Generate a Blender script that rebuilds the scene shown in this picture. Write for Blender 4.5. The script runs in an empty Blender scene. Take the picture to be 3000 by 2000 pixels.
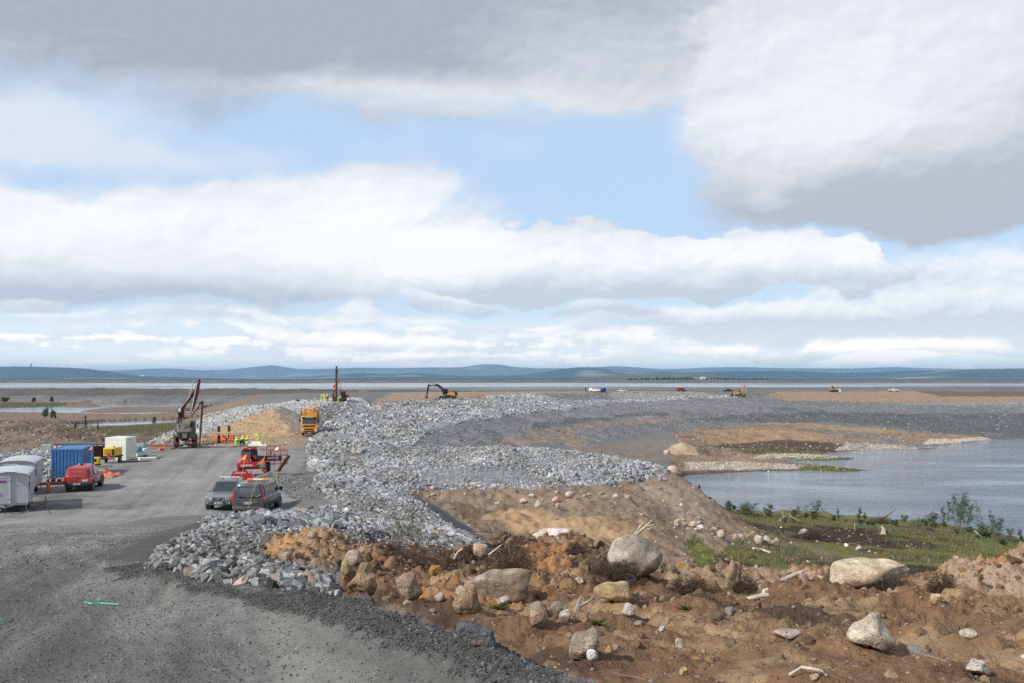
import bpy, bmesh, math, random
import numpy as np
from mathutils import Vector, Matrix, Euler
R = math.radians
random.seed(7); RNG = np.random.default_rng(11)
scene = bpy.context.scene
COL = scene.collection
# ------------------------------------------------------------------ camera
F = 2917.0; HOR = 1108.0; CZ = 30.0          # pixels of a 3000 px wide photo, horizon row, camera height
cam_d = bpy.data.cameras.new("camera"); cam = bpy.data.objects.new("camera", cam_d); COL.objects.link(cam)
cam.location = (0, 0, CZ); cam.rotation_euler = (R(90), 0, 0)
cam_d.lens = 35.0; cam_d.sensor_width = 36.0; cam_d.shift_y = 108.0 / 3000.0
cam_d.clip_start = 0.2; cam_d.clip_end = 90000
scene.camera = cam
scene.view_settings.view_transform = 'Standard'; scene.view_settings.look = 'None'
scene.view_settings.gamma = 1.0; scene.view_settings.use_curve_mapping = False
scene.view_settings.exposure = 0.15
scene.cycles.use_denoising = False; scene.cycles.use_adaptive_sampling = False
SUN_EL = R(37); SUN_AZ = R(237)               # compass style, from +Y turning to +X
# ------------------------------------------------------------------ node helper
class NV:
    def __init__(s, nt, sock): s.nt = nt; s.s = sock
    def _m(s, op, *a, clamp=False):
        n = s.nt.nodes.new('ShaderNodeMath'); n.operation = op; n.use_clamp = clamp
        for i, v in enumerate((s,) + a):
            if isinstance(v, NV): s.nt.links.new(v.s, n.inputs[i])
            else: n.inputs[i].default_value = v
        return NV(s.nt, n.outputs[0])
    def __add__(s, o): return s._m('ADD', o)
    __radd__ = __add__
    def __sub__(s, o): return s._m('SUBTRACT', o)
    def __rsub__(s, o): return (s * -1.0) + o
    def __mul__(s, o): return s._m('MULTIPLY', o)
    __rmul__ = __mul__
    def __truediv__(s, o): return s._m('DIVIDE', o)
    def clamp(s): return s._m('ADD', 0.0, clamp=True)
    def f(s, op, *a): return s._m(op, *a)
def smooth(v, a, b):
    n = v.nt.nodes.new('ShaderNodeMapRange'); n.interpolation_type = 'SMOOTHSTEP'
    v.nt.links.new(v.s, n.inputs[0]); n.inputs[1].default_value = a; n.inputs[2].default_value = b
    return NV(v.nt, n.outputs[0])
def comb(nt, x, y, z=0.0):
    n = nt.nodes.new('ShaderNodeCombineXYZ')
    for i, v in enumerate((x, y, z)):
        if isinstance(v, NV): nt.links.new(v.s, n.inputs[i])
        else: n.inputs[i].default_value = v
    return NV(nt, n.outputs[0])
def noise(nt, vec, scale=1.0, detail=5.0, rough=0.5, dist=0.0, out=0):
    n = nt.nodes.new('ShaderNodeTexNoise'); nt.links.new(vec.s, n.inputs['Vector'])
    n.inputs['Scale'].default_value = scale; n.inputs['Detail'].default_value = detail
    n.inputs['Roughness'].default_value = rough; n.inputs['Distortion'].default_value = dist
    return NV(nt, n.outputs[out])
def vor(nt, vec, scale, out='Distance', feature='F1'):
    n = nt.nodes.new('ShaderNodeTexVoronoi'); n.feature = feature; nt.links.new(vec.s, n.inputs['Vector'])
    n.inputs['Scale'].default_value = scale
    return NV(nt, n.outputs[out])
def mixc(nt, fac, a, b, mode='MIX'):
    n = nt.nodes.new('ShaderNodeMix'); n.data_type = 'RGBA'; n.blend_type = mode; n.clamp_factor = True
    for sock, v in ((n.inputs[0], fac), (n.inputs[6], a), (n.inputs[7], b)):
        if isinstance(v, NV): nt.links.new(v.s, sock)
        elif isinstance(v, (tuple, list)): sock.default_value = (*v[:3], 1)
        else: sock.default_value = v
    return NV(nt, n.outputs[2])
def grey(nt, v):
    return comb(nt, v, v, v)
# ------------------------------------------------------------------ world: Nishita sky behind layered clouds
def pix_dir(px, py):
    v = Vector(((px-1500)/F, 1.0, (HOR-py)/F)).normalized()
    return math.atan2(v.x, v.y), math.asin(v.z)
world = bpy.data.worlds.new("World"); scene.world = world; world.use_nodes = True
world.cycles.sampling_method = 'MANUAL'; world.cycles.sample_map_resolution = 512
wt = world.node_tree; wt.nodes.clear()
w_out = wt.nodes.new('ShaderNodeOutputWorld'); w_bg = wt.nodes.new('ShaderNodeBackground')
wt.links.new(w_bg.outputs[0], w_out.inputs[0]); w_bg.inputs[1].default_value = 0.1
sky = wt.nodes.new('ShaderNodeTexSky'); sky.sky_type = 'NISHITA'; sky.sun_disc = False
sky.sun_elevation = SUN_EL; sky.sun_rotation = SUN_AZ
sky.altitude = 350; sky.air_density = 1.0; sky.dust_density = 0.6; sky.ozone_density = 1.6
tc = wt.nodes.new('ShaderNodeTexCoord')
sp = wt.nodes.new('ShaderNodeSeparateXYZ'); wt.links.new(tc.outputs['Generated'], sp.inputs[0])
dx, dy, dz = (NV(wt, sp.outputs[i]) for i in range(3))
AZ = dx.f('ARCTAN2', dy); EL = dz.f('ARCSINE')
w1 = noise(wt, comb(wt, AZ * 6.0, EL * 9.0, 0.3), 1.0, 4, 0.5); w2 = noise(wt, comb(wt, AZ * 6.0, EL * 9.0, 7.7), 1.0, 4, 0.5)
w3 = noise(wt, comb(wt, AZ * 17.0, EL * 24.0, 2.1), 1.0, 3, 0.5) - 0.5
AZW = AZ + (w1 - 0.5) * 0.22 + w3 * 0.05; ELW = EL + (w2 - 0.5) * 0.10 + w3 * 0.022
def vmath(op, *a):
    n = wt.nodes.new('ShaderNodeVectorMath'); n.operation = op
    for i, v in enumerate(a):
        if isinstance(v, NV): wt.links.new(v.s, n.inputs[i])
        else: n.inputs[i].default_value = v
    return NV(wt, n.outputs['Value' if op == 'DOT_PRODUCT' else 'Vector'])
VCACHE = {}
def blobs(lst, a, e):
    key = (id(a), id(e))
    if key not in VCACHE: VCACHE[key] = (comb(wt, a, e), a, e)
    vec = VCACHE[key][0]; tot = None
    for (px, py, sx, sy, amp) in lst:
        ca, ce = pix_dir(px, py); kx, ky = F / sx, F / sy
        v = vmath('MULTIPLY_ADD', vec, (kx, ky, 0.0), (-ca * kx, -ce * ky, 0.0))
        g = vmath('DOT_PRODUCT', v, v)
        p = wt.nodes.new('ShaderNodeMath'); p.operation = 'POWER'; p.inputs[0].default_value = math.exp(-1)
        wt.links.new(g.s, p.inputs[1]); p = NV(wt, p.outputs[0])
        tot = p * amp if tot is None else p._m('MULTIPLY_ADD', amp, tot)
    return tot
def cloud_fbm(da, de):
    return noise(wt, comb(wt, (AZ + da) * 9.0, (EL + de) * 14.0, 1.7), 1.0, 8, 0.5, 0.1)
n0 = cloud_fbm(0.0, 0.0); n_up = cloud_fbm(-0.010, 0.012)
big = w1 - 0.5; med = n0 - 0.5; relief = n0 - n_up
fine = noise(wt, comb(wt, AZ * 30.0, EL * 46.0, 4.0), 1.0, 7, 0.60, 0.3) - 0.5
fine_up = noise(wt, comb(wt, (AZ - 0.004) * 30.0, (EL + 0.006) * 46.0, 4.0), 1.0, 4, 0.60, 0.3) - 0.5
relf = fine - fine_up
strat = noise(wt, comb(wt, AZ * 10.0, EL * 95.0, 2.2), 1.0, 6, 0.55)
skyc = NV(wt, sky.outputs[0])
blue = mixc(wt, 0.78, skyc, (5.4, 7.2, 9.5))                       # hazy northern blue
low = smooth(EL, 0.16, 0.0)
c = mixc(wt, low * 0.75, blue, (7.6, 8.6, 9.4))
def layer(c, cov, shade, k_med, k_fine, t0, t1, opac, dark, light, rel):
    cv = blobs(cov, AZW, ELW)
    d = cv + med * k_med + fine * k_fine
    m = smooth(d, t0, t1) * opac
    sh = blobs(shade, AZS, ELS) + relief * rel + relf * (rel * 0.7) + med * 0.30 + fine * 0.12
    sh = (sh - smooth(d, 0.7, 1.5) * 0.08).clamp()
    return mixc(wt, m, c, mixc(wt, sh, dark, light))
GREY = (4.0, 4.35, 5.0); PALE = (8.3, 8.45, 8.8); WHITE = (9.6, 9.6, 9.7); BLUEG = (5.9, 6.6, 7.6)
AZS = AZ + big * 0.10; ELS = EL + (w2 - 0.5) * 0.035
# thin veils in the blue
c = layer(c, [(60, 330, 330, 130, .75), (300, 440, 560, 60, .55), (800, 440, 500, 60, .3), (300, 600, 1100, 150, .35)],
          [(0, 0, 9000, 9000, .8)], 1.5, .2, .10, 1.1, .75, (6.6, 6.9, 7.6), (7.9, 8.1, 8.6), .3)
# far strata over the horizon
hz = blobs([(1500, 1010, 2600, 75, 1.0)], AZ, EL)
sm = smooth(hz * 0.85 + (strat - 0.5) * 1.8 + med * 1.0 + fine * 0.6, 0.25, 0.8) * smooth(hz, 0.04, 0.35)
c = mixc(wt, sm * 0.85, c, mixc(wt, smooth(strat + relief * 1.4 + relf * 0.6, 0.40, 0.62), (6.0, 6.8, 7.8), (9.6, 9.7, 9.8)))
c = layer(c, [(200, 935, 300, 30, .8), (620, 985, 420, 26, .8), (1060, 1010, 360, 22, .75), (1500, 955, 300, 30, .85), (1950, 1000, 420, 26, .8), (2300, 1030, 500, 20, .7), (1250, 1045, 700, 14, .6), (2750, 1020, 400, 24, .75)],
          [(200, 918, 340, 22, .9), (620, 972, 460, 18, .9), (1060, 998, 400, 15, .9), (1500, 938, 340, 22, .8), (1950, 985, 460, 18, .85), (2300, 1020, 520, 14, .9), (1250, 1038, 700, 10, .9), (2750, 1006, 420, 16, .85)], 1.3, .9, .35, .75, .85, (6.0, 6.8, 7.8), (9.7, 9.75, 9.8), 1.2)
# right hand bank above the horizon
c = layer(c, [(2850, 830, 330, 110, 1.0), (2500, 930, 420, 60, .9), (2100, 930, 500, 55, .75), (2450, 740, 90, 40, .5), (2900, 960, 500, 50, .5)],
          [(2900, 740, 900, 70, .95), (2700, 880, 900, 40, .75), (1900, 900, 500, 30, .65), (2500, 960, 1200, 30, -.25)], 1.3, .5, .3, .8, .95, BLUEG, WHITE, 1.6)
# wide white cloud on the left
c = layer(c, [(100, 650, 900, 120, 1.2), (900, 660, 420, 120, 1.0), (1130, 560, 180, 70, .7), (200, 780, 900, 80, .9), (700, 860, 500, 70, .85), (1000, 760, 500, 120, .9), (60, 850, 120, 50, .6)],
          [(300, 660, 1500, 150, 1.0), (1100, 560, 350, 100, .45), (300, 780, 900, 60, .15), (1150, 780, 350, 120, .5), (700, 890, 560, 60, -.20), (150, 850, 420, 40, -.2)], 1.0, .35, .25, .95, .97, (5.2, 5.7, 6.6), (9.6, 9.6, 9.75), .65)
# small cumulus low down
c = layer(c, [(1360, 885, 160, 36, 1.05), (1050, 935, 75, 36, .9), (1800, 910, 220, 34, .8), (80, 890, 190, 40, .9), (700, 950, 200, 24, .7), (1250, 975, 380, 20, .6), (300, 1000, 400, 18, .55)],
          [(1360, 868, 220, 22, .95), (1050, 915, 110, 30, .8), (1800, 885, 260, 22, .55), (80, 862, 220, 26, .45), (700, 935, 240, 22, .7), (1250, 962, 420, 18, .9), (300, 990, 420, 16, .8)], 1.2, .8, .35, .66, .92, BLUEG, WHITE, 1.4)
# the big cumulus across the middle
c = layer(c, [(1340, 725, 140, 92, 1.25), (1220, 790, 130, 55, .9), (1500, 790, 160, 70, .9), (1640, 740, 150, 78, 1.0), (1800, 728, 170, 88, 1.1), (1980, 735, 180, 84, 1.05), (2150, 755, 170, 74, 1.0), (2300, 775, 150, 62, .95), (2440, 790, 120, 46, .9), (2560, 755, 60, 45, .85), (1700, 825, 420, 42, .8), (2250, 820, 330, 36, .75)],
          [(1290, 730, 260, 95, 1.0), (1210, 790, 170, 60, .6), (1850, 725, 540, 70, 1.0), (2350, 755, 330, 60, .75), (2530, 750, 110, 45, .4), (1850, 862, 560, 26, -.30)], .95, .75, .42, .60, 1.0, (5.9, 6.5, 7.3), WHITE, 1.3)
# grey deck over the top
c = layer(c, [(100, -60, 1400, 215, 1.5), (1000, 60, 700, 215, 1.1), (1500, 150, 480, 175, 1.05), (2000, 100, 420, 205, 1.1), (1300, 370, 130, 28, .3)],
          [(1950, 210, 560, 220, .58), (1350, 310, 500, 60, .50), (900, 262, 420, 36, .35), (-100, -50, 260, 200, .15), (2100, 30, 420, 100, -.06)], .85, .22, .28, 1.0, .97, (3.7, 4.05, 4.8), (8.4, 8.5, 8.8), .5)
# right hand cloud with the heavy base
c = layer(c, [(2700, 120, 640, 280, 1.5), (2420, 300, 210, 150, 1.0), (2650, 480, 420, 150, 1.3), (2750, 590, 480, 85, 1.2), (2960, 560, 300, 110, 1.0), (2350, 600, 90, 40, .4)],
          [(2500, 140, 900, 270, .92), (2350, 420, 300, 140, .60), (2250, 590, 60, 60, .3), (2800, 380, 500, 90, .2), (2750, 620, 640, 85, -.50), (2900, 500, 500, 110, -.15)], .85, .40, .34, .86, 1.0, (4.6, 4.95, 5.6), (8.3, 8.4, 8.7), .75)
# broken cloud over the rest of the dome, outside the view
zz = dz.f('ABSOLUTE') + 0.22
rest = noise(wt, comb(wt, dx / zz, dy / zz, 3.0), 1.5, 5, 0.55)
away = smooth(EL, 0.42, 0.66).f('MAXIMUM', smooth(dy, 0.55, 0.25))
oc = mixc(wt, smooth(rest, 0.40, 0.58), skyc, mixc(wt, smooth(rest, 0.45, 0.75), (8.0, 8.0, 8.3), (4.4, 4.7, 5.3)))
lowest = smooth(EL, 0.075, 0.004)
c = mixc(wt, 1.0, c, comb(wt, lowest * 0.75 + 1.0, lowest * 0.55 + 1.0, lowest * 0.30 + 1.0), 'MULTIPLY')   # the long bright horizon seen through the haze
final = mixc(wt, away, c, oc)
wt.links.new(final.s, w_bg.inputs[0])
# ------------------------------------------------------------------ sun
sun_d = bpy.data.lights.new("sun", 'SUN'); sun_d.energy = 4.0; sun_d.angle = R(0.8); sun_d.color = (1.0, 0.95, 0.88)
sun = bpy.data.objects.new("sun", sun_d); COL.objects.link(sun)
sdir = Vector((math.sin(SUN_AZ)*math.cos(SUN_EL), math.cos(SUN_AZ)*math.cos(SUN_EL), math.sin(SUN_EL)))
sun.rotation_euler = sdir.to_track_quat('Z', 'Y').to_euler(); sun.location = sdir * 100
# ------------------------------------------------------------------ numpy helpers
_perm = np.random.default_rng(5).random((256, 256)).astype(np.float32)
def vnoise(x, y):
    xi = np.floor(x).astype(np.int64); yi = np.floor(y).astype(np.int64)
    fx = (x - xi).astype(np.float32); fy = (y - yi).astype(np.float32)
    fx = fx*fx*(3-2*fx); fy = fy*fy*(3-2*fy)
    a = _perm[xi & 255, yi & 255]; b = _perm[(xi+1) & 255, yi & 255]
    c = _perm[xi & 255, (yi+1) & 255]; d = _perm[(xi+1) & 255, (yi+1) & 255]
    return (a*(1-fx)+b*fx)*(1-fy) + (c*(1-fx)+d*fx)*fy
def fbm(x, y, oct=4, gain=0.5):
    t = 0; amp = 1.0; n = 0; c, s = 0.8, 0.6
    for _ in range(oct):
        t = t + amp*(vnoise(x, y)-0.5); n += amp; amp *= gain
        x, y = (c*x - s*y)*2.03+17.3, (s*x + c*y)*2.03+5.1
    return t/n
def sstep(x, a, b):
    t = np.clip((x-a)/(b-a), 0, 1); return t*t*(3-2*t)
def in_poly(px, py, poly):
    r = np.zeros(px.shape, bool); n = len(poly); j = n-1
    for i in range(n):
        xi, yi = poly[i]; xj, yj = poly[j]
        if yi != yj:
            r ^= ((yi > py) != (yj > py)) & (px < (xj-xi)*(py-yi)/(yj-yi)+xi)
        j = i
    return r
def poly_dist(px, py, poly, ky=3.0):
    d = np.full(px.shape, 1e9, np.float32); n = len(poly)
    for i in range(n):
        x0, y0 = poly[i]; x1, y1 = poly[(i+1) % n]; y0 *= ky; y1 *= ky
        ex, ey = x1-x0, y1-y0; L = ex*ex+ey*ey+1e-9
        t = np.clip(((px-x0)*ex+(py*ky-y0)*ey)/L, 0, 1)
        d = np.minimum(d, np.hypot(px-x0-t*ex, py*ky-y0-t*ey))
    return np.where(in_poly(px, py, poly), -d, d)      # inside negative
# ------------------------------------------------------------------ terrain: surveyed lines (px, py, distance) of the photograph's ground
def D(px, py, drop): return (px, py, drop*F/(py-HOR))            # a point whose drop below the eye is known
def HID(px, Y, drop): return (px, HOR+drop*F/Y, Y)               # ground the photo does not show
LINES = []
def L(*p): LINES.append(p)
road = lambda Y: 1.1 + 0.125*Y
for px in (-900, -300, 0, 200):                                  # haul road down from the camera
    L(*[HID(px, Y, road(Y)) for Y in (1.2, 2, 3, 4.5, 6, 9, 13, 18, 24, 32, 42, 52)])
L(*[HID(480, Y, road(Y)) for Y in (1.2, 2, 3, 4.5, 6, 9, 12)])
L(*[HID(800, Y, road(Y)) for Y in (1.2, 2, 3, 4.5, 6, 7.5)])
L(*[HID(1200, Y, road(Y)+0.03) for Y in (1.2, 2, 3, 4)])
L(*[HID(420, Y, road(Y)) for Y in (26, 34, 42, 50)])
L(HID(1700, 1.2, 1.25), HID(1700, 2.4, 1.35)); L(HID(2600, 1.2, 1.25), HID(2600, 2.6, 1.35)); L(HID(3900, 1.2, 1.2), HID(3900, 3, 1.4))
# pad
for Y in (62, 70, 80, 92, 104, 116): L(*[HID(px, Y, dr) for px, dr in ((-600 if Y < 75 else 1500-1520*86/Y, 8.5), (1500-1330*86/Y if Y > 70 else 120, 8.45), (480, 8.4), (650, 8.4), (800, 8.38))])
L(HID(480, 126, 8.5), HID(680, 133, 8.6), HID(840, 135, 8.65)); L(HID(700, 147, 8.75), HID(850, 147, 8.75), HID(905, 152, 8.95), HID(935, 158, 9.0))
# windrow along the road and the brown tip behind it
L((1000, 1738, 7.4), (1130, 1778, 6.6), (1250, 1822, 5.8), (1400, 1868, 5.0), (1560, 1942, 4.35), (1750, 1998, 3.8), (1950, 2080, 3.3))
L((870, 1728, 9.2), (700, 1712, 10.4), (560, 1690, 11.6), (450, 1662, 13.2))
L(HID(1180, 8.6, 2.12), HID(1300, 7.6, 1.98), HID(1450, 6.6, 1.85), HID(1600, 5.6, 1.72), HID(1800, 4.6, 1.58))
L((1050, 1735, 11.0), (1200, 1760, 10.0), (1330, 1800, 8.6), (1480, 1850, 7.5), (1650, 1920, 6.3), (1800, 1960, 5.7))
L((1900, 2000, 5.3), (2300, 2000, 5.3), (2700, 2000, 5.3), (3000, 2000, 5.2), (3600, 2000, 5.2))
L((1700, 1840, 8.4), (2000, 1850, 8.2), (2350, 1860, 8.0), (2700, 1850, 8.2), (3000, 1840, 8.3), (3500, 1830, 8.3))
L((1500, 1760, 11.6), (1750, 1770, 11.2), (2000, 1760, 11.2), (2350, 1760, 11.2), (2700, 1750, 11.6), (3000, 1745, 11.5), (3500, 1740, 11.5))
L((1400, 1690, 16), (1600, 1695, 15.6), (1800, 1710, 14.5), (1950, 1706, 14.6), (2150, 1712, 14.4), (2320, 1712, 14.8), (2450, 1722, 14.4), (2600, 1722, 14.4), (2760, 1700, 15), (2860, 1665, 16.2), (3000, 1652, 16.5), (3500, 1650, 16.5))
L((1120, 1640, 22), (1300, 1632, 22), (1450, 1615, 22.5), (1600, 1592, 23), (1700, 1600, 22), (1850, 1660, 19.5), (1960, 1690, 16.5))
L((1220, 1690, 16), (1150, 1700, 15))
L((1900, 1690, 17), (2100, 1692, 17), (2250, 1695, 17), (2400, 1698, 16.6))
for px, Y in ((1200, 24), (1450, 26), (1600, 26), (1750, 25), (1900, 20.5), (2100, 19.5), (2300, 19.5), (2500, 18.5), (2750, 18.5), (2950, 20), (3400, 20)):
    pass
L(HID(1300, 27, 5.4), HID(1450, 28, 5.6), HID(1600, 28, 5.6), HID(1750, 27, 5.4), HID(1900, 21, 4.7), HID(2100, 20, 4.6), HID(2300, 20, 4.6), HID(2550, 19.5, 4.6), HID(2800, 20.5, 4.6), HID(3000, 21, 4.6), HID(3500, 21, 4.6))
L(HID(1450, 40, 9.0), HID(1650, 42, 9.2), HID(1850, 42, 9.2), HID(2050, 38, 8.6), HID(2300, 40, 9.0), HID(2600, 42, 9.4), HID(3000, 44, 9.8), HID(3500, 44, 9.8))
# orange mound and rubble on the road's edge
L((1000, 1690, 14.4), (900, 1655, 15), (780, 1636, 16)); L((780, 1600, 18.5), (850, 1576, 19.2), (905, 1566, 19.5), (980, 1580, 20), (1060, 1600, 20.5), (1110, 1632, 20.5))
L((905, 1600, 17.6), (1000, 1625, 17.6)); L(HID(850, 23, 4.15), HID(950, 24, 4.5), HID(1060, 25, 4.75))
L((480, 1640, 15.8), (600, 1600, 19.5), (700, 1570, 24), (640, 1518, 35), (560, 1530, 34), (760, 1514, 38))
L((450, 1580, 23.5), (800, 1540, 30), (950, 1540, 30.5), (1050, 1560, 29)); L((870, 1484, 42), (930, 1492, 43), (830, 1498, 41.5)); L(HID(870, 50, 7.35))
L((1000, 1500, 52), (1100, 1490, 57), (1180, 1470, 65)); L((1000, 1460, 62), (900, 1455, 66)); L((1100, 1560, 41), (1200, 1590, 35), (1280, 1610, 32))
L((1190, 1450, 74), (1260, 1500, 61), (1350, 1560, 49.5), (1425, 1608, 41)); L((1250, 1470, 78), (1310, 1500, 72), (1400, 1560, 61), (1468, 1606, 54))
L((740, 1394, 77), (790, 1375, 78), (850, 1385, 78), (895, 1410, 76)); L(HID(690, 76, 8.4), HID(760, 84.5, 8.4), HID(860, 85.5, 8.4)); L(HID(770, 71.5, 8.35), HID(860, 70.5, 8.3), HID(920, 69, 8.1))
# hollow
L((1380, 1520, 70), (1450, 1545, 66), (1500, 1590, 60), (1600, 1595, 60), (1750, 1570, 61)); L((1560, 1500, 72), (1480, 1495, 74), (1700, 1510, 71), (1850, 1530, 68))
# riprap bench
L((1110, 1420, 80), (1250, 1432, 83), (1400, 1428, 85), (1530, 1432, 86), (1650, 1428, 88), (1800, 1412, 93), (1930, 1396, 99))
L((1110, 1400, 85), (1250, 1390, 89), (1400, 1378, 91.5), (1650, 1374, 95), (1850, 1368, 101), (1950, 1366, 106))
L((1000, 1335, 108), (1200, 1312, 118), (1400, 1309, 122), (1600, 1317, 122), (1780, 1338, 117), (1890, 1355, 110))
L((1350, 1445, 81), (1600, 1455, 82), (1850, 1440, 88)); L((1600, 1475, 76), (1850, 1480, 78))
L((1960, 1374, 106), (2015, 1402, 103), (2060, 1442, 99), (2100, 1482, 94), (2150, 1510, 91)); L((1900, 1440, 93), (1980, 1500, 85), (2060, 1560, 77), (2000, 1590, 70))
L(HID(2040, 113, 13.5), HID(2090, 110, 14.5), HID(2140, 104, 15), HID(2010, 118, 12.8)); L(HID(2050, 150, 19.7), HID(2110, 140, 19.7))
# behind the bench
L(HID(1420, 138, 10.6), HID(1600, 140, 11.5), HID(1780, 138, 12.6), HID(1900, 130, 13.0)); L(*[D(*q) for q in ((1640, 1314, 14.5), (1750, 1322, 15.6), (1880, 1340, 17.2), (1960, 1350, 18))])
# grassy shelf down to the lake
L((2050, 1650, 58), (2200, 1630, 68), (2400, 1620, 74), (2700, 1640, 72), (3000, 1645, 72), (3500, 1660, 72))
L((2150, 1560, 82), (2350, 1570, 88), (2600, 1580, 92), (2850, 1605, 92), (3100, 1640, 88)); L((2210, 1510, 118), (2350, 1515, 124), (2500, 1530, 126), (2700, 1545, 122), (2850, 1570, 112), (3050, 1620, 102))
# main dam
L((1000, 1292, 134), (1150, 1290, 146), (1300, 1292, 162), (1400, 1296, 172)); L((1000, 1240, 170), (1200, 1240, 188), (1400, 1250, 205))
L((940, 1270, 150), (960, 1240, 172), (1000, 1200, 205)); L((870, 1200, 205), (930, 1185, 222))
L((820, 1184, 222), (900, 1175, 236), (990, 1173, 238), (1060, 1168, 246)); L((1120, 1182, 246), (1250, 1172, 276), (1400, 1160, 318), (1560, 1152, 372), (1760, 1148, 430), (2000, 1146, 480), (2200, 1147, 480))
L((1200, 1160, 300), (1330, 1156, 306), (1450, 1152, 340)); L((1150, 1205, 228), (1300, 1196, 258), (1500, 1182, 300), (1700, 1172, 345))
L((1350, 1228, 226), (1500, 1212, 262), (1650, 1197, 306), (1800, 1177, 368), (2000, 1166, 404), (2160, 1161, 428), (2250, 1164, 425)); L((1760, 1160, 402), (1900, 1158, 425), (2060, 1154, 445))
L((1500, 1278, 212), (1600, 1258, 245), (1700, 1246, 270), (1800, 1234, 295), (1900, 1222, 322), (2100, 1207, 352), (2400, 1201, 375), (2700, 1201, 385), (3000, 1206, 385), (3500, 1212, 385))
L((1560, 1250, 244), (1700, 1230, 275), (1850, 1213, 310), (2100, 1196, 362)); L(*[D(*q) for q in ((1480, 1290, 12.9), (1620, 1305, 14.1), (1760, 1285, 14.9), (1900, 1268, 15.2), (2100, 1252, 15.3), (2250, 1236, 15.0), (2400, 1232, 15.0), (2560, 1240, 16), (2750, 1262, 18.4), (2880, 1281, 19.8), (3000, 1285, 19.9), (3500, 1291, 19.9))])
L((2300, 1172, 428), (2450, 1175, 432), (2650, 1176, 436), (3000, 1175, 442), (3500, 1176, 445)); L((2300, 1147, 486), (2500, 1146, 492), (2700, 1144, 500), (3000, 1145, 505), (3500, 1146, 505))
L((2350, 1168, 446), (2500, 1158, 466), (2700, 1158, 470), (3000, 1158, 474)); L(*[HID(px, 560, 7.6) for px in (900, 1300, 1700, 2100, 2500, 3000, 3600)]); L(*[HID(px, 700, 8.2) for px in (-600, 0, 500, 900, 1300, 1700, 2100, 2500, 3000, 3600)])
# orange bank between dam and lake
def LD(*p): L(*[D(*q) for q in p])
LD((2060, 1270, 16.0), (2200, 1252, 15.6), (2350, 1250, 15.6)); LD((1960, 1300, 16.4), (2000, 1292, 15.4), (2050, 1300, 16.4)); LD((2120, 1258, 16), (2300, 1262, 16.5), (2500, 1275, 18), (2650, 1280, 19))
LD((2150, 1290, 18), (2300, 1296, 18.5), (2450, 1304, 19.3)); LD((2000, 1335, 18.4), (2150, 1330, 18.9), (2300, 1333, 19.2)); LD((2050, 1365, 19.4), (2250, 1361, 19.6)); LD((2010, 1384, 19.8), (1990, 1392, 19.2))
LD((2100, 1315, 18.6), (2200, 1316, 18.9))
# embankment on the left of the dam, excavated sand face
L((440, 1292, 134), (520, 1256, 158), (600, 1217, 190), (700, 1192, 212), (800, 1181, 225)); L(HID(380, 150, 11.2), HID(480, 180, 11.8), HID(560, 210, 12.0), HID(660, 240, 11.6), HID(760, 262, 9.6))
L((700, 1232, 172), (760, 1205, 188), (810, 1194, 196), (850, 1215, 184)); L((640, 1262, 156), (720, 1262, 156), (800, 1262, 158), (870, 1268, 156)); L((880, 1240, 168), (920, 1215, 190))
L((840, 1166, 270), (760, 1168, 300), (700, 1172, 330), (640, 1182, 380)); L((760, 1154, 330), (900, 1150, 350), (1050, 1148, 380))
# low ground and far dam on the left
L((0, 1342, 116), (60, 1335, 117), (150, 1312, 121)); L((-200, 1380, 96), (-400, 1420, 80)); L((100, 1352, 98), (0, 1400, 82)); L((130, 1330, 106))
L((-100, 1300, 176), (50, 1298, 178), (150, 1290, 182), (300, 1276, 190), (420, 1266, 196)); L((0, 1325, 140), (100, 1312, 148), (200, 1298, 154), (300, 1290, 158))
L((-60, 1262, 215), (40, 1245, 226), (110, 1234, 236), (170, 1250, 226), (220, 1272, 208)); L((0, 1222, 292), (80, 1222, 292)); L(*[D(*q) for q in ((200, 1268, 12.3), (300, 1264, 12.75), (450, 1255, 12.8), (600, 1243, 12.75))])
L((-300, 1215, 330), (0, 1212, 345), (200, 1212, 345), (400, 1213, 350), (600, 1208, 360)); L((100, 1224, 310), (300, 1222, 314), (500, 1217, 326), (640, 1210, 345))
L((-200, 1180, 500), (60, 1178, 505), (200, 1177, 520)); L((-200, 1172, 560), (200, 1175, 545), (500, 1176, 540), (640, 1170, 520), (760, 1160, 480), (900, 1150, 440))
L((-300, 1156, 588), (0, 1155, 590), (300, 1156, 590), (600, 1156, 580), (900, 1147, 540)); L((-300, 1150, 604), (0, 1149, 606), (300, 1150, 606), (700, 1146, 590))
L((-400, 1135, 640), (0, 1134, 640), (300, 1134, 640), (600, 1137, 630), (900, 1139, 620), (1200, 1140, 600)); L(HID(-400, 665, 7.4), HID(0, 665, 7.4), HID(600, 660, 7.4))
PTS = []
for ln in LINES:
    prev = None
    for (px, py, Y) in ln:
        q = np.array([(px-1500)/F*3.0, math.log(Y), (py-HOR)/F*Y])
        if prev is not None:
            m = max(1, int(np.hypot(*(q[:2]-prev[:2]))/0.07))
            for k in range(1, m): PTS.append(prev+(q-prev)*k/m)
        PTS.append(q); prev = q
PTS = np.array(PTS)
_, ui = np.unique(np.round(PTS[:, :2], 3), axis=0, return_index=True); PTS = PTS[ui]
def rbf_fit(P, v, lam=0.002):
    n = len(P); r = np.hypot(P[:, None, 0]-P[None, :, 0], P[:, None, 1]-P[None, :, 1])
    A = np.zeros((n+3, n+3)); A[:n, :n] = -r - 0*r; A[:n, :n][np.diag_indices(n)] += lam
    A[:n, n] = 1; A[:n, n+1:] = P; A[n, :n] = 1; A[n+1:, :n] = P.T
    return np.linalg.solve(A, np.concatenate([v, np.zeros(3)]))
W = rbf_fit(PTS[:, :2], PTS[:, 2])
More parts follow.
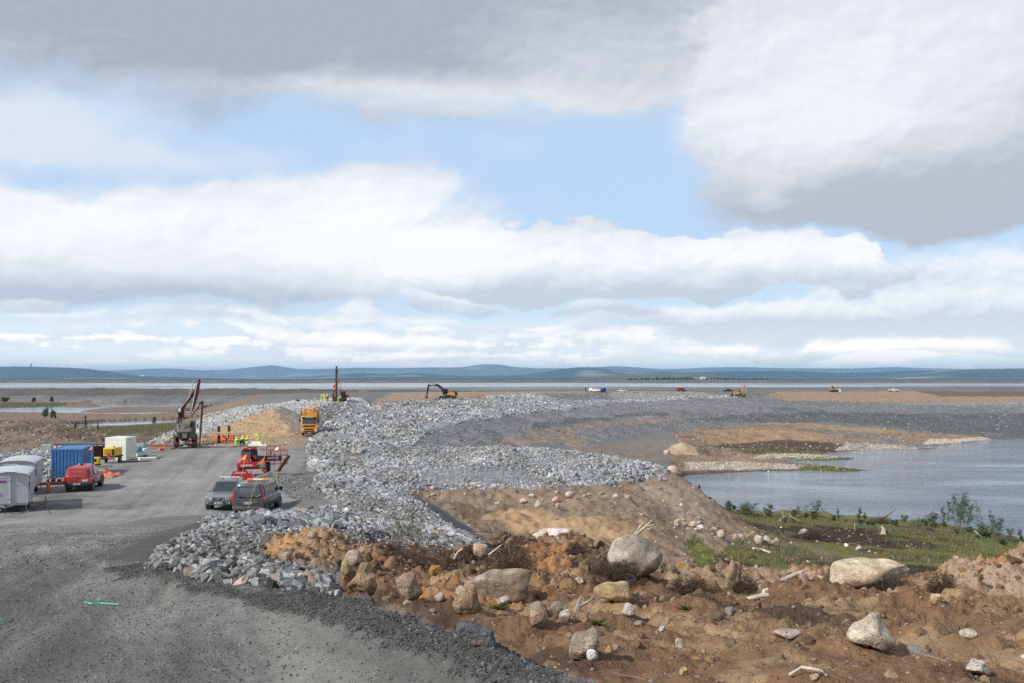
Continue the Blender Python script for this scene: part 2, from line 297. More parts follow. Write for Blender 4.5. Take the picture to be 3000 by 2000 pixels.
NU, NY = 1150, 1250
U0, U1, LY0, LY1 = -0.86, 0.86, math.log(1.3), math.log(700.0)
def rbf_grid(nu, ny):
    uu = np.linspace(U0, U1, nu); yy = np.linspace(LY0, LY1, ny)
    out = np.empty((ny, nu), np.float32); n = len(PTS)
    for j in range(ny):
        r = np.sqrt((uu[:, None]*3-PTS[None, :, 0])**2 + (yy[j]-PTS[None, :, 1])**2)
        out[j] = -(r @ W[:n]) + W[n] + W[n+1]*uu*3 + W[n+2]*yy[j]
    return out
def upsample(a, ny, nu):
    y = np.linspace(0, a.shape[0]-1, ny); x = np.linspace(0, a.shape[1]-1, nu)
    yi = np.minimum(y.astype(int), a.shape[0]-2); xi = np.minimum(x.astype(int), a.shape[1]-2)
    fy = (y-yi)[:, None]; fx = (x-xi)[None, :]
    a00 = a[yi][:, xi]; a01 = a[yi][:, xi+1]; a10 = a[yi+1][:, xi]; a11 = a[yi+1][:, xi+1]
    return (a00*(1-fx)+a01*fx)*(1-fy)+(a10*(1-fx)+a11*fx)*fy
DROP = upsample(rbf_grid(300, 330), NY, NU).astype(np.float64)
uu = np.linspace(U0, U1, NU)[None, :]; YY = np.exp(np.linspace(LY0, LY1, NY))[:, None]
XG = uu*YY; YG = np.broadcast_to(YY, XG.shape); PXG = np.broadcast_to(1500+uu*F, XG.shape)
PYG = HOR+F*DROP/YG
# ---- water bodies: shore outlines as seen on the level water surface
PR, PL = 20.0, 13.0                                              # drop of lake and of the left ponds
LAKE = [(3700, 1292), (3000, 1288), (2903, 1286), (2840, 1294), (2750, 1302), (2660, 1308), (2752, 1311), (2700, 1316), (2597, 1314), (2502, 1319), (2410, 1326), (2406, 1331),
        (2505, 1340), (2480, 1346), (2406, 1349), (2314, 1346), (2258, 1348), (2349, 1358), (2406, 1362), (2490, 1370), (2552, 1376), (2500, 1381), (2440, 1381), (2368, 1376), (2234, 1379), (2100, 1385), (2008, 1390),
        (1985, 1402), (2040, 1450), (2100, 1480), (2160, 1492), (2230, 1495), (2330, 1503), (2500, 1522), (2600, 1527), (2700, 1536), (2800, 1556), (2900, 1582), (3000, 1608), (3300, 1690), (3700, 1800)]
PONDS = [[(-500, 1200), (0, 1193), (60, 1191), (190, 1188), (240, 1178), (262, 1176), (420, 1177), (560, 1177), (640, 1180), (600, 1187), (520, 1192), (420, 1189), (330, 1190), (262, 1199), (236, 1205), (300, 1208), (430, 1206), (520, 1203), (620, 1198), (700, 1196), (730, 1194), (690, 1205), (560, 1209), (440, 1212), (300, 1213), (200, 1212), (90, 1210), (0, 1210), (-500, 1212)],
         [(176, 1244), (230, 1240), (300, 1233), (400, 1229), (500, 1227), (580, 1223), (660, 1220), (700, 1220), (650, 1226), (560, 1231), (500, 1239), (420, 1244), (330, 1249), (260, 1252), (210, 1254)]]
ISLE = [(190, 1191), (225, 1184), (262, 1182), (292, 1188), (262, 1191)]
def carve(poly, P, ymin, ymax, rate_in, rate_out, jit):
    global DROP
    g = (YG > ymin) & (YG < ymax)
    px = PXG[g]; pyw = HOR+F*P/YG[g]
    ps = poly if isinstance(poly[0], list) else [poly]
    d = np.min([poly_dist(px, pyw, q) for q in ps], axis=0) + fbm(XG[g]*0.12, YG[g]*0.12, 4)*jit
    v = DROP[g]
    v = np.where(d < 0, np.maximum(v, P+np.minimum(1.5, -d*rate_in)+0.02), np.minimum(v, P-np.minimum(0.9, d*rate_out)-0.01))
    DROP[g] = np.where(d < 900, v, DROP[g])
_g0 = DROP.copy(); carve(LAKE, PR, 100, 360, 0.05, 0.008, 5.0)
DROP = np.where(PXG > 1880, DROP, _g0)
_g0 = DROP.copy()
carve(PONDS, PL, 225, 560, 0.05, 0.0035, 4.0)
g = (YG > 225) & (YG < 560) & (PXG < 730); dI = poly_dist(PXG, HOR+F*PL/YG, ISLE)
DROP = np.where(g & (dI < 6), np.minimum(DROP, PL+0.15-np.minimum(1.3, -(dI-6)*0.08)), DROP)
DROP = np.where(PXG < 740, DROP, _g0)
PYG = HOR+F*DROP/YG
# ---- surface zones: outlines of the photo's ground colours, each limited to a range of distance
jx = fbm(XG*0.7, YG*0.7, 4)*1.0; jy = fbm(XG*0.7+40, YG*0.7+9, 4)*1.0
jxf = fbm(uu*60+0*YG, np.log(YG)*40, 4); jyf = fbm(uu*60+31+0*YG, np.log(YG)*40+3, 4)
TINT = np.empty(XG.shape+(3,), np.float32); ROUGHNESS = np.zeros(XG.shape, np.float32)   # second: clod relief in metres
SPECK = np.zeros(XG.shape, np.float32); ZONE = {}
def lin(r, g, b):
    return tuple(((c/255)/12.92 if c/255 <= 0.04045 else ((c/255+0.055)/1.055)**2.4) for c in (r, g, b))
def zone(name, poly, y0, y1, col, speck, rough, soft=6.0, jit=22.0, amount=1.0, patch=None):
    g = (YG > y0) & (YG < y1)
    if poly is not None:
        xs = [p[0] for p in poly]; g &= (PXG > min(xs)-60) & (PXG < max(xs)+60)
    px = PXG[g]+jxf[g]*jit*2; py = PYG[g]+jyf[g]*jit*0.8
    if poly is None: m = np.ones(px.shape, np.float32)
    else: m = sstep(-poly_dist(px, py, poly, 2.0), -soft, soft)
    if patch: 
        n = fbm(XG[g]*patch[0]+patch[2], YG[g]*patch[0]*patch[3], 5); m = m*sstep(n, patch[1], patch[1]+0.10)
    m = (m*amount).astype(np.float32)
    c = np.array(col, np.float32)
    TINT[g] = TINT[g]*(1-m[:, None]) + c*m[:, None]
    SPECK[g] = SPECK[g]*(1-m)+speck*m; ROUGHNESS[g] = ROUGHNESS[g]*(1-m)+rough*m
    z = np.zeros(XG.shape, np.float32); z[g] = m
    if name: ZONE[name] = np.maximum(ZONE.get(name, 0), z)
C_ROAD = (.165, .162, .152); C_PAD = (.225, .223, .215); C_DARK = (.080, .081, .081); C_DIRT = (.182, .108, .062); C_TAN = (.34, .235, .145); C_OR = (.40, .20, .085)
C_ROCK = (.18, .19, .20); C_DAM = (.165, .168, .17); C_DAMD = (.085, .09, .093); C_GRASS = (.135, .135, .055); C_GRASSB = (.125, .155, .045); C_PEAT = (.036, .025, .019); C_PINK = (.25, .185, .15); C_WHITE = (.44, .39, .33); C_SAND = (.43, .30, .17)
zone(None, None, 0, 9999, C_ROAD, .55, .012)
zone('pad', [(-900, 1560), (0, 1560), (300, 1540), (480, 1510), (820, 1500), (900, 1440), (870, 1380), (930, 1290), (860, 1285), (600, 1300), (420, 1305), (150, 1380), (-400, 1420)], 38, 170, C_PAD, .5, .015)
zone(None, [(-300, 1400), (180, 1440), (420, 1480), (460, 1520), (200, 1500), (-300, 1500)], 45, 90, (.13, .13, .13), .4, .012, 20, 40, .8, (0.35, -.05, 3, 1.4))
zone(None, [(-900, 1690), (0, 1640), (420, 1590), (520, 1560), (420, 1530), (0, 1545), (-900, 1560)], 18, 48, (.23, .225, .21), .9, .03, 16, 40, .85, (0.25, -.08, 8, 1.6))
zone('dark', [(300, 1640), (480, 1668), (700, 1725), (1000, 1738), (1250, 1822), (1560, 1940), (1800, 2060), (1500, 2060), (1250, 1920), (900, 1800), (620, 1740), (330, 1680)], 2, 16, C_DARK, .8, .035, 40, 60, .92)
zone('dark', [(430, 1560), (640, 1520), (560, 1640), (470, 1650), (300, 1640)], 12, 40, (.075, .073, .07), .8, .03, 14, 40, .8)
# brown foreground tip
FG = [(1000, 1738), (1130, 1778), (1250, 1822), (1400, 1868), (1560, 1942), (1750, 1998), (1950, 2100), (4200, 2100), (4200, 1560), (2000, 1560), (1400, 1560), (1100, 1560), (960, 1660)]
zone('fg', FG, 3.2, 30, C_DIRT, .35, .05, 5, 10)
zone('fg', [(1700, 2500), (4200, 2500), (4200, 1990), (1750, 1990)], 1.2, 6, C_DIRT, .35, .05, 6, 10)
zone(None, FG, 5.4, 30, (.26, .165, .09), .35, .05, 8, 12, .8, (0.55, .02, 11, 1.0))
zone(None, FG, 5.4, 30, (.078, .050, .036), .25, .05, 8, 12, .92, (0.8, .02, 51, 1.0))
zone(None, FG, 5.4, 30, (.34, .23, .135), .35, .05, 8, 12, .8, (1.3, .08, 21, 1.0))
zone(None, FG, 5.4, 30, (.30, .15, .07), .35, .05, 8, 12, .7, (0.7, .10, 91, 1.0))
zone('brush', [(1100, 1625), (1560, 1600), (1700, 1640), (1560, 1680), (1250, 1690), (1120, 1668)], 12, 30, (.062, .038, .028), .2, .07, 12, 30, .9)
zone('brush', [(1640, 1640), (1760, 1630), (1980, 1680), (1960, 1720), (1800, 1720), (1640, 1700)], 12, 26, (.06, .037, .027), .2, .07, 12, 30, .8)
zone(None, [(1560, 1640), (1680, 1625), (1660, 1690), (1540, 1700)], 12, 26, C_OR, .3, .04, 10, 24, .8)
zone(None, [(1950, 1690), (2300, 1690), (2440, 1730), (2200, 1745), (1950, 1760)], 9, 22, (.36, .255, .165), .35, .05, 12, 30, .85)
zone(None, [(2750, 1700), (2850, 1640), (3300, 1630), (3300, 1760), (2850, 1770)], 9, 22, (.39, .285, .205), .45, .05, 12, 30, .85)
zone(None, [(2860, 1660), (2960, 1650), (2980, 1690), (2870, 1700)], 9, 22, C_OR, .3, .04, 10, 20, .7)
zone('orange', [(740, 1640), (780, 1595), (905, 1560), (1000, 1572), (1110, 1630), (1050, 1680), (1000, 1700), (900, 1665)], 12, 26, (.31, .20, .12), .35, .05, 5, 14)
zone(None, [(750, 1640), (790, 1596), (905, 1566), (900, 1590), (830, 1620)], 12, 26, (.44, .25, .11), .3, .04, 8, 14, .8)
zone(None, [(960, 1580), (1100, 1610), (1110, 1640), (1010, 1610)], 12, 26, (.11, .07, .045), .3, .04, 8, 14, .7)
# rubble ground and hollow
zone('rubble', [(420, 1660), (480, 1600), (600, 1535), (640, 1515), (760, 1512), (1000, 1500), (1010, 1480), (1190, 1440), (1260, 1500), (1350, 1560), (1425, 1608), (1330, 1640), (1100, 1620), (905, 1564), (760, 1620), (760, 1640), (1000, 1700), (980, 1736), (700, 1715), (560, 1694)], 9, 80, (.10, .10, .10), .5, .06, 6, 14)
zone(None, [(835, 1498), (850, 1482), (900, 1478), (945, 1490), (1000, 1510), (1000, 1530), (870, 1530), (820, 1515)], 34, 50, (.33, .235, .16), .4, .05, 6, 12)
zone('gslope', [(1190, 1446), (1260, 1500), (1350, 1560), (1425, 1610), (1500, 1612), (1400, 1560), (1310, 1500), (1250, 1466)], 38, 82, (.085, .088, .09), .6, .03, 6, 10)
HOL = [(1160, 1430), (1400, 1430), (1650, 1430), (1930, 1398), (1960, 1374), (2015, 1402), (2060, 1442), (2110, 1486), (2200, 1540), (2350, 1600), (2100, 1660), (1900, 1680), (1500, 1640), (1470, 1606), (1400, 1560), (1310, 1500), (1250, 1466)]
zone('hollow', HOL, 30, 112, (.235, .17, .12), .3, .05, 6, 14)
zone(None, [(1300, 1475), (1440, 1480), (1520, 1520), (1500, 1590), (1600, 1600), (1480, 1610)], 45, 80, (.175, .125, .088), .15, .02, 10, 16)
zone(None, [(1420, 1510), (1450, 1488), (1560, 1492), (1650, 1520), (1900, 1520), (1900, 1600), (1650, 1590), (1550, 1570)], 45, 80, (.38, .255, .14), .3, .06, 10, 24, .85)
zone(None, [(1850, 1420), (1960, 1374), (2110, 1486), (2230, 1560), (2150, 1590), (2000, 1540)], 60, 112, (.27, .205, .155), .35, .04, 10, 16, .9)
zone('bench', [(920, 1400), (1000, 1335), (1200, 1310), (1400, 1307), (1600, 1315), (1780, 1336), (1900, 1352), (1960, 1364), (1935, 1398), (1800, 1416), (1650, 1430), (1400, 1432), (1240, 1436), (1190, 1446), (1000, 1480), (900, 1440)], 55, 128, (.22, .235, .245), .4, .06, 4, 8)
zone('heap', [(700, 1400), (770, 1372), (850, 1380), (940, 1450), (860, 1462), (800, 1420)], 50, 80, C_DAM, .8, .03, 5, 8)
zone('lrock', [(-300, 1420), (-100, 1385), (0, 1345), (120, 1310), (158, 1316), (160, 1400), (120, 1420), (0, 1420)], 78, 126, (.20, .205, .21), .5, .06, 3, 8)
# shelf by the lake
SH = [(2000, 1700), (2080, 1640), (2200, 1560), (2110, 1470), (2160, 1474), (2330, 1480), (2500, 1496), (2700, 1506), (2900, 1552), (3000, 1578), (4200, 1700), (4200, 1900), (2500, 1720)]
zone('grass', SH, 44, 150, C_GRASS, .1, .10, 6, 24)
zone(None, SH, 44, 150, (.15, .125, .035), .1, .08, 8, 24, .8, (0.10, .02, 5, .6))
zone(None, SH, 44, 150, C_GRASSB, .1, .08, 8, 24, .8, (0.13, .05, 25, .6))
zone('peat', SH, 44, 150, C_PEAT, .15, .10, 8, 24, .92, (0.11, -.07, 77, .5))
zone('peat', [(2050, 1600), (2200, 1600), (2480, 1640), (2480, 1690), (2080, 1700)], 44, 100, (.042, .030, .023), .2, .10, 14, 30, .85, (0.25, -.08, 12, .7))
zone('peat', [(2480, 1560), (2700, 1560), (2860, 1600), (2760, 1640), (2520, 1620)], 60, 120, (.05, .033, .024), .3, .10, 14, 30, .8, (0.25, -.06, 2, .7))
zone(None, [(2110, 1500), (2330, 1570), (2450, 1640), (2300, 1640), (2160, 1600), (2050, 1560)], 56, 112, (.20, .135, .09), .3, .06, 12, 26, .85)
zone('moss', [(2000, 1580), (2040, 1570), (2110, 1650), (2130, 1690), (2060, 1690)], 44, 76, (.10, .12, .025), .1, .08, 8, 20, .9)
zone(None, SH, 100, 190, (.10, .075, .045), .3, .05, 6, 10, .8, (0.2, .08, 3, 1.0))
# main dam
zone('dam', [(880, 1300), (940, 1270), (1000, 1200), (1100, 1178), (1400, 1158), (1760, 1146), (2250, 1140), (2300, 1172), (4000, 1176), (4000, 1296), (2880, 1284), (2400, 1234), (2250, 1238), (1900, 1270), (1760, 1290), (1700, 1300), (1400, 1308), (1000, 1335)], 100, 470, C_DAM, .5, .05, 2, 5)
zone('riprap', [(900, 1300), (940, 1268), (960, 1238), (1000, 1196), (1060, 1180), (1130, 1184), (1250, 1176), (1400, 1165), (1500, 1156), (1560, 1154), (1600, 1160), (1640, 1172), (1800, 1172), (1980, 1162), (2130, 1158), (2160, 1164), (2000, 1168), (1800, 1180), (1640, 1200), (1500, 1216), (1350, 1236), (1250, 1262), (1220, 1300), (1000, 1335), (900, 1420)], 90, 440, (.245, .255, .26), .4, .10, 3, 7)
zone(None, [(1360, 1262), (1700, 1196), (1800, 1182), (2100, 1166), (2300, 1180), (2300, 1200), (2000, 1210), (1700, 1245), (1500, 1278), (1300, 1300)], 150, 450, (.20, .20, .197), .7, .05, 4, 10, .7)
zone(None, [(1560, 1238), (1700, 1224), (1900, 1204), (2150, 1190), (2600, 1198), (2500, 1212), (2100, 1208), (1900, 1216), (1700, 1238), (1560, 1260)], 180, 420, C_DAMD, .5, .04, 4, 10, .75, (0.05, -.05, 3, 1))
zone(None, [(2000, 1225), (2200, 1212), (2400, 1208), (4000, 1215), (4000, 1290), (2880, 1284), (2650, 1255), (2420, 1235), (2250, 1238)], 280, 420, C_DAMD, .5, .05, 4, 10, .8)
zone(None, [(2640, 1178), (2660, 1172), (4000, 1174), (4000, 1190), (2640, 1186)], 380, 450, (.24, .25, .255), .4, .03, 2, 5, .9)
zone(None, [(1400, 1306), (1500, 1276), (1600, 1256), (1850, 1226), (2000, 1218), (1960, 1232), (1800, 1246), (1700, 1262), (1640, 1290), (1560, 1300)], 150, 340, C_PINK, .4, .05, 4, 10, .85)
zone(None, [(1640, 1272), (1720, 1280), (1720, 1310), (1660, 1306)], 150, 340, (.32, .22, .13), .4, .05, 4, 10, .7)
zone(None, [(1770, 1330), (1640, 1318), (1790, 1296), (1950, 1280), (2010, 1310), (1950, 1350), (1900, 1350)], 150, 260, (.21, .175, .15), .5, .05, 5, 10)
zone('crest', [(1080, 1178), (1150, 1150), (1330, 1146), (1560, 1140), (1780, 1136), (2200, 1140), (2270, 1152), (2020, 1150), (1780, 1150), (1560, 1153), (1400, 1163), (1250, 1172)], 225, 560, (.30, .225, .16), .3, .05, 3, 6)
zone(None, [(1780, 1150), (2020, 1147), (2140, 1156), (1980, 1164), (1800, 1168)], 380, 480, (.27, .26, .245), .3, .02, 2, 4)
zone(None, [(1780, 1140), (2270, 1140), (2290, 1160), (2160, 1158), (2020, 1146)], 425, 560, (.15, .125, .11), .3, .02, 2, 4, .8)
zone(None, [(2230, 1160), (2300, 1140), (4000, 1138), (4000, 1176), (2600, 1178), (2400, 1176), (2280, 1172)], 425, 520, (.30, .21, .145), .4, .05, 2, 5)
zone(None, [(2680, 1143), (4000, 1142), (4000, 1160), (2760, 1160)], 450, 520, (.13, .088, .062), .3, .05, 2, 5, .85)
zone(None, None, 512, 9999, (.10, .105, .115), .1, .02)
# banks between dam and lake
BK = [(1960, 1262), (2100, 1250), (2250, 1236), (2400, 1234), (2560, 1245), (2750, 1264), (2903, 1284), (2752, 1304), (2752, 1312), (2500, 1322), (2410, 1328), (2510, 1342), (2260, 1350), (2560, 1378), (2100, 1388), (2000, 1394), (1950, 1370), (1960, 1345), (2010, 1310)]
zone('bank', BK, 170, 342, (.235, .165, .115), .5, .06, 3, 8)
zone(None, [(2060, 1262), (2180, 1252), (2300, 1256), (2450, 1272), (2420, 1284), (2250, 1290), (2080, 1300)], 200, 342, (.32, .215, .125), .5, .05, 4, 9, .9)
zone(None, [(2280, 1236), (2480, 1242), (2700, 1268), (2600, 1270), (2420, 1256)], 200, 342, (.29, .205, .13), .5, .05, 3, 8, .9)
zone(None, [(2260, 1250), (2380, 1256), (2560, 1270), (2740, 1306), (2752, 1312), (2700, 1316), (2600, 1296), (2450, 1272)], 200, 342, (.17, .165, .155), .4, .04, 3, 8, .9)
zone('peat', [(2100, 1302), (2300, 1286), (2480, 1300), (2600, 1312), (2420, 1324), (2250, 1316), (2100, 1310)], 200, 300, (.075, .05, .036), .5, .05, 4, 9, .9)
zone('wstone', [(2440, 1318), (2480, 1296), (2600, 1300), (2700, 1313), (2520, 1317)], 200, 300, (.27, .24, .21), .6, .04, 4, 9, .8)
zone('wstone', [(2700, 1300), (2720, 1286), (2880, 1280), (2903, 1286), (2800, 1296)], 250, 342, C_WHITE, .6, .03, 3, 6, .9)
zone('wstone', [(2250, 1326), (2400, 1330), (2490, 1336), (2400, 1344), (2200, 1340)], 190, 300, (.36, .315, .26), .6, .03, 3, 6, .9)
zone('wstone', [(2000, 1352), (2150, 1350), (2300, 1358), (2400, 1364), (2300, 1372), (2100, 1376), (2010, 1374)], 165, 240, (.36, .315, .26), .7, .03, 3, 7, .9)
zone(None, [(2300, 1338), (2420, 1334), (2512, 1340), (2480, 1348), (2360, 1350)], 180, 300, (.09, .10, .032), .1, .03, 2, 5, .8)
zone(None, [(2330, 1362), (2420, 1360), (2560, 1374), (2500, 1383), (2360, 1376)], 170, 300, (.115, .125, .03), .1, .03, 2, 5, .95)
zone(None, [(2000, 1378), (2240, 1372), (2380, 1374), (2240, 1384), (2000, 1396)], 160, 240, (.07, .06, .045), .4, .03, 2, 5, .8)
zone(None, [(2140, 1316), (2260, 1314), (2420, 1326), (2200, 1330)], 190, 300, (.115, .115, .045), .2, .03, 3, 8, .7)
zone('mound', [(1945, 1330), (1975, 1300), (2000, 1291), (2030, 1305), (2050, 1330)], 200, 245, (.46, .34, .23), .3, .04, 3, 6)
# left embankment, sand face, ponds' land and far tailings dam
zone('pale', [(430, 1296), (520, 1256), (600, 1215), (700, 1190), (800, 1180), (900, 1170), (1060, 1164), (1080, 1180), (960, 1200), (880, 1210), (820, 1188), (700, 1230), (560, 1290), (480, 1310)], 120, 260, (.40, .39, .365), .4, .05, 3, 7)
zone('sand', [(560, 1296), (640, 1250), (700, 1226), (770, 1200), (815, 1190), (860, 1212), (895, 1262), (880, 1295), (700, 1318), (560, 1312)], 128, 205, C_SAND, .4, .06, 4, 9)
zone(None, [(800, 1190), (860, 1205), (900, 1260), (870, 1275), (825, 1230)], 140, 215, (.215, .175, .16), .3, .03, 3, 7, .9)
zone(None, [(700, 1300), (860, 1270), (930, 1280), (880, 1310), (760, 1325)], 118, 170, (.27, .20, .145), .3, .03, 5, 9, .8)
zone('riprap2', [(880, 1210), (980, 1176), (1060, 1178), (1010, 1200), (960, 1240), (935, 1270), (900, 1250)], 150, 250, (.165, .165, .16), .5, .06, 3, 7)
zone(None, [(-900, 1350), (0, 1345), (150, 1312), (300, 1300), (440, 1290), (520, 1256), (700, 1192), (800, 1150), (640, 1150), (-900, 1150)], 128, 560, (.195, .145, .11), .4, .06, 2, 5)
zone(None, [(-900, 1345), (0, 1340), (140, 1312), (130, 1325), (0, 1360)], 100, 134, (.17, .12, .085), .4, .08, 3, 6)
zone('lgrass', [(130, 1262), (220, 1252), (460, 1240), (620, 1228), (640, 1240), (460, 1268), (340, 1276), (220, 1272)], 190, 330, (.085, .085, .032), .2, .05, 3, 8, .85)
zone('lgrass', [(60, 1216), (200, 1222), (560, 1214), (600, 1222), (300, 1232), (160, 1242), (100, 1226)], 240, 380, (.075, .075, .032), .2, .05, 3, 8, .75, (0.04, -.05, 6, .5))
zone('lgrass', [(-900, 1170), (60, 1170), (200, 1178), (180, 1190), (0, 1192), (-900, 1196)], 440, 560, (.07, .072, .03), .2, .05, 2, 6, .9)
zone(None, [(-900, 1302), (0, 1302), (160, 1292), (420, 1264), (420, 1272), (160, 1302), (-900, 1318)], 150, 230, (.17, .15, .14), .3, .02, 3, 5, .9)
zone('farslope', [(-900, 1178), (200, 1177), (500, 1178), (640, 1186), (760, 1176), (900, 1150), (1080, 1146), (1080, 1136), (-900, 1130)], 400, 700, (.15, .148, .143), .3, .06, 1, 3)
zone(None, [(-900, 1156), (700, 1156), (1050, 1148), (1050, 1134), (-900, 1130)], 500, 700, (.095, .094, .092), .3, .05, 1, 3, .9)
zone(None, [(-900, 1168), (300, 1166), (500, 1172), (300, 1178), (-900, 1178)], 500, 600, (.235, .185, .16), .5, .05, 1, 3, .6)
# ---- relief: clods, ruts, furrows
far = np.clip(YG/60.0, 0.12, 3.2)
f1 = fbm(XG*0.55, YG*0.55, 5, .55); f2 = fbm(XG*2.3+3, YG*2.3, 4, .6); f3 = fbm(XG*9+7, YG*9, 3, .6)
fgm = ZONE['fg']*(YG > 5); org = np.maximum(ZONE['orange'], fgm)
clod = np.abs(fbm(XG*1.1+9, YG*1.1+4, 4, .5))
rel = f1*ROUGHNESS*5.0*np.clip(far, .5, 3) + f2*ROUGHNESS*1.6 + f3*ROUGHNESS*0.5*(YG < 60)
rel += org*((0.18-clod)*(1.0-.45*ZONE['orange']) + f2*0.24 + f3*0.12 + fbm(XG*4.5, YG*4.5, 4, .65)*.16)*np.clip((YG-4)/8, .25, 1.2)
rel += ZONE['hollow']*(fbm(XG*1.6+YG*0.7, YG*0.25-XG*0.1, 3)*0.25+fbm(XG*1.5+2, YG*1.1, 4, .6)*.45+fbm(XG*.42+9, YG*.30, 4, .6)*1.2)
rel += ZONE['dam']*fbm(XG*0.06+YG*0.22, YG*0.05, 4)*1.3 + ZONE['farslope']*fbm(XG*0.06, YG*0.06, 4)*1.9
rel += ZONE['dark']*(fbm(XG*0.8+YG*0.8, (XG-YG)*5, 3)*0.05)
road_m = (1-np.clip(ZONE['fg']+ZONE['dark']+ZONE['rubble']+ZONE['orange'], 0, 1))*(YG < 40)
rel += road_m*fbm(XG*1.7+YG*0.35, YG*0.12, 3)*0.035
rel = np.where((PXG < 740) & (YG > 225) & (YG < 545), rel*.4, rel)
ZG = CZ-DROP+rel
def tracks(m, ang, w0, freq, dep, amp, seed):       # wheel tracks: long streaks pressed into the gravel
    global ZG, TINT
    ca, sa = math.cos(ang), math.sin(ang); u_ = XG*ca+YG*sa; v_ = -XG*sa+YG*ca
    t = fbm(u_*freq+seed, v_*freq*.035+seed*2+fbm(u_*.05, v_*.05, 2)*.6, 4, .6)
    ZG = ZG+m*t*dep; TINT *= (1+np.clip(m*t*amp, -.45, .6))[..., None].astype(np.float32)
lowl = (PXG < 740)*(YG > 112)*(YG < 262)*(1-np.clip(ZONE['pad']+ZONE['pale']+ZONE['sand']+ZONE['lgrass']+ZONE['lrock'], 0, 1))
dark_ = sstep(fbm(XG*.10+3, YG*.07, 5), -.02, .12)*lowl
TINT *= (1-.42*dark_)[..., None].astype(np.float32); ZG = ZG+lowl*(fbm(XG*.16, YG*.13, 5, .6)*(1.5+1.6*(PXG < 300)*(YG > 128))*np.clip((240-YG)/40, .25, 1))
st_ = fbm(XG*.9+YG*.25, YG*.05, 4, .6)*ZONE['dam']*.55+fbm(XG*.05, YG*.35, 4)*(ZONE['dam']+ZONE['bank'])*.5+ZONE['bank']*fbm(XG*.4, YG*.25, 5, .65)*1.1+ZONE['hollow']*fbm(XG*.5, YG*.3, 5, .65)*.8+ZONE['farslope']*fbm(XG*.10, YG*.03, 4, .6)*.7
TINT *= (1+np.clip(st_, -.5, .7))[..., None].astype(np.float32)
ZONEpad = ZONE['pad']*(YG > 38)
tracks(road_m*(YG > 2), 0.30, 0, 1.5, .07, 1.25, 3.0); tracks(road_m*(YG > 2), 0.46, 0, 3.2, .04, .8, 13.0); tracks(ZONEpad, 0.22, 0, .8, .05, .75, 8.0)
TINT *= (1+.42*fbm(XG*.16+4, YG*.16, 5)*(road_m+ZONEpad))[..., None].astype(np.float32)
# keep noise out of the water line
def wl(P, m): 
    global ZG
    lo = CZ-P; keep = np.where(DROP > P, np.minimum(ZG, lo-0.05), np.maximum(ZG, lo+0.03)); ZG = np.where(m, keep, ZG)
wl(PR, (PXG > 1980) & (YG > 100) & (YG < 360)); wl(PL, (PXG < 740) & (YG > 228) & (YG < 560))
def ground_z(x, y):
    x = np.asarray(x, float); y = np.asarray(y, float)
    a = np.clip((x/y-U0)/(U1-U0)*(NU-1), 0, NU-1.001); b = np.clip((np.log(y)-LY0)/(LY1-LY0)*(NY-1), 0, NY-1.001)
    i = b.astype(int); j = a.astype(int); fb = b-i; fa = a-j
    return (ZG[i, j]*(1-fa)+ZG[i, j+1]*fa)*(1-fb)+(ZG[i+1, j]*(1-fa)+ZG[i+1, j+1]*fa)*fb
def at(px, Y, dz=0.0):                       # ground point under a photo column at a distance
    x = (px-1500)/F*Y; return Vector((x, Y, float(ground_z(x, Y))+dz))
def at3(px, py, Y): return Vector(((px-1500)/F*Y, Y, CZ-(py-HOR)/F*Y))
def hit(px, py, y0=2.0, y1=690.0):           # first ground point along a sight line
    ys = np.exp(np.linspace(math.log(y0), math.log(y1), 3000)); x = (px-1500)/F*ys
    d = (CZ-(py-HOR)/F*ys)-ground_z(x, ys); k = int(np.argmax(d < 0)) if (d < 0).any() else len(ys)-1
    return Vector((x[k], ys[k], float(ground_z(x[k], ys[k]))))
# ------------------------------------------------------------------ mesh builders
def link_np(name, verts, loops, starts, totals, mats, mat_idx=None, smooth_=False, tint=None, parent=None):
    me = bpy.data.meshes.new(name); nv = len(verts)
    me.vertices.add(nv); me.vertices.foreach_set('co', np.ascontiguousarray(verts, np.float32).ravel())
    me.loops.add(len(loops)); me.loops.foreach_set('vertex_index', np.ascontiguousarray(loops, np.int32))
    me.polygons.add(len(starts)); me.polygons.foreach_set('loop_start', np.ascontiguousarray(starts, np.int32))
    if mat_idx is not None: me.polygons.foreach_set('material_index', np.ascontiguousarray(mat_idx, np.int32))
    me.update(calc_edges=True)
    me.polygons.foreach_set('use_smooth', np.full(len(starts), bool(smooth_)))
    for m in (mats if isinstance(mats, (list, tuple)) else [mats]): me.materials.append(m)
    if tint is not None:
        at_ = me.attributes.new('tint', 'FLOAT_COLOR', 'POINT')
        at_.data.foreach_set('color', np.concatenate([tint, np.ones((nv, 1))], 1).astype(np.float32).ravel())
    o = bpy.data.objects.new(name, me); COL.objects.link(o)
    if parent is not None: o.parent = parent
    return o
def grid_obj(name, V, mat, smooth_=True, tint=None, extra=None):
    ny, nx = V.shape[:2]
    i = np.arange(ny*nx).reshape(ny, nx)
    q = np.stack([i[:-1, :-1], i[:-1, 1:], i[1:, 1:], i[1:, :-1]], -1).reshape(-1, 4)
    o = link_np(name, V.reshape(-1, 3), q.ravel(), np.arange(len(q))*4, None, mat, None, smooth_, None if tint is None else tint.reshape(-1, 3))
    for k, a in (extra or {}).items():
        at_ = o.data.attributes.new(k, 'FLOAT', 'POINT'); at_.data.foreach_set('value', np.ascontiguousarray(a, np.float32).ravel())
    return o
def tag(o, label=None, cat=None, group=None, kind=None):
    if label: o['label'] = label
    if cat: o['category'] = cat
    if group: o['group'] = group
    if kind: o['kind'] = kind
    return o
